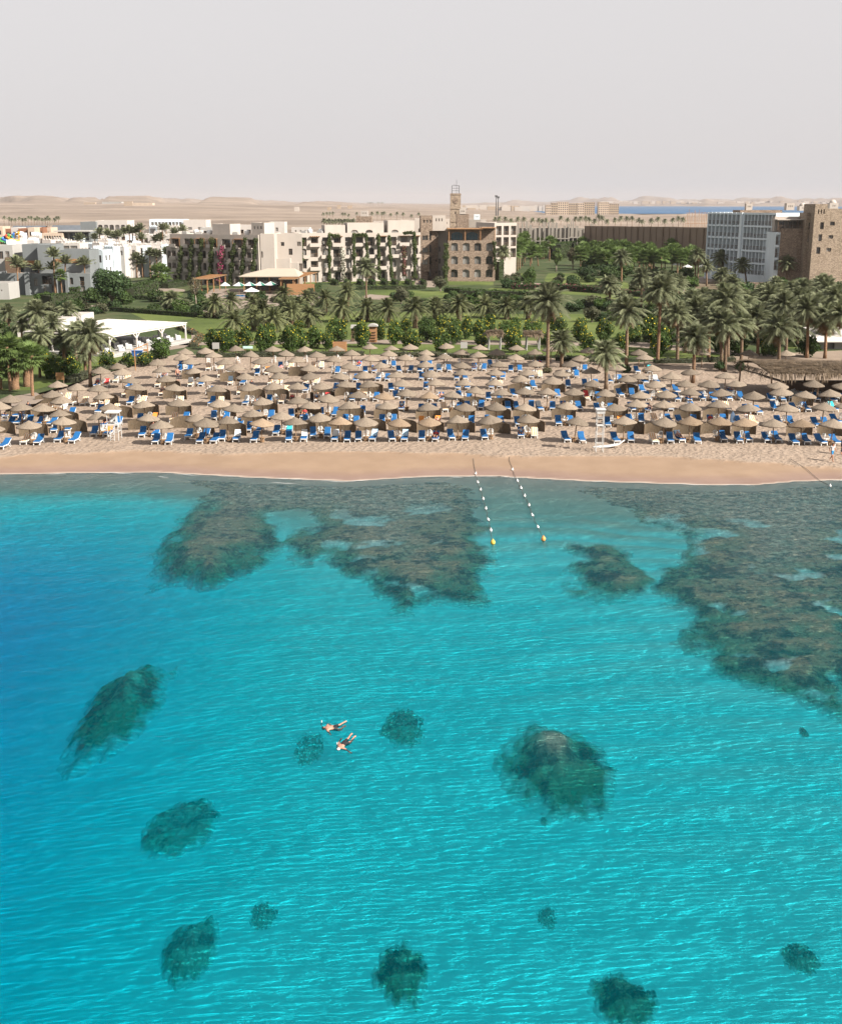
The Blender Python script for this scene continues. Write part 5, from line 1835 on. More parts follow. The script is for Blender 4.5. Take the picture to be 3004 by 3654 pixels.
class Bld:
    def __init__(self, name, label, cat, A, ang=0.0, group=None):
        self.o = thing(name, label, cat, A, ang, group)
        self.mb = {}

    def m(self, matr, part='wall'):
        return self.mb.setdefault((part, matr.name), (MB(), matr))[0]

    def face(self, matr, o, w, h, ang=0.0, ops=(), rec=0.22, part='wall', v=None, sill=True):
        b = self.m(matr, part)
        ca, sa = math.cos(ang), math.sin(ang)
        n = (sa, -ca)
        P = lambda x, z, d=0.0: (o[0] + ca * x - n[0] * d, o[1] + sa * x - n[1] * d, o[2] + z)
        xs = sorted({0.0, w, *[q[0] for q in ops], *[q[1] for q in ops]})
        zs = sorted({0.0, h, *[q[2] for q in ops], *[q[3] for q in ops]})
        for i in range(len(xs) - 1):
            for j in range(len(zs) - 1):
                cx, cz = (xs[i] + xs[i + 1]) / 2, (zs[j] + zs[j + 1]) / 2
                if any(q[0] < cx < q[1] and q[2] < cz < q[3] for q in ops):
                    continue
                b.poly([P(xs[i], zs[j]), P(xs[i + 1], zs[j]), P(xs[i + 1], zs[j + 1]), P(xs[i], zs[j + 1])])
        for q in ops:
            x0, x1, z0, z1, k = q[:5]
            r = rec if k in 'wa' else (q[5] if len(q) > 5 else 1.3)
            b.poly([P(x0, z0), P(x1, z0), P(x1, z0, r), P(x0, z0, r)][::-1])
            b.poly([P(x0, z1), P(x1, z1), P(x1, z1, r), P(x0, z1, r)])
            b.poly([P(x0, z0), P(x0, z1), P(x0, z1, r), P(x0, z0, r)])
            b.poly([P(x1, z0), P(x1, z1), P(x1, z1, r), P(x1, z0, r)][::-1])
            if k == 'a':
                ww = x1 - x0
                n_ = 5
                for sgn, xa in ((1, x0), (-1, x1)):
                    arc = [(xa + sgn * (ww / 2) * (1 - math.cos(math.pi / 2 * i / n_)), z1 - ww * 0.28 + ww * 0.28 * math.sin(math.pi / 2 * i / n_)) for i in range(n_ + 1)]
                    for i in range(n_):
                        tri = [P(xa, z1, 0.003), P(arc[i][0], arc[i][1], 0.003), P(arc[i + 1][0], arc[i + 1][1], 0.003)]
                        b.poly(tri if sgn < 0 else tri[::-1])
            vv = v if v is not None else (0 if rng.random() < 0.45 else 1)
            if k in 'wa':
                me = window_mesh(x1 - x0, z1 - z0, k, vv)
                link('window', me, self.o, P(x0, z0, r - 0.03), ang)
            elif k == 'b':
                b.poly([P(x0, z0, r), P(x1, z0, r), P(x1, z1, r), P(x0, z1, r)])
                dw, dh = min(2.2, (x1 - x0) * 0.7), min(2.15, (z1 - z0) * 0.86)
                link('balcony_door', window_mesh(dw, dh, 'w', vv), self.o, P(x0 + (x1 - x0 - dw) * 0.3, z0 + 0.03, r - 0.05), ang)
                link('railing', rail_mesh(x1 - x0), self.o, P(x0, z0, 0.08), ang)
            elif k == 'D':
                self.m(M_glass, 'windows').poly([P(x0, z0, r), P(x1, z0, r), P(x1, z1, r), P(x0, z1, r)])
            elif k == 'd':
                b.poly([P(x0, z0, r), P(x1, z0, r), P(x1, z1, r), P(x0, z1, r)])
        return self

    def block(self, x0, x1, y0, y1, z0, z1, matr, front=(), left=(), right=(), roof=None, par=0.5, part='wall', rec=0.22, v=None):
        w, d, h = x1 - x0, y1 - y0, z1 - z0
        self.face(matr, (x0, y0, z0), w, h, 0, front, rec, part, v)
        self.face(matr, (x1, y0, z0), d, h, math.pi / 2, right, rec, part, v)
        self.face(matr, (x1, y1, z0), w, h, math.pi, (), rec, part)
        self.face(matr, (x0, y1, z0), d, h, -math.pi / 2, left, rec, part, v)
        b = self.m(matr, part)
        t = min(0.25, w * 0.2, d * 0.2)
        X0, X1, Y0, Y1 = x0 + t, x1 - t, y0 + t, y1 - t
        for o4, i4 in ((((x0, y0), (x1, y0)), ((X1, Y0), (X0, Y0))), (((x1, y0), (x1, y1)), ((X1, Y1), (X1, Y0))), (((x1, y1), (x0, y1)), ((X0, Y1), (X1, Y1))), (((x0, y1), (x0, y0)), ((X0, Y0), (X0, Y1)))):
            b.poly([(o4[0][0], o4[0][1], z1), (o4[1][0], o4[1][1], z1), (i4[0][0], i4[0][1], z1), (i4[1][0], i4[1][1], z1)])
            b.poly([(i4[0][0], i4[0][1], z1), (i4[0][0], i4[0][1], z1 - par), (i4[1][0], i4[1][1], z1 - par), (i4[1][0], i4[1][1], z1)])
        self.m(roof or M_roofc, 'roof').poly([(X0, Y0, z1 - par), (X1, Y0, z1 - par), (X1, Y1, z1 - par), (X0, Y1, z1 - par)])
        return self

    def dome(self, x, y, z, r, matr):
        b = MB()
        b.lathe([(r * math.cos(a), r * math.sin(a)) for a in [math.pi / 2 * i / 6 for i in range(6)]] + [(0.01, r)], 14, (0, 0, 0))
        o = b.build('dome', matr, self.o, True)
        o.location = (x, y, z)
        return self

    def done(self):
        cnt = {}
        for (part, mn), (b, matr) in self.mb.items():
            b.build(part, matr, self.o)
        return self.o


def wrow(w, n, ww, z0, h, kind, margin=0.6, skip=()):
    """A row of n equal openings along a wall of width w."""
    gap = (w - 2 * margin) / n
    return [(margin + gap * (i + 0.5) - ww / 2, margin + gap * (i + 0.5) + ww / 2, z0, z0 + h, kind) for i in range(n) if i not in skip]


def pbld(name, label, cat, px0, px1, pytop, y, ang=0.0, group=None, base=LAND_Z):
    """Empty building whose front-left bottom corner stands at distance y under pixel px0; returns it with its width and height."""
    a, b = WY(px0, pytop, y), WY(px1, pytop, y)
    B = Bld(name, label, cat, (a.x, y, base), ang, group)
    return B, (b.x - a.x) / max(0.2, math.cos(ang)), a.z - base


# ---- the white hotel, middle wing (turned a little to the right)
def hotel_middle():
    A = at(1066, 1008)
    ang = R(15)
    Bp = WY(1486, 990, A.y)
    w = (Bp.x - A.x) / math.cos(ang) * 1.035
    H = WY(1066, 832, A.y).z - A.z
    B = Bld('hotel_wing', 'white four storey hotel wing with balconies, green vines and arched windows', 'building', (A.x, A.y, LAND_Z), ang)
    st = (H - 0.5) / 4
    ops, nb = [], 11
    bw = w / nb
    for f in range(4):
        z = 0.1 + f * st
        for i in range(nb):
            x = i * bw
            alt = (i + (f in (1, 2))) % 2
            if f == 3:
                ops.append((x + bw * 0.18, x + bw * 0.80, z + 0.05, z + st * 0.76, 'b', 1.1))
            elif alt:
                ops.append((x + bw * 0.25, x + bw * 0.75, z + 0.45 if f else z + 0.05, z + st * 0.84, 'a'))
            else:
                ops.append((x + bw * 0.12, x + bw * 0.76, z + 0.3 if f else z + 0.05, z + st * 0.78, 'b', 1.0))
    B.block(0, w, 0, 13, 0, H, M_plaster, front=ops, right=[(3, 4.4, z * st + 0.8, z * st + 2.2, 'w') for z in range(4)], rec=0.35)
    # projecting balcony fronts under the recessed loggias
    for f in range(1, 4):
        for i in range(nb):
            if (i + f) % 2 == 0:
                p = MB()
                x, z = i * bw, f * st
                p.box((bw / 2, -0.42, 0.14), (bw * 0.94, 0.84, 0.28)).box((bw / 2, -0.78, 0.55), (bw * 0.94, 0.13, 0.85)).box((bw * 0.06, -0.4, 0.55), (0.12, 0.72, 0.85)).box((bw * 0.94, -0.4, 0.55), (0.12, 0.72, 0.85))
                p.build('balcony', M_plaster, B.o).location = (x, 0, z)
            elif f == 3:
                p = MB().box((bw / 2, -0.4, 0), (bw * 0.9, 1.0, 0.10))
                for k in range(5):
                    p.box((bw * (0.14 + 0.18 * k), -0.5, 0.09), (0.1, 1.1, 0.1))
                p.build('wooden_canopy', M_pine, B.o).location = (x, 0, f * st + st * 0.86)
    # roof structures
    B.block(w * 0.42, w * 0.72, 3.5, 8, H - 0.5, H + 2.6, M_plaster, front=[(1, 3, 0.2, 1.2, 'a'), (5.2, 7.2, 0.2, 1.2, 'a')], part='roof_room')
    B.block(w * 0.75, w * 0.97, 3.0, 8, H - 0.5, H + 3.2, M_plaster, front=[(1, 3, 0.2, 1.2, 'a')], part='roof_room')
    B.block(w * 0.24, w * 0.41, 4, 9, H - 0.5, H + 2.0, M_plaster, part='roof_room')
    B.done()
    return A, ang, w, H


HM = hotel_middle()


def hotel_left():
    A = at(616, 1012)
    ang = R(-25)
    Bx = WY(930, 1012, A.y - 10.5).x
    w = (Bx - A.x) / math.cos(ang)
    H = WY(634, 834, A.y).z - A.z
    B = Bld('hotel_wing', 'shaded white hotel wing hung with climbing vines above the pool restaurant', 'building', (A.x, A.y, LAND_Z), ang)
    st = (H - 0.4) / 4
    nb = 7
    bw = w / nb
    ops = []
    for f in range(4):
        z = 0.1 + f * st
        for i in range(nb):
            x = i * bw
            if f == 3:
                ops.append((x + bw * 0.16, x + bw * 0.82, z + 0.1, z + st * 0.72, 'b', 1.1))
            else:
                ops.append((x + bw * 0.08, x + bw * 0.42, z + 0.3, z + st * 0.72, 'b', 0.8))
                ops.append((x + bw * 0.58, x + bw * 0.86, z + 0.5 if f else z + 0.1, z + st * 0.76, 'a'))
    B.block(0, w, 0, 12, 0, H, M_plaster, front=ops, rec=0.4)
    for f in (1, 2, 3):
        for i in range(nb):
            p = MB()
            p.box((bw * 0.28, -0.4, 0.14), (bw * 0.5, 0.8, 0.24)).box((bw * 0.28, -0.75, 0.55), (bw * 0.5, 0.12, 0.85))
            p.build('balcony', M_plaster, B.o).location = (i * bw, 0, f * st)
    for i in (0, 2, 3, 5):
        p = MB().box((bw / 2, -0.3, 0), (bw * 0.7, 0.9, 0.09))
        p.box((bw * 0.12, -0.7, -1.2), (0.12, 0.12, 2.4)).box((bw * 0.88, -0.7, -1.2), (0.12, 0.12, 2.4))
        p.build('wooden_canopy', M_pine, B.o).location = (i * bw, 0, 3 * st + st * 0.76)
    B.block(w * 0.42, w * 0.62, 3, 8, H - 0.5, H + 2.6, M_plaster, part='roof_room')
    B.block(w * 0.86, w * 1.0, 3, 8, H - 0.5, H + 3.0, M_plaster, part='roof_room', front=[(0.7, 1.2, 1.9, 2.6, 'w'), (1.7, 2.2, 1.9, 2.6, 'w'), (2.7, 3.2, 1.9, 2.6, 'w')])
    B.block(-2.2, 0.0, 1.0, 10, 0, st * 3 + 0.2, M_plaster, front=[(0.4, 1.8, 2 * st + 0.4, 2 * st + 2.3, 'b', 1.0), (0.4, 1.8, st + 0.4, st + 2.3, 'b', 1.0)], part='side_wall')
    B.done()
    return A, ang, w, H


HL = hotel_left()
# blank white stair block between the wings
yb = HL[0].y - math.sin(-HL[1]) * HL[2] + 0.3
B, w, H = pbld('stair_block', 'blank sunlit white stair block between the two hotel wings', 'building', 928, 978, 834, yb)
B.block(0, w, 0, 14, 0, H, M_plaster, front=[(w * 0.02 + 0.1, w * 0.02 + 0.5, H * 0.55, H * 0.67, 'a')])
x2 = WY(1068, 834, yb + 8).x - B.o.location.x
B.block(w, x2, 6, 14, 0, H - 0.15, M_plaster, front=[(1.0, 1.9, H - 3.3, H - 2.3, 'w'), (3.0, 4.0, H - 5.6, H - 4.0, 'w'), (5.3, 6.3, H - 3.3, H - 2.2, 'w'), (5.6, 6.6, H - 9.8, H - 7.8, 'd', 0.5)], part='stair_wall')
B.block(w + 0.0, w + 3.6, 3.2, 6.0, 0, H * 0.52, M_plaster, part='stair_flight')
B.block(w + 3.6, w + 5.6, 4.2, 6.0, 0, H * 0.44, M_plaster, part='stair_flight')
B.done()

# ---- stone wing
yS = at(1600, 1004).y
B, w, H = pbld('stone_wing', 'square stone hotel wing with three rows of arched windows and a roof terrace', 'building', 1598, 1768, 858, yS)
Ht = WY(1600, 812, yS).z - LAND_Z
st = H / 3.05
ops = []
for f in range(3):
    for i in range(4):
        x = w * (0.065 + 0.245 * i)
        ops.append((x, x + w * 0.145, 0.75 + f * st * 0.99 + 0.3, 0.75 + f * st * 0.99 + 2.5, 'a'))
B.block(0, w, 0, 13, 0, H, M_stone, front=ops, left=[(2, 3.2, f * st + 1.2, f * st + 3.2, 'w') for f in range(3)], rec=0.45, par=0.9)
B.face(M_stone, (0.2, 3.2, H - 0.9), w * 0.66, Ht - H + 0.5, 0, [(0.8, 4.0, 0.9, 3.1, 'a'), (5.0, 8.2, 0.9, 3.1, 'a')], v=2)
B.block(w * 0.67, w, 3.4, 13, H - 0.9, Ht, M_stone, part='terrace_wall')
B.block(0.1, w * 0.66, 3.6, 13, H - 0.9, Ht - 0.2, M_stone, part='terrace_wall')
roof = MB().box((w * 0.35, 1.6, 0), (w * 0.74, 3.6, 0.18)).box((w * 0.86, 1.7, 0.25), (w * 0.32, 3.8, 0.16))
roof.build('terrace_roof', M_pine, B.o).location = (0, 0, Ht - 0.35)
for i, fx in enumerate((0.02, 0.36, 0.68, 0.985)):
    MB().tube([(0, 0, 0), (0, 0, Ht - H + 0.6)], 0.12, 7).build('timber_post', M_pine, B.o).location = (w * fx, 0.35, H - 0.9)
B.done()
# stone link with small square windows, and the set-back shaded walls beside it
A, ang, wm, Hm = HM
xr, yr = A.x + math.cos(ang) * wm, A.y + math.sin(ang) * wm
B = Bld('stone_link', 'sunlit stone block joining the white wing to the courtyard', 'building', (xr + 0.05, yr, LAND_Z), R(4))
w1 = WY(1527, 900, yr).x - xr
HH = WY(1500, 818, yr).z - LAND_Z
st = HH / 4.2
B.block(0, w1, 0, 10, 0, HH, M_stone, front=[(0.4, 2.0, f * st + 1.0, f * st + 2.3, 'w') for f in (1, 2, 3)] + [(0.5, 2.4, 0.05, 2.4, 'd', 0.8)])
w2 = WY(1566, 900, yr + 5).x - xr
B.block(w1, w2, 4.5, 12, 0, HH + 0.8, M_stone, front=[(0.6, 1.2, f * st + 0.8, f * st + 2.9, 'w') for f in range(4)] + [(2.4, 2.9, f * st + 1.6, f * st + 2.2, 'w') for f in range(4)], part='recess_wall')
w3 = WY(1600, 900, yr + 6).x - xr
B.block(w2, w3 + 1.0, 6, 14, 0, HH + 0.2, M_plaster, part='white_wall', front=[(0.3, 0.9, f * st + 1.0, f * st + 2.4, 'w') for f in range(3)])
B.block(w1 * 0.1, w1 * 0.9 + 1.6, 3, 8, HH - 0.5, HH + 3.6, M_stone, part='stone_turret', front=[(0.7 + 0.9 * k, 1.15 + 0.9 * k, 2.2, 3.0, 'a') for k in range(3)])
B.block(w1 * 0.9 + 1.7, w1 * 0.9 + 5.4, 3.5, 8, HH - 0.5, HH + 3.7, M_plaster, part='white_turret', front=[(0.9 + 0.8 * k, 1.2 + 0.8 * k, 2.6, 3.4, 'w') for k in range(3)])
B.done()


def turret(label, px0, px1, pyt, pyb, y, matr, nwin=3, ang=0.0, depth=None, name='roof_turret', base=None, dome=False, cap=None):
    b_ = WY(px0, pyb, y).z if base is None else base
    B, w, h = pbld(name, label, 'building', px0, px1, pyt, y, ang, None, b_)
    s = w / 5.2
    ops = [(w / 2 + (k - (nwin - 1) / 2) * w * 0.22 - w * 0.045, w / 2 + (k - (nwin - 1) / 2) * w * 0.22 + w * 0.045, h * 0.45, h * 0.7, 'a') for k in range(nwin)]
    B.block(0, w, 0, depth or w, 0, h, matr, front=ops, rec=0.25, par=min(0.4, h * 0.2))
    if dome:
        B.dome(w / 2, (depth or w) / 2, h - 0.1, w * 0.42, matr)
    B.done()
    return B.o


turret('white roof turret with three slits on the stone stair tower', 1287, 1313, 752, 772, 350, M_plaster)
turret('stone stair tower behind the white wing roof', 1270, 1325, 772, 825, 350, M_stone, 0, base=LAND_Z, depth=9, name='stair_tower')
turret('white wall step beside the stone stair tower', 1303, 1326, 770, 825, 353, M_plaster, 0, base=LAND_Z, name='stair_tower')
turret('white roof turret behind the stone wing', 1640, 1662, 745, 766, 372, M_plaster)
turret('stone roof block at the foot of the clock tower', 1630, 1673, 764, 800, 372, M_stone, 0, base=LAND_Z, depth=8, name='roof_block')
turret('bluish white roof turret right of the clock tower', 1691, 1712, 765, 785, 380, M_bluewhite)
turret('low roof slab under the bluish turret', 1672, 1735, 784, 800, 380, M_roofc, 0, base=LAND_Z, depth=8, name='roof_block')
turret('white chimney block on the rear wing roof', 1715, 1734, 783, 800, 368, M_plaster, 0, name='roof_block')
turret('slim white turret between link and stone wing', 1586, 1604, 781, 815, 340, M_plaster, 1)
turret('wide white rear roof block behind the middle wing', 1332, 1430, 790, 822, 362, M_plaster, 0, base=LAND_Z, depth=10, name='rear_block')
turret('second white rear roof block behind the middle wing', 1430, 1512, 786, 822, 366, M_plaster, 0, base=LAND_Z, depth=10, name='rear_block')
turret('tall white parapet block left of the stone turret', 1480, 1515, 779, 822, 370, M_plaster, 0, base=LAND_Z, depth=8, name='rear_block')
# rear white wing with grey panels
B, w, H = pbld('rear_wing', 'white rear wing with grey balcony panels behind the stone wing', 'building', 1764, 1846, 795, 348, R(20))
st = 3.2
ops = [(w * (0.08 + 0.33 * i), w * (0.08 + 0.33 * i) + w * 0.24, H - 0.9 - st * (f + 1) + 0.6, H - 0.9 - st * f, 'b', 0.9) for i in range(3) for f in range(3)]
B.block(0, w, 0, 14, 0, H, M_plaster, front=ops)
B.done()
# ---- clock tower
yT = 420
B, w, H = pbld('clock_tower', 'tall square stone clock tower rising behind the hotel', 'tower', 1607, 1644, 690, yT)
lv = [0, 0.34, 0.62, 0.80, 1.0]
for i in range(4):
    B.block(0, w, 0, w, H * lv[i], H * lv[i + 1], M_stone2, front=[(w * 0.44, w * 0.56, H * (lv[i + 1] - lv[i]) * 0.5, H * (lv[i + 1] - lv[i]) * 0.68, 'w')] if i < 3 else (), par=0.1)
    MB().box((w / 2, w / 2, 0), (w + 0.3, w + 0.3, 0.25)).build('string_course', M_stone2, B.o).location = (0, 0, H * lv[i + 1] - 0.35)
cf = MB().lathe([(0.0, 0.0), (0.95, 0.0), (0.95, 0.1), (0.0, 0.1)], 20)
o = cf.build('clock_face', M_stone, B.o)
o.location, o.rotation_euler = (w / 2, -0.02, H * 0.9), (R(90), 0, 0)
hd = MB().bar((0, 0, 0), (0.55, 0, 0.35), 0.08).bar((0, 0, 0), (-0.25, 0, -0.45), 0.08)
hd.build('clock_hand', M_steel, o).location = (0, 0, 0.16)
o.children[0].rotation_euler = (R(-90), 0, 0)
cage = MB()
for sx in (0.15, 0.85):
    for sy in (0.15, 0.85):
        cage.bar((w * sx, w * sy, H), (w * sx, w * sy, H + 2.6), 0.10)
for z in (0.9, 1.75, 2.6):
    for a_, b_ in (((.15, .15), (.85, .15)), ((.85, .15), (.85, .85)), ((.85, .85), (.15, .85)), ((.15, .85), (.15, .15))):
        cage.bar((w * a_[0], w * a_[1], H + z), (w * b_[0], w * b_[1], H + z), 0.08)
cage.build('roof_cage', M_steel, B.o)
MB().tube([(w * 0.6, w / 2, H), (w * 0.6, w / 2, H + 4.6)], 0.06, 5).bar((w * 0.3, w / 2, H + 3.0), (w * 0.85, w / 2, H + 2.4), 0.06).build('antenna', M_steel, B.o)
B.done()

# ---- pool restaurant and terrace
yR = at(960, 1046).y
B, w, H = pbld('pool_restaurant', 'pool restaurant with wide hipped canvas roof and open front', 'building', 870, 1052, 985, yR)
w0 = w
rf = MB()
e, zt = 1.0, WY(1000, 958, yR + 9).z - LAND_Z
F = [(-e, -e, H), (w + e, -e, H), (w + e, 11, H), (-e, 11, H)]
T = [(w * 0.38, 9.5, zt), (w * 0.92, 9.5, zt)]
rf.poly([F[0], F[1], T[1], T[0]]).poly([F[1], F[2], T[1]]).poly([F[3], F[0], T[0]]).poly([F[2], F[3], T[0], T[1]])
rf.poly([(p[0], p[1], p[2] - 0.18) for p in F][::-1])
for i in range(4):
    a_, b_ = F[i], F[(i + 1) % 4]
    rf.poly([(a_[0], a_[1], a_[2] - 0.18), (b_[0], b_[1], b_[2] - 0.18), b_, a_])
rf.build('roof', plaster('canvas_roof', (0.33, 0.28, 0.225), 0.06), B.o)
for i in range(5):
    MB().box((0, 0, H / 2), (0.22, 0.22, H)).build('timber_post', M_pine, B.o).location = (w * i / 4, 0, 0)
    if i < 4:
        link('glazing', window_mesh(w / 4 - 0.3, H - 0.9, 'w', 0), B.o, (w * i / 4 + 0.15, 1.4, 0.5))
B.face(M_fwood, (0, 7.5, 0), w, H, 0, (), part='back_wall')
MB().box((w / 2, -0.1, 0.35), (w, 0.15, 0.5)).build('low_wall', M_beige, B.o)
B.done()
# pergolas either side
def pergola(label, p0, p1, hh, n, deep=3.0):
    a, b = at(*p0), at(*p1)
    d = b - a
    L = d.length
    o = thing('pergola', label, 'pergola', (a.x, a.y, LAND_Z), math.atan2(d.y, d.x))
    for i in range(n):
        for k in (0, deep):
            MB().box((0, 0, hh / 2), (0.2, 0.2, hh)).build('post', M_pine, o).location = (L * i / (n - 1), k, 0)
    r = MB().box((L / 2, deep / 2, 0), (L + 0.8, deep + 0.8, 0.12))
    r.build('reed_roof', plaster('pergola_reed', (0.24, 0.165, 0.105), 0.15) if 'pergola_reed' not in MATS else MATS['pergola_reed'], o).location = (0, 0, hh + 0.06)
    for i in range(int(L / 0.9)):
        MB().box((0, deep / 2, 0), (0.1, deep + 1.2, 0.12)).build('rafter', M_pine, o).location = (0.4 + i * 0.9, 0, hh + 0.19)
    return o


pergola('reed roofed pergola left of the pool restaurant', (742, 1048), (806, 1030), 3.4, 4)
pergola('reed roofed pergola right of the pool restaurant', (1048, 1052), (1128, 1024), 3.6, 5)
MBw = MB().box((0, 0, 0), (6.5, 0.3, 2.6))
p = at(1075, 1052)
tag(MBw.build('garden_screen', M_pine), 'tall wooden screen below the right hand pergola', 'screen').location = (p.x, p.y - 0.6, LAND_Z + 1.3)
# pool
p0, p1 = at(800, 1056), at(900, 1050)
MB().box((0, 0, 0.03), (p1.x - p0.x, 4.0, 0.06)).build('pool_water', mat('pool_water_blue', (0.02, 0.13, 0.30), (0.03, 0.17, 0.36), 1, 0.1, spec=0.6)).location = (p0.x + (p1.x - p0.x) / 2, p0.y, LAND_Z + 0.035)
tag(bpy.data.objects['pool_water'], kind='structure')

# climbing vines on the hotel walls
def vine(label, xt, yt, xb, yb, dist, wpx, matr=M_vine, fl=None, group='climbing vines on the hotel'):
    a, b = WY(xt, yt, dist), WY(xb, yb, dist)
    k = FPX / dist
    r = wpx / k / 2 * 1.0
    L = (a - b).length
    q = np.random.RandomState(int(xt * 3 + yt) % 9973)
    n = int(420 * L / 2.2)
    t = q.rand(n)
    th = q.uniform(0, 2 * math.pi, n)
    rr = r * (0.75 + 0.35 * np.sin(t * 17 + xt) + 0.2 * np.sin(t * 41)) * q.uniform(0.55, 1.05, n)
    P = np.array(b - b)[None] + (np.array(a - b))[None] * t[:, None] + np.stack([np.cos(th) * rr, np.sin(th) * rr * 0.7, q.normal(scale=0.2, size=n)], 1)
    nr = np.stack([np.cos(th), np.sin(th), 0.3 + 0 * th], 1)
    V, F = leaf_cloud(q, P, nr, 0.19)
    o = thing('climbing_vine', label, 'vine', b, 0, group)
    fo = link('foliage', tri_mesh('foliage', V, F, matr), o)
    MB().tube([(0, 0, 0), tuple((a - b) * 0.5 + Vector((0.1, 0, 0))), tuple(a - b)], [0.09, 0.07, 0.04], 5).build('stem', M_bark, o)
    if fl:
        sel = q.rand(n) < 0.45
        VF, FF = leaf_cloud(q, P[sel] + nr[sel] * 0.1, nr[sel], 0.17)
        link('flowers', tri_mesh('flowers', VF, FF, fl), fo)
    return o


def wall_y(px, W0):
    A, ang, w, H = W0
    x = 0
    best = None
    for i in range(101):
        t = w * i / 100
        P_ = (A.x + math.cos(ang) * t, A.y + math.sin(ang) * t, 6)
        d = abs(proj(P_)[0] - px)
        if best is None or d < best[0]:
            best = (d, P_[1])
    return best[1]


VM = [(1073, 852, 1070, 1003, 22), (1175, 833, 1176, 1008, 14), (1262, 835, 1265, 985, 13), (1306, 838, 1312, 930, 12), (1350, 838, 1353, 995, 13), (1388, 842, 1398, 990, 13), (1478, 830, 1480, 990, 16)]
for i, (a, b_, c, d, wd) in enumerate(VM):
    vine('green climbing vine, %s from left on the sunlit white wing' % nth(i), a, b_, c, d, wall_y(a, HM) - 1.3, wd)
for i, (a, b_, c, d) in enumerate([(1178, 838, 1212, 842), (1268, 838, 1304, 838), (1440, 832, 1475, 830)]):
    vine('vine trained over a top floor balcony, %s from left on the sunlit wing' % nth(i), a, b_, c, d, wall_y(a, HM) - 1.3, 11)
vine('climber covered in white blossom on the sunlit wing', 1220, 885, 1226, 1000, wall_y(1220, HM) - 1.3, 18, M_dry, M_whitefl)
vine('climber with red pink bracts on the sunlit wing', 1441, 880, 1442, 985, wall_y(1441, HM) - 1.3, 15, M_vine, mat('red_bract', (0.15, 0.05, 0.055), (0.26, 0.10, 0.10), 3, 0.8))
for i, (a, b_, c, d, wd) in enumerate([(648, 880, 637, 1012, 20), (686, 855, 676, 1010, 22), (721, 852, 708, 1010, 18), (758, 850, 748, 1008, 20), (836, 872, 820, 1016, 20), (875, 850, 860, 1012, 18), (914, 852, 900, 985, 16)]):
    vine('green climbing vine, %s from left on the shaded white wing' % nth(i), a, b_, c, d, wall_y(a, HL) - 1.2, wd)
vine('climber with magenta flowers on the shaded wing', 793, 880, 783, 1005, wall_y(793, HL) - 1.2, 24, M_dry, M_pink)
vine('green climber on the right edge of the stone wing', 1763, 862, 1766, 960, yS - 0.6, 11)
vine('dark climber on the left corner of the stone wing', 1592, 870, 1588, 1005, yS - 0.5, 22)

# ---- right: shaded balcony block, stone terrace wall, stone tower
tl, tr_ = WY(2527, 757, 342), WY(2768, 771, 314)
ang = math.atan2(tr_.y - tl.y, tr_.x - tl.x)
L = math.hypot(tr_.x - tl.x, tr_.y - tl.y)
H = tl.z - LAND_Z
B = Bld('balcony_block', 'long shaded blue white hotel block with a grid of recessed balconies', 'building', (tl.x, tl.y, LAND_Z), ang)
st = 3.25
ops = []
for f in range(5):
    z1 = H - 0.55 - f * st
    if z1 - 2.7 < 0.2:
        continue
    for i in range(8):
        x = L * (0.012 + 0.061 * i)
        ops.append((x, x + L * 0.052, z1 - 2.75, z1, 'b', 1.2))
    for i in range(9):
        x = L * (0.555 + 0.049 * i)
        ops.append((x, x + L * 0.042, z1 - 2.75, z1, 'b', 1.2))
B.block(0, L, 0, 13, 0, H, M_bluewhite, front=ops)
for i in range(9):
    MB().box((0, -0.12, H / 2), (0.2, 0.24, H)).build('fin_wall', M_bluewhite, B.o).location = (L * (0.005 + 0.0615 * i), 0, 0)
MB().box((0, -0.2, H / 2), (L * 0.03, 0.4, H + 0.02)).build('pier', M_bluewhite, B.o).location = (L * 0.522, 0, 0)
B.done()
yT2 = 309
B, w, H = pbld('stone_terrace_wing', 'stone wall wing with a shaded roof terrace left of the stone tower', 'building', 2770, 2884, 815, yT2)
Ht = WY(2780, 772, yT2 + 5).z - LAND_Z
B.block(0.0, 1.2, 0.4, 10, 0, H - 1, M_bluewhite, front=[(0.1, 1.1, H - 1 - 3.2 * (k + 1), H - 1.6 - 3.2 * k, 'b', 0.8) for k in range(3)], part='white_strip')
B.block(1.2, w, 0, 12, 0, H, M_stone, par=0.9)
B.block(0.6, w, 4.2, 12, H - 0.9, Ht, M_plaster, front=[(3.0, 4.6, 0.3, 2.6, 'w'), (4.9, 6.5, 0.3, 2.6, 'w'), (1.0, 2.6, 0.3, 2.6, 'w')], part='terrace_room')
MB().box((w / 2, 2.2, 0), (w, 4.6, 0.2)).build('terrace_roof', M_plaster, B.o).location = (0, 0, Ht - 0.8)
for k in range(4):
    MB().box((0, 0, 0), (0.14, 0.14, Ht - H)).build('timber_post', M_fwood, B.o).location = (0.4 + (w - 0.8) * k / 3, 0.3, (Ht + H) / 2 - 0.85)
link('railing', rail_mesh(w - 0.4), B.o, (0.2, 0.2, H - 0.2))
B.done()
yt = 304
B, w, H = pbld('stone_tower', 'tall stone tower block with small windows at the frame edge', 'tower', 2908, 2953, 728, yt)
Hr = WY(2990, 745, yt).z - LAND_Z
w2 = WY(3060, 745, yt).x - B.o.location.x
zf = lambda py: WY(2920, py, yt).z - LAND_Z
xp = lambda px: WY(px, 850, yt).x - B.o.location.x
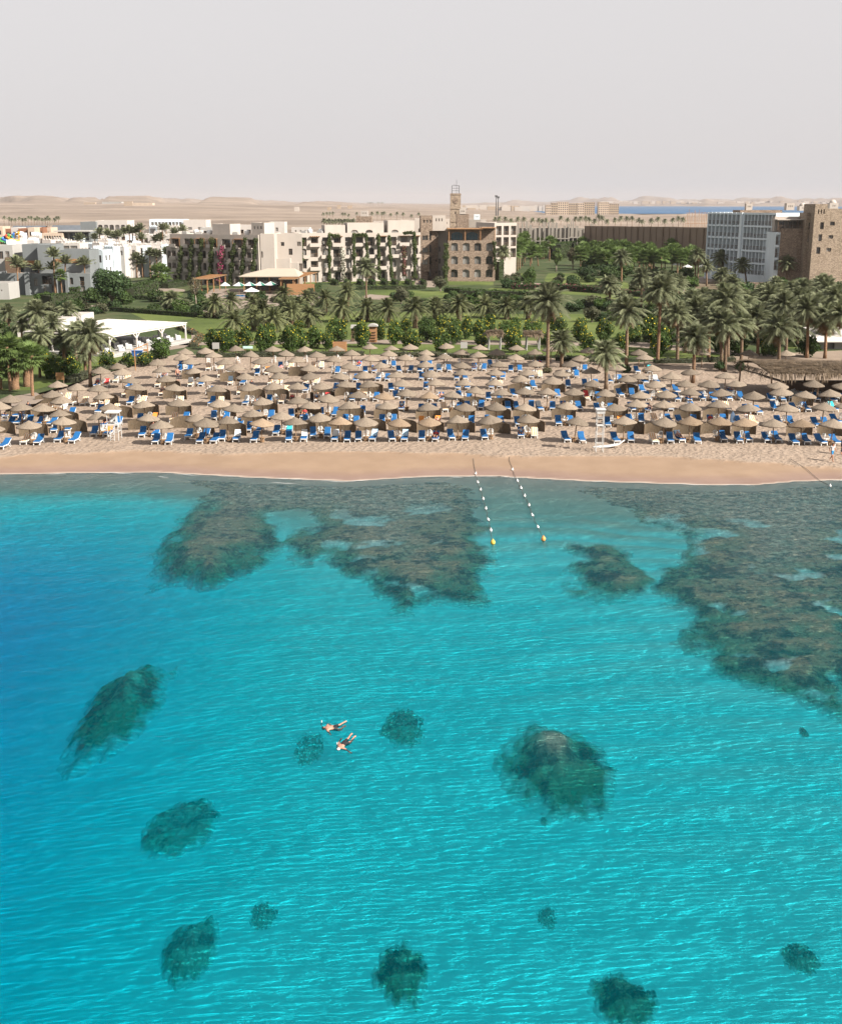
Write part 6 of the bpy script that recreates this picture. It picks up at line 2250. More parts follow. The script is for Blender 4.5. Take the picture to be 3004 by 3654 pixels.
Wn = [(xp(2921), xp(2934), zf(818), zf(793), 'w'), (xp(2918), xp(2931), zf(861), zf(836), 'w'), (xp(2915), xp(2929), zf(906), zf(882), 'w'),
      (xp(2956), xp(2973), zf(805), zf(791), 'w'), (xp(2954), xp(2971), zf(852), zf(839), 'w'), (xp(2951), xp(2968), zf(898), zf(885), 'w')]
xs_ = xp(2953)
B.block(0, w, 0, 9, 0, H, M_stone2, front=[q for q in Wn if q[1] < w] + [(w * (0.25 + 0.22 * k), w * (0.25 + 0.22 * k) + w * 0.1, H - 2.4, H - 1.3, 'a') for k in range(3)],
        left=[(2.0, 3.0, zf(815), zf(795), 'w'), (2.0, 3.0, zf(860), zf(840), 'w'), (5.0, 6.0, zf(815), zf(795), 'w'), (5.0, 6.0, zf(860), zf(840), 'w')], rec=0.4)
B.block(w, w2, 0.05, 9, 0, Hr, M_stone2, front=[(q[0] - w, q[1] - w, q[2], q[3], 'w') for q in Wn if q[0] > w], rec=0.4, part='side_wall')
B.block(xp(2884), 0, 3.0, 9, 0, zf(760), M_stone2, part='left_wall', front=[(0.7, 1.3, zf(820), zf(795), 'w'), (0.7, 1.3, zf(865), zf(842), 'w')])
B.done()
turret('white roof turret with slits above the balcony block', 2662, 2684, 727, 750, 335, M_plaster)
turret('white roof turret with slits left of the stone tower', 2806, 2834, 725, 750, 322, M_plaster)
turret('white domed roof house behind the stone tower', 2852, 2882, 735, 752, 330, M_plaster, 2, dome=True, name='domed_house')
turret('white vaulted roof house right of the stone tower top', 2960, 2990, 724, 748, 330, M_plaster, 2, dome=True, name='domed_house')
turret('low stone roof parapet behind the balcony block', 2640, 2790, 750, 765, 330, M_stone, 0, base=LAND_Z, depth=8, name='roof_block')
# stone wall with openings along the lane
a, b_ = at(2640, 998), at(3060, 1008)
B = Bld('lane_wall', 'low stone lane wall with square openings behind the palm trunks', 'wall', (a.x, a.y + 4, LAND_Z), math.atan2(b_.y - a.y, b_.x - a.x))
L = (b_ - a).length
B.block(0, L, 0, 1.2, 0, 2.4, M_stone2, front=[(L * (0.2 + 0.13 * k), L * (0.2 + 0.13 * k) + 1.0, 1.0, 2.0, 'd', 0.7) for k in range(6)], par=0.1)
B.done()
a, b_ = at(2640, 1028), at(3060, 1034)
B = Bld('lane_wall', 'dark lower retaining wall along the palm lane', 'wall', (a.x, a.y, LAND_Z), math.atan2(b_.y - a.y, b_.x - a.x))
B.block(0, (b_ - a).length, 0, 0.6, 0, 1.5, M_stone, par=0.05)
B.done()
a = at(2690, 925)
MB().box((0, 0, 0), (18, 5, 0.25)).build('flat_canopy', M_pine).location = (a.x + 10, 300, WY(2690, 920, 300).z)
tag(bpy.data.objects['flat_canopy'], 'flat timber canopy at the foot of the stone terrace wing', 'canopy')

# ---- construction site and fence on the right
yc = 470
for i, (px0, px1) in enumerate([(1850, 1895), (1895, 1960), (1960, 2030), (2030, 2090), (2105, 2136)]):
    B, w, H = pbld('concrete_frame', 'unfinished grey concrete frame, %s bay from the left of the building site' % nth(i), 'building site', px0, px1, 803 if i < 4 else 806, yc + 4 * i, 0, 'unfinished concrete frames')
    n = max(4, int(w / 1.3))
    for k in range(n):
        hh = H * rng.uniform(0.82, 1.12)
        for d in (0, 5.5):
            MB().box((0, 0, hh / 2), (0.42, 0.42, hh)).build('column', M_concrete, B.o).location = (w * k / (n - 1) + rng.uniform(-0.2, 0.2), d, 0)
    if i < 4:
        MB().box((w / 2, 2.8, 0), (w + 0.8, 6.2, 0.3)).build('slab', M_concrete, B.o).location = (0, 0, H * rng.uniform(0.5, 0.62))
        MB().box((w / 2, 5.9, H * 0.45), (w, 0.3, H * 0.9)).build('back_wall', M_concrete, B.o)
a, b_ = WY(2085, 850, 478), WY(2534, 850, 420)
d = b_ - a
ang = math.atan2(d.y, d.x)
L = math.hypot(d.x, d.y)
o = thing('site_fence', 'long brown cloth covered site fence with braces', 'fence', (a.x, a.y, LAND_Z), ang)
hf = WY(2085, 806, 478).z - LAND_Z
hf2 = WY(2534, 812, 420).z - LAND_Z
n = 20
for i in range(n):
    x0, x1 = L * i / n, L * (i + 1) / n - 0.06
    h0, h1 = hf + (hf2 - hf) * i / n, hf + (hf2 - hf) * (i + 1) / n
    p = MB()
    p.poly([(x0, 0, 0), (x1, 0, 0), (x1, 0, h1), (x0, 0, h0)]).poly([(x0, 0.1, h0), (x1, 0.1, h1), (x1, 0.1, 0), (x0, 0.1, 0)]).poly([(x0, 0, h0), (x1, 0, h1), (x1, 0.1, h1), (x0, 0.1, h0)])
    p.build('panel', M_rust, o)
    MB().bar((x0, -0.1, 0), (x0, -0.1, h0 + 0.1), 0.16).build('post', M_fwood, o)
    if i % 2:
        MB().bar((x0 + 1.6, -0.12, 0.2), (x0 + 0.2, -0.12, h0 * 0.95), 0.12).build('brace', M_fwood, o)
o = thing('scaffold', 'leaning timber scaffold frame beyond the balcony block', 'scaffold', (WY(2446, 780, 520).x, 520, LAND_Z))
hs = WY(2446, 752, 520).z - LAND_Z
for k in range(15):
    x = k * 0.75
    MB().bar((x, 0, 0), (x + rng.uniform(-0.5, 0.5), 0, hs * rng.uniform(0.85, 1.05)), 0.12).build('pole', M_pine, o)
for z in (0.4, 0.7, 0.95):
    MB().bar((0, -0.1, hs * z), (10.5, -0.1, hs * z), 0.12).build('ledger', M_pine, o)

# ---- left: grey building and white town
yG = at(150, 1052).y
B, w, H = pbld('grey_building', 'long grey two storey building front with arched windows behind trimmed palms', 'building', -30, 322, 975, yG)
xx = lambda px: WY(px, 1000, yG).x - B.o.location.x
ops = [(xx(122), xx(136), H - 2.9, H - 1.2, 'a'), (xx(152), xx(186), H - 2.6, H - 0.6, 'b', 2.0), (xx(250), xx(262), H - 2.6, H - 1.0, 'a'), (xx(285), xx(302), H - 2.9, H - 0.8, 'b', 1.2), (xx(288), xx(303), 0.1, 2.2, 'a'),
       (xx(155), xx(166), 0.1, 2.2, 'w'), (xx(185), xx(193), 0.3, 2.4, 'w'), (xx(228), xx(238), 0.2, 2.2, 'w'), (xx(40), xx(54), 0.1, 2.0, 'a'), (xx(4), xx(14), H - 2.9, H - 1.7, 'w'), (xx(50), xx(54), H - 3.3, H - 1.1, 'w'), (xx(60), xx(64), H - 2.8, H - 1.6, 'w'), (xx(212), xx(216), H - 2.8, H - 1.2, 'w')]
B.block(0, w, 0, 14, 0, H, M_grey, front=ops, rec=0.3)
for (px0, px1, dd), bp_ in zip([(97, 112, 1.6), (238, 248, 1.2), (196, 206, 0.8)], ('deep_buttress', 'slim_buttress', 'shallow_buttress')):
    B.block(xx(px0), xx(px1), -dd, 0, 0, H + 0.3, M_grey, part=bp_)
B.done()
B, w, H = pbld('grey_building', 'tall plain grey block with a timber band above the arched front', 'building', 66, 184, 873, yG + 9)
x2 = WY(140, 900, yG + 9).x - B.o.location.x
x1 = WY(135, 900, yG + 9).x - B.o.location.x
B.block(x1, w, 0, 10, 0, H, M_grey, part='main_wall')
B.block(0, x1, 2.6, 10, 0, H, M_grey, part='set_back_wall', front=[(x1 * 0.35 + 0.55 * k, x1 * 0.35 + 0.55 * k + 0.42, H - 6.6 - 0.75 * j, H - 6.1 - 0.75 * j, 'd', 0.25) for k in range(3) for j in range(2)])
MB().box((x1 * 0.5, 2.45, 0), (x1 * 0.95, 0.2, 1.0)).build('timber_band', M_pine, B.o).location = (0, 0, H - 4.4)
B.done()
B, w, H = pbld('grey_building', 'grey block with a long timber band right of the tall grey block', 'building', 184, 318, 892, yG + 10)
B.block(0, w, 0, 9, 0, H, M_grey)
MB().box((w * 0.45, -0.1, 0), (w * 0.72, 0.16, 0.95)).build('timber_band', M_pine, B.o).location = (0, 0, H - 2.6)
MB().box((w * 0.45, -0.35, 0), (w * 0.75, 0.6, 1.0)).build('parapet_wall', M_cream, B.o).location = (0, 0, H - 7.0)
B.done()
B, w, H = pbld('cream_house', 'small blank cream house cut by the frame edge beside the grey building', 'building', -40, 31, 1010, yG - 14)
B.block(0, w, 0, 7, 0, H, M_greylight, front=[(w * 0.6, w * 0.66, H * 0.5, H * 0.6, 'w')])
B.done()
B, w, H = pbld('grey_house', 'pale grey house with white window at the far left edge', 'building', -40, 45, 876, yG + 12)
B.block(0, w, 0, 8, 0, H, M_greylight, front=wrow(w, 3, 1.0, H - 3.2, 1.8, 'w'))
B.block(w * 0.75, w * 1.2, -2, 4, 0, H - 2.8, M_fwood, part='brown_porch')
B.done()


def town(label, px0, px1, pyt, y, matr, rows, ang=0.0, depth=9, name='white_house', dome=False, knobs=0, group=None, v=None):
    B, w, H = pbld(name, label, 'building', px0, px1, pyt, y, ang, group)
    ops = []
    for (n, ww, dz, hh, k) in rows:
        ops += [q for q in wrow(w, n, min(ww, w / n * 0.7), max(0.1, H - dz), hh, k) if q[3] < H - 0.1]
    B.block(0, w, 0, depth, 0, H, matr, front=ops, left=wrow(depth, 2, 0.8, max(0.1, H - 2.8), 1.3, 'w') if w > 5 else (), right=[q_ for k_ in range(3) if H - 2.9 - 3.2 * k_ > 0.3 for q_ in wrow(depth, 2, 0.9, H - 2.9 - 3.2 * k_, 1.5, 'a' if k_ else 'w')] if w > 4 else ())
    for k in range(knobs):
        MB().box((0, 0, 0.25), (0.5, 0.5, 0.5), taper=0.6).build('roof_knob', matr, B.o).location = (w * (k + 0.5) / knobs, 0.2, H - 0.02)
    if dome:
        B.dome(w * 0.5, depth * 0.4, H - 0.3, min(w, depth) * 0.32, matr)
    B.done()
    return B.o


T1 = [(2, 1.1, 2.6, 1.5, 'a')]
town('large white house with recessed porch below the hotel corner', 438, 620, 872, 352, M_plaster2, [(6, 1.2, 3.4, 1.8, 'a'), (4, 2.4, 7.2, 2.4, 'b')], depth=12, knobs=10)
town('bluish shaded house left of the large white house', 372, 408, 880, 340, M_bluewhite, [(2, 1.4, 3.8, 2.0, 'w')], R(-22), 5, knobs=4)
town('white corner house between bluish and large houses', 405, 440, 872, 348, M_plaster2, T1, R(-8), 5, knobs=4)
town('shaded house with dark windows beside the timber band block', 318, 372, 892, 330, M_bluewhite, [(3, 1.5, 3.4, 2.0, 'w')], R(-16), 5, knobs=3)
town('small white house with glass lantern above the timber band', 214, 285, 868, 350, M_plaster2, [(2, 2.2, 2.4, 1.7, 'w')], 0, knobs=4)
town('shaded bluish house under the little palms', 290, 336, 870, 375, M_bluewhite, T1, R(-25), knobs=6)
town('white house row with parapet knobs, west part', 336, 420, 872, 380, M_plaster2, T1, 0, knobs=8)
town('three storey white block with arched loggias', 342, 454, 787, 470, M_plaster2, [(5, 1.8, 3.6, 2.0, 'a'), (5, 1.8, 7.0, 2.0, 'a'), (5, 1.8, 10.2, 2.0, 'a')], 0, 12)
town('gable end with its shade painted grey beside the three storey white block', 287, 343, 792, 468, M_grey, [], 0, 12)  # shaded left part of the white block, its shade put into the colour
town('far white block with projecting bays', 533, 655, 783, 520, M_bluewhite, [(9, 1.6, 3.4, 2.3, 'w')], 0, 12)
town('far white hall with curved gable behind the bays', 655, 735, 785, 515, M_plaster2, [(2, 1.6, 5.0, 2.0, 'w')], 0, 12)
town('shaded blue house below the far white bays', 532, 562, 808, 480, M_bluewhite, [(4, 0.9, 2.8, 2.0, 'w')], R(-30), 10, knobs=4)
town('white house right of the shaded blue house', 562, 640, 806, 478, M_plaster2, T1, 0, 10, knobs=8)
town('white terrace row below the small town palms', 455, 535, 836, 430, M_plaster2, [(4, 1.4, 3.0, 1.8, 'b')], 0, 9, knobs=9)
town('white terrace row left of the small town palms', 375, 458, 832, 425, M_plaster2, [(3, 1.4, 3.0, 1.8, 'b')], 0, 9, knobs=8)
town('white terrace row right of the small town palms', 535, 640, 840, 420, M_plaster2, [(4, 1.4, 3.0, 1.8, 'a')], 0, 9, knobs=10)
town('small white pavilion behind the hotel left corner', 672, 715, 822, 385, M_plaster2, [(4, 0.5, 1.3, 0.8, 'w')], 0, 6)
town('white rear house left of the hotel roof room', 715, 790, 812, 400, M_greylight, [(3, 1.8, 2.8, 1.7, 'b')], 0, 8)
town('long white rear house above the hotel roof', 790, 960, 803, 400, M_plaster2, [(6, 1.4, 3.0, 1.5, 'b')], 0, 8)
town('white rear house behind the stair block', 960, 1015, 792, 395, M_plaster2, [(1, 0.8, 3.0, 1.2, 'w')], 0, 8)
town('small white rear pavilion with three slits', 1040, 1105, 812, 385, M_plaster2, [(3, 0.4, 1.6, 0.8, 'w')], 0, 6)
town('orange terracotta block with cream bays, middle', 66, 102, 815, 470, M_terra, [(2, 1.6, 3.4, 1.8, 'a'), (2, 1.6, 6.6, 1.8, 'a')], 0, 9, 'terracotta_block')
town('orange terracotta block with cream bays, right end', 122, 155, 812, 475, M_terra, [(2, 1.4, 3.2, 1.8, 'a')], 0, 9, 'terracotta_block')
town('orange terracotta block with cream bays, left end', 8, 40, 816, 478, M_terra, [(2, 1.4, 3.2, 1.8, 'a')], 0, 9, 'terracotta_block')
town('cream bay between the terracotta blocks', 100, 123, 812, 468, M_cream, [(2, 0.8, 3.2, 1.6, 'w'), (2, 0.8, 6.2, 1.6, 'w')], 0, 9, 'cream_bay')
town('pale bay left of the middle terracotta block', 40, 68, 812, 472, M_plaster2, [(2, 0.7, 3.2, 1.6, 'w')], 0, 9, 'cream_bay')
town('cream bay at the far left edge of the town', -20, 10, 808, 475, M_cream, [(2, 0.8, 3.2, 1.6, 'w')], 0, 9, 'cream_bay')
town('cream bay at the right of the terracotta blocks', 155, 182, 812, 480, M_cream, [(2, 0.7, 3.2, 1.6, 'w')], 0, 9, 'cream_bay')
town('cream arcade house left of the dark pavilion', 150, 224, 832, 430, M_cream, [(7, 0.7, 2.6, 1.7, 'a')], 0, 9, 'cream_house')
town('dark open pavilion with flat pale roof in the town', 222, 325, 826, 432, M_grey, [(5, 2.6, 3.2, 2.7, 'd')], 0, 9, 'flat_pavilion')
MB().box((0, 0, 0), (13, 11, 0.35)).build('flat_roof', M_greylight).location = (WY(272, 826, 436).x, 436, WY(272, 826, 436).z + 0.2)
r_ = bpy.data.objects['flat_roof']
r_.parent = [o for o in bpy.data.objects if o.name.startswith('flat_pavilion')][0]
r_.matrix_parent_inverse = Matrix.Translation(-Vector(r_.parent.location))
for i, (x0, x1, yt_, y) in enumerate([(40, 150, 805, 500), (182, 300, 803, 520)]):
    B, w, H = pbld('long_hall', 'long low hall with grey panelled roof, %s of two behind the town' % nth(i), 'building', x0, x1, yt_ + 8, y)
    B.block(0, w, 0, 10, 0, H - 1.5, M_terra if i else M_cream)
    MB().poly([(-0.5, -0.5, H - 1.5), (w + 0.5, -0.5, H - 1.5), (w + 0.5, 5, H + 0.8), (-0.5, 5, H + 0.8)]).poly([(-0.5, 5, H + 0.8), (w + 0.5, 5, H + 0.8), (w + 0.5, 10.5, H - 1.5), (-0.5, 10.5, H - 1.5)]).build('panel_roof', M_slate, B.o)
    B.done()
# jumbled little white houses
q = random.Random(11)
JH = []
for k in range(78):
    row = k % 6
    y = [400, 425, 450, 485, 372, 350][row] + q.uniform(-8, 8)
    px = q.uniform(-20, 560 if row > 1 else 640) if row < 4 else q.uniform(325, 620)
    wd = q.uniform(18, 38)
    py = [858, 848, 838, 826, 872, 884][row] + q.uniform(-6, 5)
    if row < 2 and px < 120:
        py += 4
    JH.append((px, wd, py, y, q.random()))
JH.sort()
for i, (px, wd, py, y, r_) in enumerate(JH):
    town('small flat roofed white town house, %s from the left in the jumble' % nth(i), px, px + wd, py, y, M_plaster2 if r_ < 0.75 else M_bluewhite, [(2, 0.9, 2.4, 1.3, 'w' if r_ < 0.5 else 'a')], (r_ - 0.6) * 0.7, 6, dome=r_ > 0.8, knobs=int(3 + r_ * 3), group='small white town houses')
# colourful slides of the water park
cols = [(0.45, 0.06, 0.03), (0.05, 0.25, 0.06), (0.03, 0.12, 0.35), (0.5, 0.25, 0.02), (0.45, 0.42, 0.4), (0.05, 0.25, 0.18)]
for i, (px, py) in enumerate([(3, 848), (13, 846), (30, 842), (48, 838), (58, 846), (26, 850)]):
    p = WY(px, py, 415)
    b = MB()
    pts = [(math.cos(t * 0.9) * 2.0, math.sin(t * 0.9) * 1.6, 3.2 - t * 0.45) for t in np.linspace(0, 7, 16)]
    b.tube(pts, 0.42, 7)
    b.box((2.0, 0, 1.0), (0.25, 0.25, 4.6))
    o = b.build('water_slide', mat('slide_paint%d' % i, cols[i], [c * 1.2 for c in cols[i]], 2, 0.4, spec=0.5))
    o.location = (p.x, 415, max(LAND_Z + 1.2, p.z - 2.4))
    tag(o, ['red', 'green', 'blue', 'orange', 'white', 'teal'][i] + ' spiral water slide at the edge of the town', 'slide', 'water slides in the town')

# ---- far things: desert buildings, resort blocks, towns across the bay
for i, (x0, x1, yt_, yb_, y, mt) in enumerate([(442, 472, 719, 733, 2600, M_beige), (472, 545, 724, 734, 2600, M_cream), (365, 435, 720, 727, 3000, M_greylight), (300, 340, 722, 728, 3000, M_beige), (1050, 1068, 738, 746, 1500, M_plaster), (1168, 1182, 738, 743, 1600, M_beige),
                                               (1203, 1216, 732, 739, 2000, M_beige), (1240, 1256, 733, 738, 2000, M_beige)]):
    B, w, H = pbld('desert_building', 'small far building out in the desert, %s from the left' % nth([3, 4, 2, 1, 5, 6, 7, 8][i] - 1), 'building', x0, x1, yt_, y, 0, 'far desert buildings', WY(x0, yb_, y).z - 3)
    B.block(0, w, 0, w * 0.5, 0, H, mt, front=wrow(w, max(2, int(w / 9)), w * 0.04, H * 0.55, H * 0.25, 'd') if w > 10 else ())
    B.done()
for i, (x0, x1, yt_) in enumerate([(1947, 1967, 731), (1967, 1990, 724), (1990, 2028, 721), (2028, 2058, 726), (2060, 2084, 725), (2084, 2122, 722), (2135, 2172, 721), (2172, 2208, 727)]):
    B, w, H = pbld('resort_block', 'far beige resort block on the desert shore, %s from the left' % nth(i), 'building', x0, x1, yt_, 2150, 0, 'far resort blocks', 1.0)
    ops = []
    nf = max(3, int(H / 3.6))
    n = max(3, int(w / 3.5))
    for f in range(nf):
        ops += [(w * (k + 0.25) / n, w * (k + 0.8) / n, H * (f + 0.25) / nf, H * (f + 0.8) / nf, 'D', 0.8) for k in range(n)]
    B.block(0, w, 0, 14, 0, H, M_beige if i % 2 else M_cream, front=ops)
    B.done()
far = MB()
q = random.Random(5)
for k in range(240):
    px = q.uniform(2150, 3020) if k < 170 else q.uniform(1640, 1960)
    y = q.uniform(7100, 8400) if k < 170 else q.uniform(2900, 3600)
    p = WY(px, 735, y)
    wdt = q.uniform(10, 38) if k < 170 else q.uniform(10, 34)
    hh = q.uniform(6, 18) if k < 170 else q.uniform(6, 15)
    z0 = 16 if k < 170 else 1
    far.box((p.x, y, z0 + hh / 2), (wdt, 20, hh), q.choice([0, 0, 1]))
o = far.build('far_town', [M_plaster, M_beige])
tag(o, 'pale far town strung along the shore across the bay', 'town', kind='stuff')
for i, px in enumerate((1770, 1777)):
    p = WY(px, 705 + 4 * i, 1900)
    o = MB().tube([(0, 0, 0), (0, 0, p.z - 1 + 3)], [1.0, 0.5], 6).box((0, 0, p.z + 1), (4, 1.5, 3.0)).build('radio_mast', M_steel)
    o.location = (p.x, 1900, 1)
    tag(o, 'thin radio mast on the skyline, %s of the pair' % ('taller' if i == 0 else 'shorter'), 'mast', 'radio masts')

# rooftop tanks and cooling units
TANK = MB().lathe([(0.01, 0), (0.7, 0), (0.7, 1.3), (0.6, 1.45), (0.01, 1.5)], 12).mesh('water_tank', M_white, True)
COOL = MB().box((0, 0, 0.5), (1.5, 0.9, 1.0)).box((0, 0, 1.04), (1.1, 0.7, 0.1)).mesh('cooling_unit', M_greylight)
A, ang, wm, Hm = HM
A2, ang2, wm2, Hm2 = HL
q = random.Random(31)
spots = [(A.x + math.cos(ang) * wm * t - math.sin(ang) * d, A.y + math.sin(ang) * wm * t + math.cos(ang) * d, LAND_Z + Hm - 0.5) for t, d in ((0.06, 2), (0.12, 4), (0.19, 2.2), (0.22, 6))]
spots += [(A2.x + math.cos(ang2) * wm2 * t - math.sin(ang2) * d, A2.y + math.sin(ang2) * wm2 * t + math.cos(ang2) * d, LAND_Z + Hm2 - 0.5) for t, d in ((0.1, 3), (0.18, 5), (0.28, 2.5), (0.36, 4), (0.68, 3), (0.76, 5))]
for i, p in enumerate(sorted(spots)):
    k = i % 2
    o = link('water_tank' if k else 'cooling_unit', TANK if k else COOL, None, p, q.uniform(-0.3, 0.3))
    tag(o, ('white water tank' if k else 'grey cooling unit') + ' on the hotel roof, %s rooftop fitting from the left' % nth(i), 'tank' if k else 'cooling unit', 'rooftop fittings of the hotel')
# ------------------------------------------------------------------ pavilion, thatch huts, kiosks, poolside
RZ = 4.1
pc = [W(390, 1199, RZ), W(661, 1153, RZ), W(417, 1118, RZ), W(255, 1142, RZ)]     # front left, right, back, far left of the roof
FL, RT, BK = pc[0], pc[1], pc[2]
ex, ey = (RT - FL), (BK - RT)
ey = Vector((-ex.y, ex.x, 0)).normalized() * 15.0
o = thing('pavilion', 'white roofed open pavilion restaurant beside the curved path', 'pavilion', (FL.x, FL.y, LAND_Z), math.atan2(ex.y, ex.x))
Lx = math.hypot(ex.x, ex.y)
Ly = 15.0
h = RZ - LAND_Z
M_pav = plaster('pavilion_white', (0.48, 0.445, 0.42), 0.06)
dk = MB().box((Lx / 2, Ly / 2, 0.18), (Lx + 1.6, Ly + 1.6, 0.36)).box((Lx / 2, -1.1, 0.09), (Lx + 2.4, 0.7, 0.18))
dk.build('deck', M_greylight, o)
nseg = 4
for i in range(nseg):
    y0, y1 = Ly * i / nseg, Ly * (i + 1) / nseg - 0.08
    MB().box((Lx / 2, (y0 + y1) / 2 - 0.2, 0), (Lx + 0.7, y1 - y0, 0.10)).build('roof_panel', M_pav, o).location = (0, 0, h + 0.05 + 0.02 * (i % 2))
MB().box((Lx / 2, 0, 0), (Lx + 0.5, 0.16, 0.26)).build('beam', M_pav, o).location = (0, 0, h - 0.14)
MB().box((Lx, Ly / 2, 0), (0.16, Ly - 0.2, 0.26)).build('beam', M_pav, o).location = (0, 0, h - 0.14)
for i in range(4):
    for j in range(4):
        if i in (0, 3) or j in (0, 3):
            x, y = Lx * i / 3, Ly * j / 3
            c = MB().box((0, 0, h / 2), (0.2, 0.2, h - 0.1))
            if j == 0:
                for s in (-1, 1):
                    if 0 <= i + s <= 3:
                        c.bar((0, 0, h - 1.0), (s * 0.9, 0, h - 0.2), 0.12)
            c.build('column', M_pav, o).location = (x, y, 0.0)
MB().box((Lx * 0.5, Ly * 0.97, h * 0.45), (Lx * 0.9, 0.2, h * 0.85)).build('back_wall', M_fwood, o)
q = random.Random(2)
rot = Matrix.Rotation(math.atan2(ex.y, ex.x), 4, 'Z')
armc = MB().box((0, 0, 0.25), (0.8, 0.75, 0.4)).box((0, 0.33, 0.6), (0.8, 0.14, 0.5)).box((-0.36, 0, 0.5), (0.12, 0.7, 0.3)).box((0.36, 0, 0.5), (0.12, 0.7, 0.3)).mesh('armchair', M_white)
for i in range(16):
    x, y = Lx * (0.04 + 0.92 * (i % 8) / 7), 0.8 + 2.6 * (i // 8) + q.uniform(-0.3, 0.3)
    p = Vector((FL.x, FL.y, 0)) + rot @ Vector((x, y, 0))
    a = link('armchair', armc, None, (p.x, p.y, LAND_Z + 0.36), q.uniform(-0.8, 0.8) + math.atan2(ex.y, ex.x))
    tag(a, 'white cushioned armchair, %s from left in the %s row under the pavilion roof' % (nth(i % 8), 'front' if i < 8 else 'second'), 'armchair', 'armchairs in the pavilion')
p = W(495, 1258, LAND_Z + 0.4)
a = MB().box((0, 0, 0.35), (1.5, 0.7, 0.7), taper=0.92).box((0, 0, 0.74), (1.6, 0.8, 0.08)).build('planter_box', mat('blue_paint', (0.012, 0.07, 0.22), (0.02, 0.09, 0.27), 3, 0.6))
a.location = (p.x, p.y - 0.8, LAND_Z + 0.0)
tag(a, 'blue planter box before the pavilion columns', 'planter')
B, w, H = pbld('service_house', 'low white service house behind the palms left of the pavilion', 'building', 215, 291, 1128, 205)
B.block(0, w, 0, 8, 0, H, M_pav, front=[(w * 0.7, w * 0.9, H - 1.0, H - 0.4, 'd', 0.3)])
B.done()
B, w, H = pbld('service_house', 'long low white wall house half hidden by the near palms', 'building', 60, 216, 1148, 190)
B.block(0, w, 0, 9, 0, H, M_pav, front=wrow(w, 4, 1.0, 0.5, 1.2, 'w'))
B.done()
for px, lab in ((485, 'left'), (531, 'right')):
    p = at(px, 1322 if px == 485 else 1300)
    MB().tube([(0, 0, -0.1), (0, 0, 2.9)], 0.07, 6).build('gate_post', M_pine).location = (p.x, p.y, p.z)
p0, p1 = at(485, 1322), at(531, 1300)
g = thing('rope_gate', 'simple wooden beach gate frame below the pavilion', 'gate', (p0.x, p0.y, p0.z))
for ob in [x for x in bpy.data.objects if x.name.startswith('gate_post')]:
    ob.parent = g
    ob.matrix_parent_inverse = Matrix.Translation(-Vector(g.location))
MB().bar((0, 0, 2.8), (p1.x - p0.x, p1.y - p0.y, 2.85), 0.12).build('crossbar', M_pine, g)
MB().box((1.2, 1.0, 2.55), (0.5, 0.08, 0.28)).build('sign_board', M_pine, g)


# ---- thatched roofs of dried palm leaves
M_thatchl = leafmat('dry_palm_thatch', (0.07, 0.05, 0.032), (0.19, 0.14, 0.09), (0.125, 0.09, 0.058), 0.1)
M_thatchb = mat('thatch_base', (0.07, 0.05, 0.03), (0.13, 0.095, 0.06), 3, 0.95, bump=0.5)


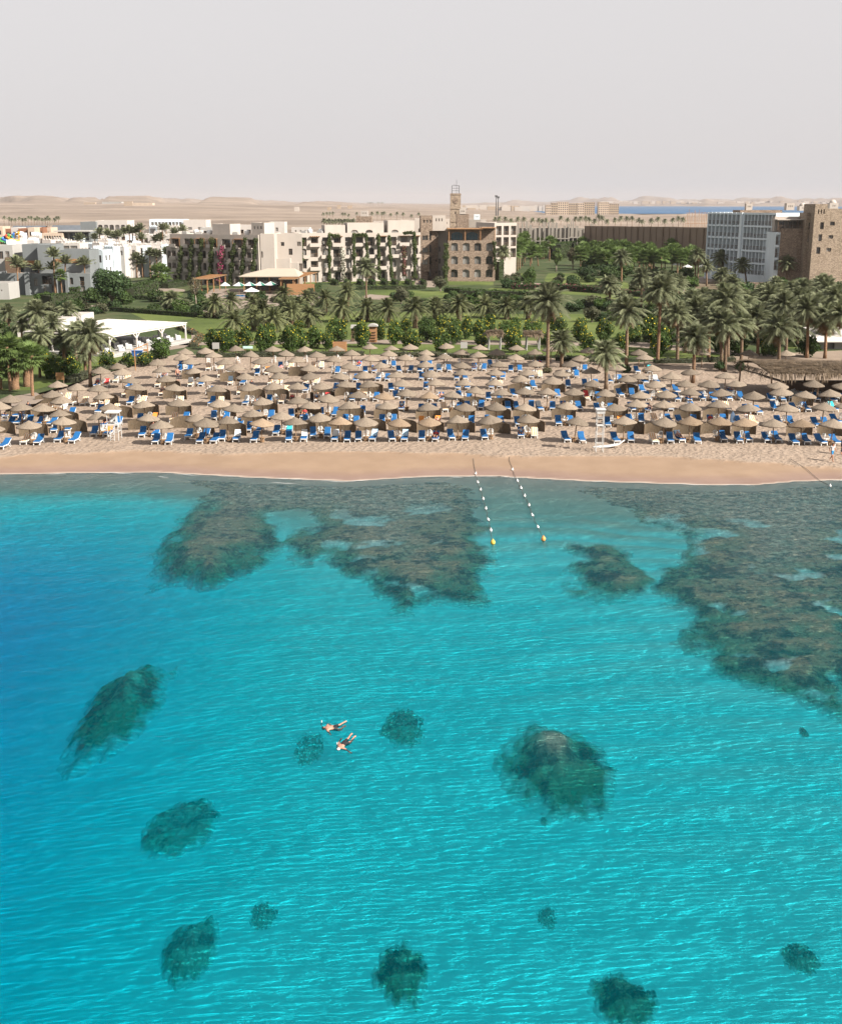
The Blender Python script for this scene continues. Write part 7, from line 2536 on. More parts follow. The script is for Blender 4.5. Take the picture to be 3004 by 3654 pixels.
def thatch(name, label, cat, corners, zr, h, sag=0.25, fringe=0.9, dens=26, posts=None, post_mat=M_wood, seed=1):
    """Flat-hipped palm-leaf roof over four ground corners (front left, front right, back right, back left)."""
    q = np.random.RandomState(seed)
    a, b, c, d = [Vector((p.x, p.y, 0)) for p in corners]
    o = thing(name, label, cat, (a.x, a.y, LAND_Z))
    P = lambda u, v: (a * (1 - u) * (1 - v) + b * u * (1 - v) + c * u * v + d * (1 - u) * v) - a
    Hh = lambda u, v: h + (zr - h) * min(1.0, 2.4 * min(v, 1 - v, 0.5)) * (1 - 0.0 * u)
    base = MB()
    n = 8
    for i in range(n):
        for j in range(n):
            pts = []
            for (s, t) in ((i, j), (i + 1, j), (i + 1, j + 1), (i, j + 1)):
                p = P(s / n, t / n)
                pts.append((p.x, p.y, Hh(s / n, t / n)))
            base.poly(pts)
            base.poly([(x, y, z - 0.12) for x, y, z in pts][::-1])
    base.build('roof_base', M_thatchb, o)
    V, F = [], []
    Lx, Ly = (b - a).length, (d - a).length
    m = int(Lx * Ly * dens)
    for k in range(m):
        u, v = q.rand(), q.rand()
        p = P(u, v)
        z = Hh(u, v) + 0.05 + 0.1 * q.rand()
        ang = q.uniform(-0.9, 0.9) - math.pi / 2
        if v > 0.55:
            ang += math.pi
        L = q.uniform(0.5, 1.2)
        dx, dy = math.cos(ang) * L, math.sin(ang) * L
        wx, wy = -math.sin(ang) * 0.045, math.cos(ang) * 0.045
        i = len(V)
        V += [(p.x - wx, p.y - wy, z), (p.x + wx, p.y + wy, z), (p.x + dx, p.y + dy, z - 0.1 * q.rand() + 0.06)]
        F.append((i, i + 1, i + 2))
    for (s0, s1, off) in ((a, b, Vector((0, -1, 0))), (d, a, Vector((-1, 0, 0))), (b, c, Vector((1, 0, 0)))):
        Le = (s1 - s0).length
        for k in range(int(Le * 17)):
            t = q.rand()
            p = s0 + (s1 - s0) * t - a
            r = off + Vector((q.uniform(-0.4, 0.4), q.uniform(-0.2, 0.2), 0))
            L = fringe * q.uniform(0.55, 1.15) * (0.8 + 0.35 * math.sin(t * Le * 1.9 + seed))
            i = len(V)
            w = Vector((-r.y, r.x, 0)) * 0.05
            p1 = p + r * 0.32
            p2 = p + r * 0.42
            V += [(p.x - w.x, p.y - w.y, h + 0.08), (p.x + w.x, p.y + w.y, h + 0.08), (p1.x + w.x, p1.y + w.y, h - L * 0.35), (p1.x - w.x, p1.y - w.y, h - L * 0.35), (p2.x, p2.y, h - L)]
            F += [(i, i + 1, i + 2), (i, i + 2, i + 3), (i + 3, i + 2, i + 4)]
    t = link('thatch', tri_mesh('thatch', V, F, M_thatchl), o)
    t['kind'] = 'stuff'
    for (u, v) in (posts or ((0.06, 0.08), (0.94, 0.08), (0.94, 0.92), (0.06, 0.92))):
        p = P(u, v)
        MB().tube([(0, 0, -0.1), (0.05, 0, h * 0.5), (0, 0, Hh(u, v) - 0.05)], [0.12, 0.10, 0.09], 7).build('post', post_mat, o).location = (p.x, p.y, 0)
    return o


eave = LAND_Z + 2.7
c0, c3 = W(2745, 1330, eave), W(2690, 1276, eave)
dv = Vector((-1.5, 9.5, 0))
c1 = Vector((c0.x + 16, c0.y - 2.0, 0))
bar = thatch('thatched_bar', 'big beach bar hut roofed with drooping dry palm leaves', 'beach bar', [Vector((c0.x, c0.y, 0)), c1, c1 + dv, Vector((c0.x, c0.y, 0)) + dv], 3.35, 2.7, dens=30, fringe=1.15,
             posts=((0.03, 0.06), (0.35, 0.06), (0.68, 0.06), (0.97, 0.06), (0.03, 0.94), (0.5, 0.94), (0.97, 0.94)), seed=4)
MB().box((8, 4.5, 0.55), (9, 0.8, 1.1)).box((8, 4.2, 1.12), (9.4, 1.0, 0.08)).build('bar_counter', M_fwood, bar)
q = random.Random(8)
for i in range(9):
    x, y = c0.x + 1 + q.uniform(0, 13), c0.y + q.uniform(-1.5, 2.5)
    ch = link('plastic_chair', CHAIR, None, (x, y, gz(x, y)), q.uniform(0, 6.28))
    tag(ch, 'white chair at the thatched bar, %s seat placed' % nth(i), 'chair', 'chairs at the thatched bar')
for i, (x0, x1, yb_) in enumerate([(1746, 1783, 1250), (1880, 1922, 1252)]):
    pa, pb = at(x0, yb_), at(x1, yb_ - 2)
    d2 = Vector((0, 2.2, 0))
    thatch('shade_shelter', 'small shade shelter with shaggy palm leaf roof, %s of two on the lawn edge' % ('left' if i == 0 else 'right'), 'shelter', [pa + Vector((-0.5, 0, 0)), pb + Vector((0.5, 0, 0)), pb + d2 + Vector((0.5, 0, 0)), pa + d2 + Vector((-0.5, 0, 0))], 2.75, 2.35, dens=45, fringe=0.75,
           posts=((0.16, 0.1), (0.84, 0.1), (0.84, 0.9), (0.16, 0.9)), post_mat=M_greylight, seed=9 + i)
# shed with a pale roof behind the thatched bar
yb_ = at(2960, 1246).y
B, w, H = pbld('beach_restaurant', 'pale roofed beach restaurant shed at the right edge', 'building', 2925, 3080, 1212, yb_)
B.block(0, w, 0, 9, 0, H, M_greylight, front=[(0.6 + 2.0 * k, 2.2 + 2.0 * k, 0.1, H - 0.5, 'd', 0.6) for k in range(max(1, int(w / 2.2) - 1))])
MB().poly([(-0.8, -1.2, H - 0.1), (w + 1, -1.2, H - 0.1), (w + 1, 9.5, H + 0.9), (-0.8, 9.5, H + 0.9)]).poly([(-0.8, -1.2, H - 0.25), (-0.8, 9.5, H + 0.75), (w + 1, 9.5, H + 0.75), (w + 1, -1.2, H - 0.25)]).poly([(-0.8, -1.2, H - 0.25), (w + 1, -1.2, H - 0.25), (w + 1, -1.2, H - 0.1), (-0.8, -1.2, H - 0.1)]).build('roof', M_pav, B.o)
B.done()
# kiosks on the garden path
p = at(1331, 1222)
o = thing('wooden_kiosk', 'brown wooden towel kiosk with shelves and curved roof', 'kiosk', (p.x, p.y, LAND_Z))
k = MB().box((0, 0.7, 1.25), (1.15, 1.2, 2.5))
k.build('cabin', M_pine, o)
for i in range(4):
    MB().box((0, 0.02, 0.35 + 0.42 * i), (0.95, 0.14, 0.06)).build('shelf', M_fwood, o)
rb = MB()
for i in range(8):
    a0, a1 = math.pi * i / 8, math.pi * (i + 1) / 8
    A_, B_ = (-0.8 * math.cos(a0), 2.5 + 0.35 * math.sin(a0)), (-0.8 * math.cos(a1), 2.5 + 0.35 * math.sin(a1))
    rb.poly([(A_[0], -0.2, A_[1]), (B_[0], -0.2, B_[1]), (B_[0], 1.5, B_[1]), (A_[0], 1.5, A_[1])])
    rb.poly([(0, -0.2, 2.5), (B_[0], -0.2, B_[1]), (A_[0], -0.2, A_[1])])
rb.build('roof', M_greylight, o)
p = at(1259, 1220)
o = thing('sign_booth', 'narrow wooden booth with a small roof beside the garden path', 'booth', (p.x, p.y, LAND_Z))
MB().box((0, 0.3, 1.1), (0.5, 0.5, 2.2)).build('cabin', M_fwood, o)
MB().box((0.15, 0.2, 2.4), (1.0, 0.9, 0.5), taper=0.8).build('roof', M_greylight, o)
p = at(1212, 1262)
o = thing('towel_bin', 'open orange brown plywood bin at the top of the beach', 'bin', (p.x, p.y, LAND_Z))
for s, c in (((1.9, 0.08, 1.6), (0, 0, 0.8)), ((1.9, 0.08, 1.6), (0, 1.2, 0.8)), ((0.08, 1.2, 1.6), (-0.95, 0.6, 0.8)), ((0.08, 1.2, 1.6), (0.95, 0.6, 0.8))):
    MB().box((0, 0, 0), s).build('board', M_pine, o).location = c
for i, (px, py) in enumerate([(772, 1250), (886, 1256), (1655, 1248), (218, 1364)]):
    p = at(px, py + 12)
    o = thing('notice_board', ['white notice board', 'green edged notice board', 'pale notice board', 'brown wooden notice board'][i] + ' standing at the back of the beach', 'sign', (p.x, p.y, p.z))
    MB().box((0, 0, 1.15), (1.0 if i != 1 else 1.4, 0.06, 0.9 if i != 1 else 0.35)).build('board', [M_greylight, M_tag, M_greylight, M_pine][i], o)
    for s in (-1, 1):
        MB().box((s * 0.4, 0.04, 0.45), (0.07, 0.05, 0.9)).build('leg', M_wood, o)
# pool parasols in white and green
M_green = mat('green_canvas', (0.01, 0.09, 0.065), (0.015, 0.12, 0.085), 3, 0.8)
for i, (px, py, r) in enumerate([(805, 1050, 1.3), (855, 1050, 1.6), (893, 1049, 1.6), (930, 1048, 1.5), (968, 1047, 1.8), (899, 1072, 1.9)]):
    g = at(px, py)
    o = thing('pool_parasol', ('white' if i in (0, 5) else 'white and green') + ' pointed pool parasol, ' + (nth(i) + ' from left on the terrace' if i < 5 else 'alone on the near terrace edge'), 'parasol', (g.x, g.y, LAND_Z), 0.4, 'pool parasols')
    b = MB()
    for k_ in range(8):
        a0, a1 = math.pi / 4 * k_, math.pi / 4 * (k_ + 1)
        b.poly([(0, 0, 2.9), (r * math.cos(a0), r * math.sin(a0), 2.05), (r * math.cos(a1), r * math.sin(a1), 2.05)], 1 if (k_ % 8) in (6, 2) and i not in (0, 5) else 0)
    b.build('canopy', [M_white, M_green], o)
    MB().tube([(0, 0, 0), (0, 0, 2.85)], 0.04, 6).build('pole', M_wood, o)
for i, (px, py) in enumerate([(2412, 957), (2437, 946), (2450, 965), (2465, 948), (2503, 965), (2425, 945)]):
    g = at(px, py + 12)
    o = thing('pool_parasol', 'small pale parasol by the garden pool, %s from the left' % nth([0, 2, 3, 4, 5, 1][i]), 'parasol', (g.x, g.y, LAND_Z), 0.3 * i, 'garden pool parasols')
    MB().lathe([(0.02, 2.8), (1.6, 2.05), (1.55, 2.0), (0.02, 2.7)], 8).build('canopy', [M_white, M_pav, mat('red_canvas', (0.30, 0.04, 0.03), (0.36, 0.06, 0.04), 3, 0.8)][2 if i == 5 else i % 2], o)
    MB().tube([(0, 0, 0), (0, 0, 2.7)], 0.05, 6).build('pole', M_wood, o)

# small tilted lawn shade frames below the white wing
for i, px in enumerate((1188, 1232, 1278, 1320, 1364, 1402, 1450, 1500)):
    p = at(px, 1012 + (i % 2) * 2)
    hedge('garden_divider', 'short clipped hedge wing, %s from left below the white hotel wing' % nth(i), (px, 1010), (px + 16, 1019), 0.8, 1.1, group='hedge wings below the white hotel wing', size=0.16)

# ------------------------------------------------------------------ lifeguard towers, buoys, boards
M_lg = mat('chalky_white_paint', (0.36, 0.36, 0.35), (0.46, 0.46, 0.45), 4, 0.7)


def lifeguard(label, px, pyb, hpx, wide, kind):
    g = at(px, pyb)
    h = hpx / pmpp(g) * 1.02
    o = thing('lifeguard_tower', label, 'lifeguard tower', (g.x, g.y, g.z - 0.03))
    w, d = wide, wide * 1.1
    for sx in (-1, 1):
        for sy in (-1, 1):
            MB().bar((sx * w / 2 * 1.12, sy * d / 2 * 1.12, -0.1), (sx * w / 2, sy * d / 2, h - 0.15), 0.045).build('leg', M_lg, o)
    zs = (0.2, 0.42, 0.62, 0.8) if kind else (0.3, 0.52)
    for z in zs:
        k = MB().box((0, -d / 2, 0), (w, 0.045, 0.05)).box((0, d / 2, 0), (w, 0.045, 0.05)).box((-w / 2, 0, 0), (0.045, d, 0.05)).box((w / 2, 0, 0), (0.045, d, 0.05))
        k.build('crossbar', M_lg, o).location = (0, 0, h * z)
    MB().box((0, 0, 0), (w + 0.06, d + 0.06, 0.04)).build('platform', M_lg, o).location = (0, 0, h * (0.62 if kind else 0.55))
    if kind:
        MB().box((0, 0, 0), (w + 0.15, d + 0.15, 0.32), taper=1.0).box((0, 0, 0.2), (w + 0.3, d + 0.3, 0.08)).build('cabin_roof', M_lg, o).location = (0, 0, h - 0.2)
    else:
        MB().box((0, 0, 0), (w + 0.35, d + 0.35, 0.09)).build('cabin_roof', M_lg, o).location = (0, 0, h - 0.1)
        MB().box((0, 0, 0.02), (0.5, 0.5, 0.06)).box((0, 0.24, 0.35), (0.5, 0.06, 0.65)).box((-0.25, 0, 0.2), (0.05, 0.45, 0.3)).box((0.25, 0, 0.2), (0.05, 0.45, 0.3)).build('chair', M_lg, o).location = (0, 0, h * 0.62)
    for s in (() if kind else (-1, 1)):
        MB().bar((s * 0.2, -d * 0.85, 0), (s * 0.2, -d / 2, h * 0.55), 0.035).build('ladder_rail', M_lg, o)
    for i in range(0 if kind else 6):
        MB().box((0, -d * (0.85 - 0.05 * i), h * 0.08 * (i + 1)), (0.4, 0.035, 0.035)).build('rung', M_lg, o)
    return o


lifeguard('white lifeguard stand with a chair at the left of the beach', 411, 1568, 103, 0.95, 0)
lifeguard('tall narrow white lifeguard tower with boxed top near the water', 2136, 1610, 150, 0.58, 1)
g = at(2150, 1598)
b = MB()
pts = [(-1.4, 0), (-0.9, 0.05), (0, 0.12), (0.9, 0.3), (1.5, 0.7)]
for i in range(4):
    (x0, z0), (x1, z1) = pts[i], pts[i + 1]
    w0, w1 = (0.12, 0.26, 0.3, 0.24, 0.05)[i], (0.12, 0.26, 0.3, 0.24, 0.05)[i + 1]
    b.poly([(x0, -w0, z0 + 0.1), (x1, -w1, z1 + 0.1), (x1, w1, z1 + 0.1), (x0, w0, z0 + 0.1)])
    b.poly([(x0, -w0, z0), (x0, w0, z0), (x1, w1, z1), (x1, -w1, z1)])
    b.poly([(x0, -w0, z0), (x1, -w1, z1), (x1, -w1, z1 + 0.1), (x0, -w0, z0 + 0.1)])
    b.poly([(x0, w0, z0 + 0.1), (x1, w1, z1 + 0.1), (x1, w1, z1), (x0, w0, z0)])
o = b.build('rescue_board', M_white)
o.location = (g.x + 0.5, g.y, g.z)
tag(o, 'white rescue board with upturned nose behind the tall lifeguard tower', 'board')
g = at(2610, 1523)
o = MB().lathe([(0.01, 0), (0.17, 0.2), (0.25, 0.75), (0.22, 1.25), (0.01, 1.6)], 12).build('surfboard', mat('dark_blue_print', (0.03, 0.06, 0.12), (0.12, 0.17, 0.24), 6, 0.5))
o.location, o.scale = (g.x, g.y, g.z), (1, 0.16, 1)
tag(o, 'blue patterned board standing upright in the sand', 'board')

M_rope = mat('rope', (0.05, 0.045, 0.04), (0.09, 0.08, 0.07), 5, 0.9)
M_orange = mat('orange_float', (0.55, 0.22, 0.06), (0.62, 0.28, 0.08), 3, 0.5)
M_yellow = mat('yellow_float', (0.60, 0.38, 0.06), (0.66, 0.44, 0.08), 3, 0.5)
FLOAT = MB().lathe([(0.01, -0.14)] + [(0.10 * math.cos(a), 0.05 + 0.12 * math.sin(a)) for a in np.linspace(-1.2, 1.2, 7)] + [(0.04, 0.2), (0.03, 0.24), (0.01, 0.24)], 12).mesh('buoy', M_white, True)
BIG = {m_: MB().lathe([(0.01, -0.2)] + [(0.16 * math.cos(a), 0.08 + 0.2 * math.sin(a)) for a in np.linspace(-1.3, 1.3, 8)] + [(0.04, 0.29), (0.03, 0.34), (0.01, 0.34)], 14).mesh('buoy', m_, True) for m_ in (M_orange, M_yellow)}
LN = [([(1687, 1637)], [(980, 977), (985, 994), (990, 1009), (996, 1028), (1001, 1048), (1007, 1071), (1012, 1093)], (1016, 1118), M_yellow, 'left'),
      ([(1816, 1632)], [(1056, 971), (1067, 991), (1074, 1006), (1081, 1022), (1090, 1041), (1098, 1062), (1109, 1086)], (1120, 1111), M_orange, 'right')]
for st_, bs, end, em, side in LN:
    pts = [at(*st_[0]) + Vector((0, 0, 0.06))]
    P = [W(x * DS, y * DS, 0.08) for x, y in bs]
    E = W(end[0] * DS, end[1] * DS, 0.1)
    for i, p in enumerate(P):
        z = max(0.0, gz(p.x, p.y) if p.y > shore(p.x) else 0.0)
        o = link('buoy', FLOAT, None, (p.x, p.y, z), 0)
        o.rotation_euler = (rng.uniform(-0.4, 0.4), rng.uniform(-0.4, 0.4), 0)
        tag(o, 'small white float, %s from the sand on the %s buoy line' % (nth(i), side), 'buoy', 'white floats of the buoy lines')
        pts.append(Vector((p.x, p.y, z + 0.02)))
    o = link('buoy', BIG[em], None, (E.x, E.y, 0), 0)
    tag(o, ('yellow orange' if em is M_yellow else 'red orange') + ' end buoy of the %s buoy line' % side, 'buoy')
    pts.append(Vector((E.x, E.y, 0.02)))
    fine = []
    for i in range(len(pts) - 1):
        for k in range(4):
            t = k / 4
            p = pts[i].lerp(pts[i + 1], t)
            if p.y > shore(p.x):
                p.z = max(p.z, gz(p.x, p.y) + 0.04)
            fine.append(p + Vector((rng.uniform(-0.05, 0.05), 0, 0)))
    fine.append(pts[-1])
    tag(MB().tube(fine, 0.016, 5).build('buoy_rope', M_rope), 'dark rope of the %s buoy line running from sand to sea' % side, 'rope')
pa, pb, pc_ = at(2816, 1639), at(2922, 1716), W(2960, 1734, 0.05)
tag(MB().tube([pa + Vector((0, 0, 0.07)), (pa + pb) / 2 + Vector((0.2, 0, 0.07)), pb + Vector((0, 0, 0.05)), pc_], 0.018, 5).build('buoy_rope', M_rope), 'thin mooring line across the wet sand at the right', 'rope')
tag(link('buoy', FLOAT, None, (pc_.x, pc_.y, 0)), 'single white float at the waterline on the right', 'buoy')

# ------------------------------------------------------------------ people
M_skin = mat('sun_tanned_skin', (0.30, 0.14, 0.085), (0.36, 0.18, 0.11), 5, 0.6)
M_skinp = mat('reddened_skin', (0.34, 0.165, 0.115), (0.42, 0.22, 0.16), 4, 0.5)
M_hair = mat('dark_hair', (0.02, 0.015, 0.012), (0.035, 0.025, 0.02), 8, 0.8)
M_black = mat('black_swimwear', (0.008, 0.008, 0.010), (0.014, 0.014, 0.016), 5, 0.6)
M_wshirt = mat('white_shirt', (0.42, 0.42, 0.42), (0.5, 0.5, 0.5), 4, 0.9)
M_bshort = mat('blue_shorts', (0.02, 0.16, 0.36), (0.03, 0.20, 0.42), 4, 0.9)
M_gshirt = mat('green_shirt', (0.01, 0.20, 0.09), (0.015, 0.24, 0.11), 4, 0.9)
M_dark = mat('dark_clothes', (0.012, 0.012, 0.018), (0.03, 0.03, 0.04), 4, 0.9)
M_pinkc = mat('pink_clothes', (0.42, 0.15, 0.17), (0.5, 0.2, 0.2), 4, 0.9)


def skin_body(name, verts, edges, mats, which, parent):
    """verts: {key: (co, radius)}; grown with a Skin modifier into one continuous body; which(face centre) picks the material."""
    keys = list(verts)
    ix = {k: i for i, k in enumerate(keys)}
    me = bpy.data.meshes.new(name + '_rig')
    me.from_pydata([verts[k][0] for k in keys], [(ix[a], ix[b]) for a, b in edges], [])
    ob = bpy.data.objects.new(name + '_rig', me)
    C.objects.link(ob)
    ob.modifiers.new('skin', 'SKIN').use_smooth_shade = True
    ob.modifiers.new('sub', 'SUBSURF').levels = 1
    ob.modifiers['sub'].render_levels = 1
    for i, k in enumerate(keys):
        sv = me.skin_vertices[0].data[i]
        r = verts[k][1]
        sv.radius = r if isinstance(r, tuple) else (r, r)
        sv.use_root = (k == 'pelvis')
    bpy.context.view_layer.update()
    dg = bpy.context.evaluated_depsgraph_get()
    out = bpy.data.meshes.new_from_object(ob.evaluated_get(dg))
    bpy.data.objects.remove(ob)
    out.materials.clear()
    for m_ in mats:
        out.materials.append(m_)
    for p in out.polygons:
        p.use_smooth = True
        p.material_index = which(p.center)
    out.name = name
    return link(name, out, parent)


EDG_ = [('pelvis', 'belly'), ('belly', 'chest'), ('chest', 'neck'), ('neck', 'head'), ('head', 'crown'), ('chest', 'sl'), ('sl', 'el'), ('el', 'wl'), ('wl', 'hl'), ('chest', 'sr'), ('sr', 'er'), ('er', 'wr'), ('wr', 'hr'),
        ('pelvis', 'pl'), ('pl', 'kl'), ('kl', 'al'), ('al', 'fl'), ('pelvis', 'pr'), ('pr', 'kr'), ('kr', 'ar'), ('ar', 'fr')]
RAD = {'pelvis': (0.15, 0.12), 'belly': (0.145, 0.11), 'chest': (0.165, 0.12), 'neck': 0.055, 'head': (0.085, 0.1), 'crown': 0.075, 'sl': 0.062, 'el': 0.045, 'wl': 0.034, 'hl': 0.04, 'sr': 0.062, 'er': 0.045, 'wr': 0.034, 'hr': 0.04,
       'pl': 0.095, 'kl': 0.062, 'al': 0.042, 'fl': 0.045, 'pr': 0.095, 'kr': 0.062, 'ar': 0.042, 'fr': 0.045}
POSE = {
    'stand': dict(pelvis=(0, 0, 0.92), belly=(0, 0, 1.1), chest=(0, 0.01, 1.3), neck=(0, 0, 1.47), head=(0, -0.02, 1.58), crown=(0, -0.01, 1.68), sl=(-0.19, 0, 1.4), el=(-0.25, 0.03, 1.12), wl=(-0.26, -0.05, 0.88), hl=(-0.26, -0.08, 0.78),
                  sr=(0.19, 0, 1.4), er=(0.25, 0.03, 1.12), wr=(0.26, -0.06, 0.88), hr=(0.26, -0.09, 0.78), pl=(-0.09, 0, 0.86), kl=(-0.1, -0.02, 0.48), al=(-0.1, 0.03, 0.08), fl=(-0.11, -0.12, 0.045), pr=(0.09, 0, 0.86), kr=(0.1, -0.02, 0.48), ar=(0.1, 0.03, 0.08), fr=(0.11, -0.12, 0.045)),
    'walk': dict(pelvis=(0, 0, 0.91), belly=(0, 0, 1.09), chest=(0, -0.02, 1.29), neck=(0, -0.03, 1.46), head=(0, -0.06, 1.57), crown=(0, -0.05, 1.67), sl=(-0.19, 0, 1.39), el=(-0.24, 0.14, 1.13), wl=(-0.22, 0.04, 0.93), hl=(-0.21, 0.0, 0.85),
                 sr=(0.19, 0, 1.39), er=(0.24, -0.05, 1.12), wr=(0.22, -0.24, 0.98), hr=(0.2, -0.31, 0.95), pl=(-0.09, -0.02, 0.86), kl=(-0.1, -0.22, 0.50), al=(-0.1, -0.27, 0.09), fl=(-0.1, -0.42, 0.06), pr=(0.09, 0.02, 0.86), kr=(0.1, 0.10, 0.47), ar=(0.1, 0.36, 0.16), fr=(0.1, 0.30, 0.04)),
    'sit': dict(pelvis=(0, 0.1, 0.52), belly=(0, 0.14, 0.7), chest=(0, 0.16, 0.9), neck=(0, 0.14, 1.07), head=(0, 0.1, 1.18), crown=(0, 0.1, 1.28), sl=(-0.19, 0.15, 1.0), el=(-0.27, 0.05, 0.75), wl=(-0.2, -0.18, 0.66), hl=(-0.16, -0.26, 0.64),
                sr=(0.19, 0.15, 1.0), er=(0.27, 0.05, 0.75), wr=(0.2, -0.18, 0.66), hr=(0.16, -0.26, 0.64), pl=(-0.09, 0.05, 0.5), kl=(-0.13, -0.38, 0.54), al=(-0.12, -0.45, 0.1), fl=(-0.12, -0.6, 0.05), pr=(0.09, 0.05, 0.5), kr=(0.13, -0.38, 0.54), ar=(0.12, -0.45, 0.1), fr=(0.12, -0.6, 0.05)),
    'lie': dict(pelvis=(0, 0.95, 0.50), belly=(0, 1.12, 0.53), chest=(0, 1.3, 0.63), neck=(0, 1.45, 0.74), head=(0, 1.54, 0.82), crown=(0, 1.62, 0.88), sl=(-0.19, 1.36, 0.68), el=(-0.28, 1.15, 0.52), wl=(-0.25, 0.93, 0.50), hl=(-0.24, 0.85, 0.49),
                sr=(0.19, 1.36, 0.68), er=(0.28, 1.15, 0.52), wr=(0.25, 0.93, 0.50), hr=(0.24, 0.85, 0.49), pl=(-0.09, 0.88, 0.5), kl=(-0.12, 0.5, 0.58), al=(-0.12, 0.12, 0.46), fl=(-0.13, 0.04, 0.55), pr=(0.09, 0.88, 0.5), kr=(0.11, 0.48, 0.5), ar=(0.12, 0.08, 0.45), fr=(0.13, 0.02, 0.54)),
}


def person(label, px, pyb, pose, rz, top, low, skin=M_skin, zoff=0.0, group=None, sc=1.0):
    g = at(px, pyb)
    o = thing('person', label, 'person', (g.x, g.y, g.z + zoff), rz, group)
    P = POSE[pose]
    V = {k: (P[k], RAD[k]) for k in RAD}
    J = {k: Vector(P[k]) for k in P}

    def which(c):
        k = min(J, key=lambda j: (J[j] - c).length)
        if k in ('head', 'neck') and c.z > J['head'].z + 0.02 or k == 'crown':
            return 3
        if k in ('belly', 'chest', 'sl', 'sr') or (top is M_dark and k in ('el', 'er', 'wl', 'wr')):
            return 1
        if k in ('pelvis', 'pl', 'pr') or (low is M_dark and k in ('kl', 'kr')):
            return 2
        return 0
    skin_body('body', V, EDG_, [skin, top, low, M_hair], which, o)
    o.scale = (sc,) * 3
    return o


person('man in white shirt and blue shorts walking along the wet sand', 2965, 1647, 'walk', R(20), M_wshirt, M_bshort, sc=1.0)
person('person in dark clothes at the right frame edge', 3000, 1622, 'stand', R(60), M_dark, M_dark)
person('bare chested man standing between parasols at the back left', 636, 1360, 'stand', R(30), M_skinp, M_dark, M_skinp)
person('person in green top walking on the path by the big tree', 316, 1098, 'walk', R(90), M_gshirt, M_wshirt)
person('person in dark clothes seated under a parasol near the left edge', 84, 1490, 'sit', R(-40), M_dark, M_dark)
person('second dark clothed person standing by the left windscreen', 106, 1488, 'stand', R(0), M_dark, M_dark)
person('sunbather in white lying under a parasol on the right', 2690, 1512, 'lie', R(24), M_wshirt, M_skinp, M_skinp)
person('person in pink sitting beside a lounger left of centre', 552, 1550, 'sit', R(30), M_pinkc, M_pinkc, M_skinp)
person('dark figure strolling on the lawn behind the shade shelters', 1768, 1206, 'walk', R(-60), M_dark, M_dark)
person('person in white on the garden lane among palms', 2437, 1052, 'stand', R(10), M_wshirt, M_wshirt)
person('dark figure before the entrance of the stone link', 1496, 1020, 'stand', R(0), M_dark, M_dark)
person('tanned sunbather reclining at the right of the middle rows', 2318, 1476, 'lie', R(-5), M_skinp, M_dark, M_skinp)
person('bather in pink lying by the back left parasols', 1000, 1330, 'lie', R(0), M_pinkc, M_skinp, M_skinp)
person('person in dark top sitting in the striped lounger rows', 900, 1392, 'sit', R(15), M_dark, M_skinp)


def swimmer(label, Z, suit_on, cap, snorkel, arm_down=False):
    """Snorkeller floating face down; joints read off the enlarged photo (1100,2520 at 7.89)."""
    c = lambda k: W(1100 + Z[k][0] / 7.89, 2520 + Z[k][1] / 7.89, Z[k][2])
    J = {k: c(k) for k in Z}
    base = J['pelvis'].copy()
    base.z = 0.05
    o = thing('person', label, 'swimmer', (base.x, base.y, -0.01), 0, None)
    s = 1.0
    rad = dict(RAD)
    rad.update({'pelvis': (0.16, 0.10), 'belly': (0.14, 0.09), 'chest': (0.18, 0.10), 'al': 0.045, 'ar': 0.045, 'fl': (0.06, 0.035), 'fr': (0.06, 0.035)})
    V = {k: (tuple(J[k] - base), rad[k]) for k in rad}
    L = {k: J[k] - base for k in J}

    def which(p):
        k = min(L, key=lambda j: (L[j] - p).length)
        if k in suit_on:
            return 1
        if k in ('head', 'crown'):
            return 2
        return 0
    skin_body('body', V, EDG_, [M_skinp, M_black, cap], which, o)
    # mask strap and snorkel tube
    h = L['head']
    d = (L['crown'] - L['head']).normalized()
    MB().tube([h + Vector((0.03, 0.08, 0)) + d * 0.05, h + Vector((-0.03, 0.12, 0.10)) + d * 0.1, h + Vector((-0.02, 0.14, 0.24)) + d * 0.08], 0.018, 6).build('snorkel', M_black, o)
    MB().tube([h + Vector((-0.02, 0.14, 0.22)) + d * 0.08, h + Vector((-0.02, 0.15, 0.31)) + d * 0.08], 0.022, 6).build('snorkel_tip', M_white, o)
    # fingers
    for a, b in (('wl', 'hl'), ('wr', 'hr')):
        dv = (L[b] - L[a]).normalized()
        sd = dv.cross(Vector((0, 0, 1))).normalized()
        f = MB()
        for k_ in range(4):
            st = L[b] + sd * (0.03 - 0.02 * k_)
            f.tube([st, st + dv * 0.05 + Vector((0, 0, -0.005)), st + dv * (0.085 - 0.01 * abs(k_ - 1.4)) + Vector((0, 0, -0.015))], [0.011, 0.010, 0.007], 5)
        st = L[b] + sd * 0.035 - dv * 0.03
        f.tube([st, st + sd * 0.03 + dv * 0.025, st + sd * 0.04 + dv * 0.055], [0.012, 0.011, 0.008], 5)
        f.build('fingers', M_skinp, o)
    return o


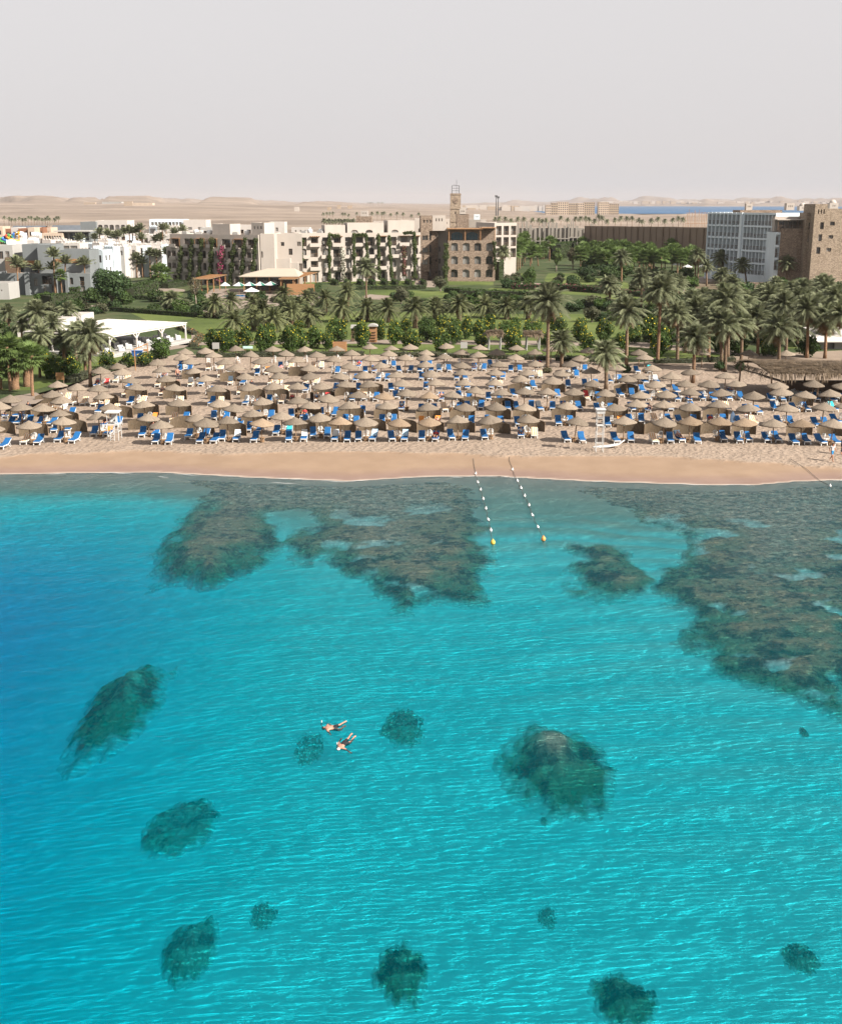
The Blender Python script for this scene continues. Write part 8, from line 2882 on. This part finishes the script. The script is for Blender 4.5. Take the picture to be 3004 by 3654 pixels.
swimmer('snorkeller in black shorts floating face down, upper of the two swimmers',
        dict(pelvis=(735, 570, 0.03), belly=(650, 575, 0.07), chest=(550, 578, 0.08), neck=(478, 580, 0.06), head=(428, 588, 0.05), crown=(392, 590, 0.03), sl=(540, 515, 0.06), el=(560, 470, -0.05), wl=(610, 480, -0.12), hl=(640, 490, -0.14),
             sr=(530, 645, 0.06), er=(575, 690, 0.03), wr=(606, 722, -0.02), hr=(618, 735, -0.04), pl=(790, 530, 0.03), kl=(890, 500, 0.03), al=(1010, 420, 0.05), fl=(1085, 380, 0.06), pr=(790, 615, 0.02), kr=(880, 650, -0.02), ar=(985, 550, 0.02), fr=(1060, 510, 0.03)),
        ('pelvis', 'pl', 'pr'), M_hair, True)
swimmer('swimmer in black swimsuit and white cap, lower of the two swimmers',
        dict(pelvis=(1010, 1010, 0.03), belly=(965, 1050, 0.07), chest=(915, 1100, 0.08), neck=(868, 1150, 0.06), head=(842, 1180, 0.06), crown=(825, 1210, 0.04), sl=(858, 1065, 0.06), el=(860, 990, 0.02), wl=(905, 915, 0.02), hl=(925, 885, 0.02),
             sr=(960, 1145, 0.06), er=(1075, 1195, 0.02), wr=(1150, 1250, 0.0), hr=(1185, 1265, -0.01), pl=(1050, 950, 0.03), kl=(1125, 885, 0.02), al=(1195, 775, 0.04), fl=(1240, 725, 0.06), pr=(1060, 1035, 0.03), kr=(1195, 975, 0.0), ar=(1285, 850, 0.04), fr=(1340, 795, 0.06)),
        ('pelvis', 'belly', 'pl', 'pr'), M_white, False)

# more bathers lying on loungers, from a few shared bodies
proto = {}
for nm, tp, lw, sk in (('black', M_skinp, M_black, M_skinp), ('red', mat('red_top', (0.36, 0.03, 0.03), (0.42, 0.05, 0.05), 4, 0.9), M_black, M_skin), ('white', M_wshirt, M_bshort, M_skin)):
    P = POSE['lie']
    J2 = {k: Vector(P[k]) for k in P}

    def which2(c):
        k = min(J2, key=lambda j: (J2[j] - c).length)
        return 3 if k == 'crown' else 1 if k in ('belly', 'chest', 'sl', 'sr') else 2 if k in ('pelvis', 'pl', 'pr') else 0
    ob = skin_body('body', {k: (P[k], RAD[k]) for k in RAD}, EDG_, [sk, tp, lw, M_hair], which2, None)
    proto[nm] = ob.data
    bpy.data.objects.remove(ob)
q = random.Random(19)
for (lx, ly, rz, st, side, where) in q.sample(lounger_spots[10:318], 26):
    nm = q.choice(list(proto))
    o = thing('person', 'bather in %s, %s, parasol %s' % (nm, side, where), 'person', (lx, ly, gz(lx, ly) + 0.0), rz, 'bathers on loungers')
    link('body', proto[nm], o)

# thin foam lines where ripples reach the sand
M_foam = mat('sea_foam', (0.42, 0.43, 0.42), (0.60, 0.61, 0.60), 6, 0.6)
fm = MB()
q = random.Random(23)
for k in range(22):
    x = q.uniform(-40, 40)
    off = q.choice([0.15, 0.35, 0.9, 1.6]) + q.uniform(-0.1, 0.1)
    if x > -18 and q.random() < 0.5:
        off = 0.12
    L = q.uniform(0.8, 3.2)
    n_ = 10
    for i in range(n_):
        x0, x1 = x + L * i / n_, x + L * (i + 1) / n_
        f0 = 0.05 * math.sin(math.pi * i / n_)
        f1 = 0.05 * math.sin(math.pi * (i + 1) / n_)
        y0, y1 = float(shore(x0)) - off + 0.08 * math.sin(x0 * 3), float(shore(x1)) - off + 0.08 * math.sin(x1 * 3)
        fm.poly([(x0, y0 - f0, 0.012), (x1, y1 - f1, 0.012), (x1, y1 + f1, 0.012), (x0, y0 + f0, 0.012)])
tag(fm.build('sea_foam', M_foam), 'thin broken foam lines along the waterline', 'foam', kind='stuff')
# ------------------------------------------------------------------ dusty air over the desert
m, n, l, b = nodes_of('dusty_haze')
n.remove(b)
pv = N(n, 'VolumePrincipled')
pv.inputs['Color'].default_value = (0.50, 0.485, 0.505, 1)
pv.inputs['Density'].default_value = 0.00006
pv.inputs['Anisotropy'].default_value = 0.0
l.new(pv.outputs[0], n['Material Output'].inputs['Volume'])
hz = MB().box((0, 7950, 50), (24000, 17000, 160)).build('haze', m)
tag(hz, kind='stuff')
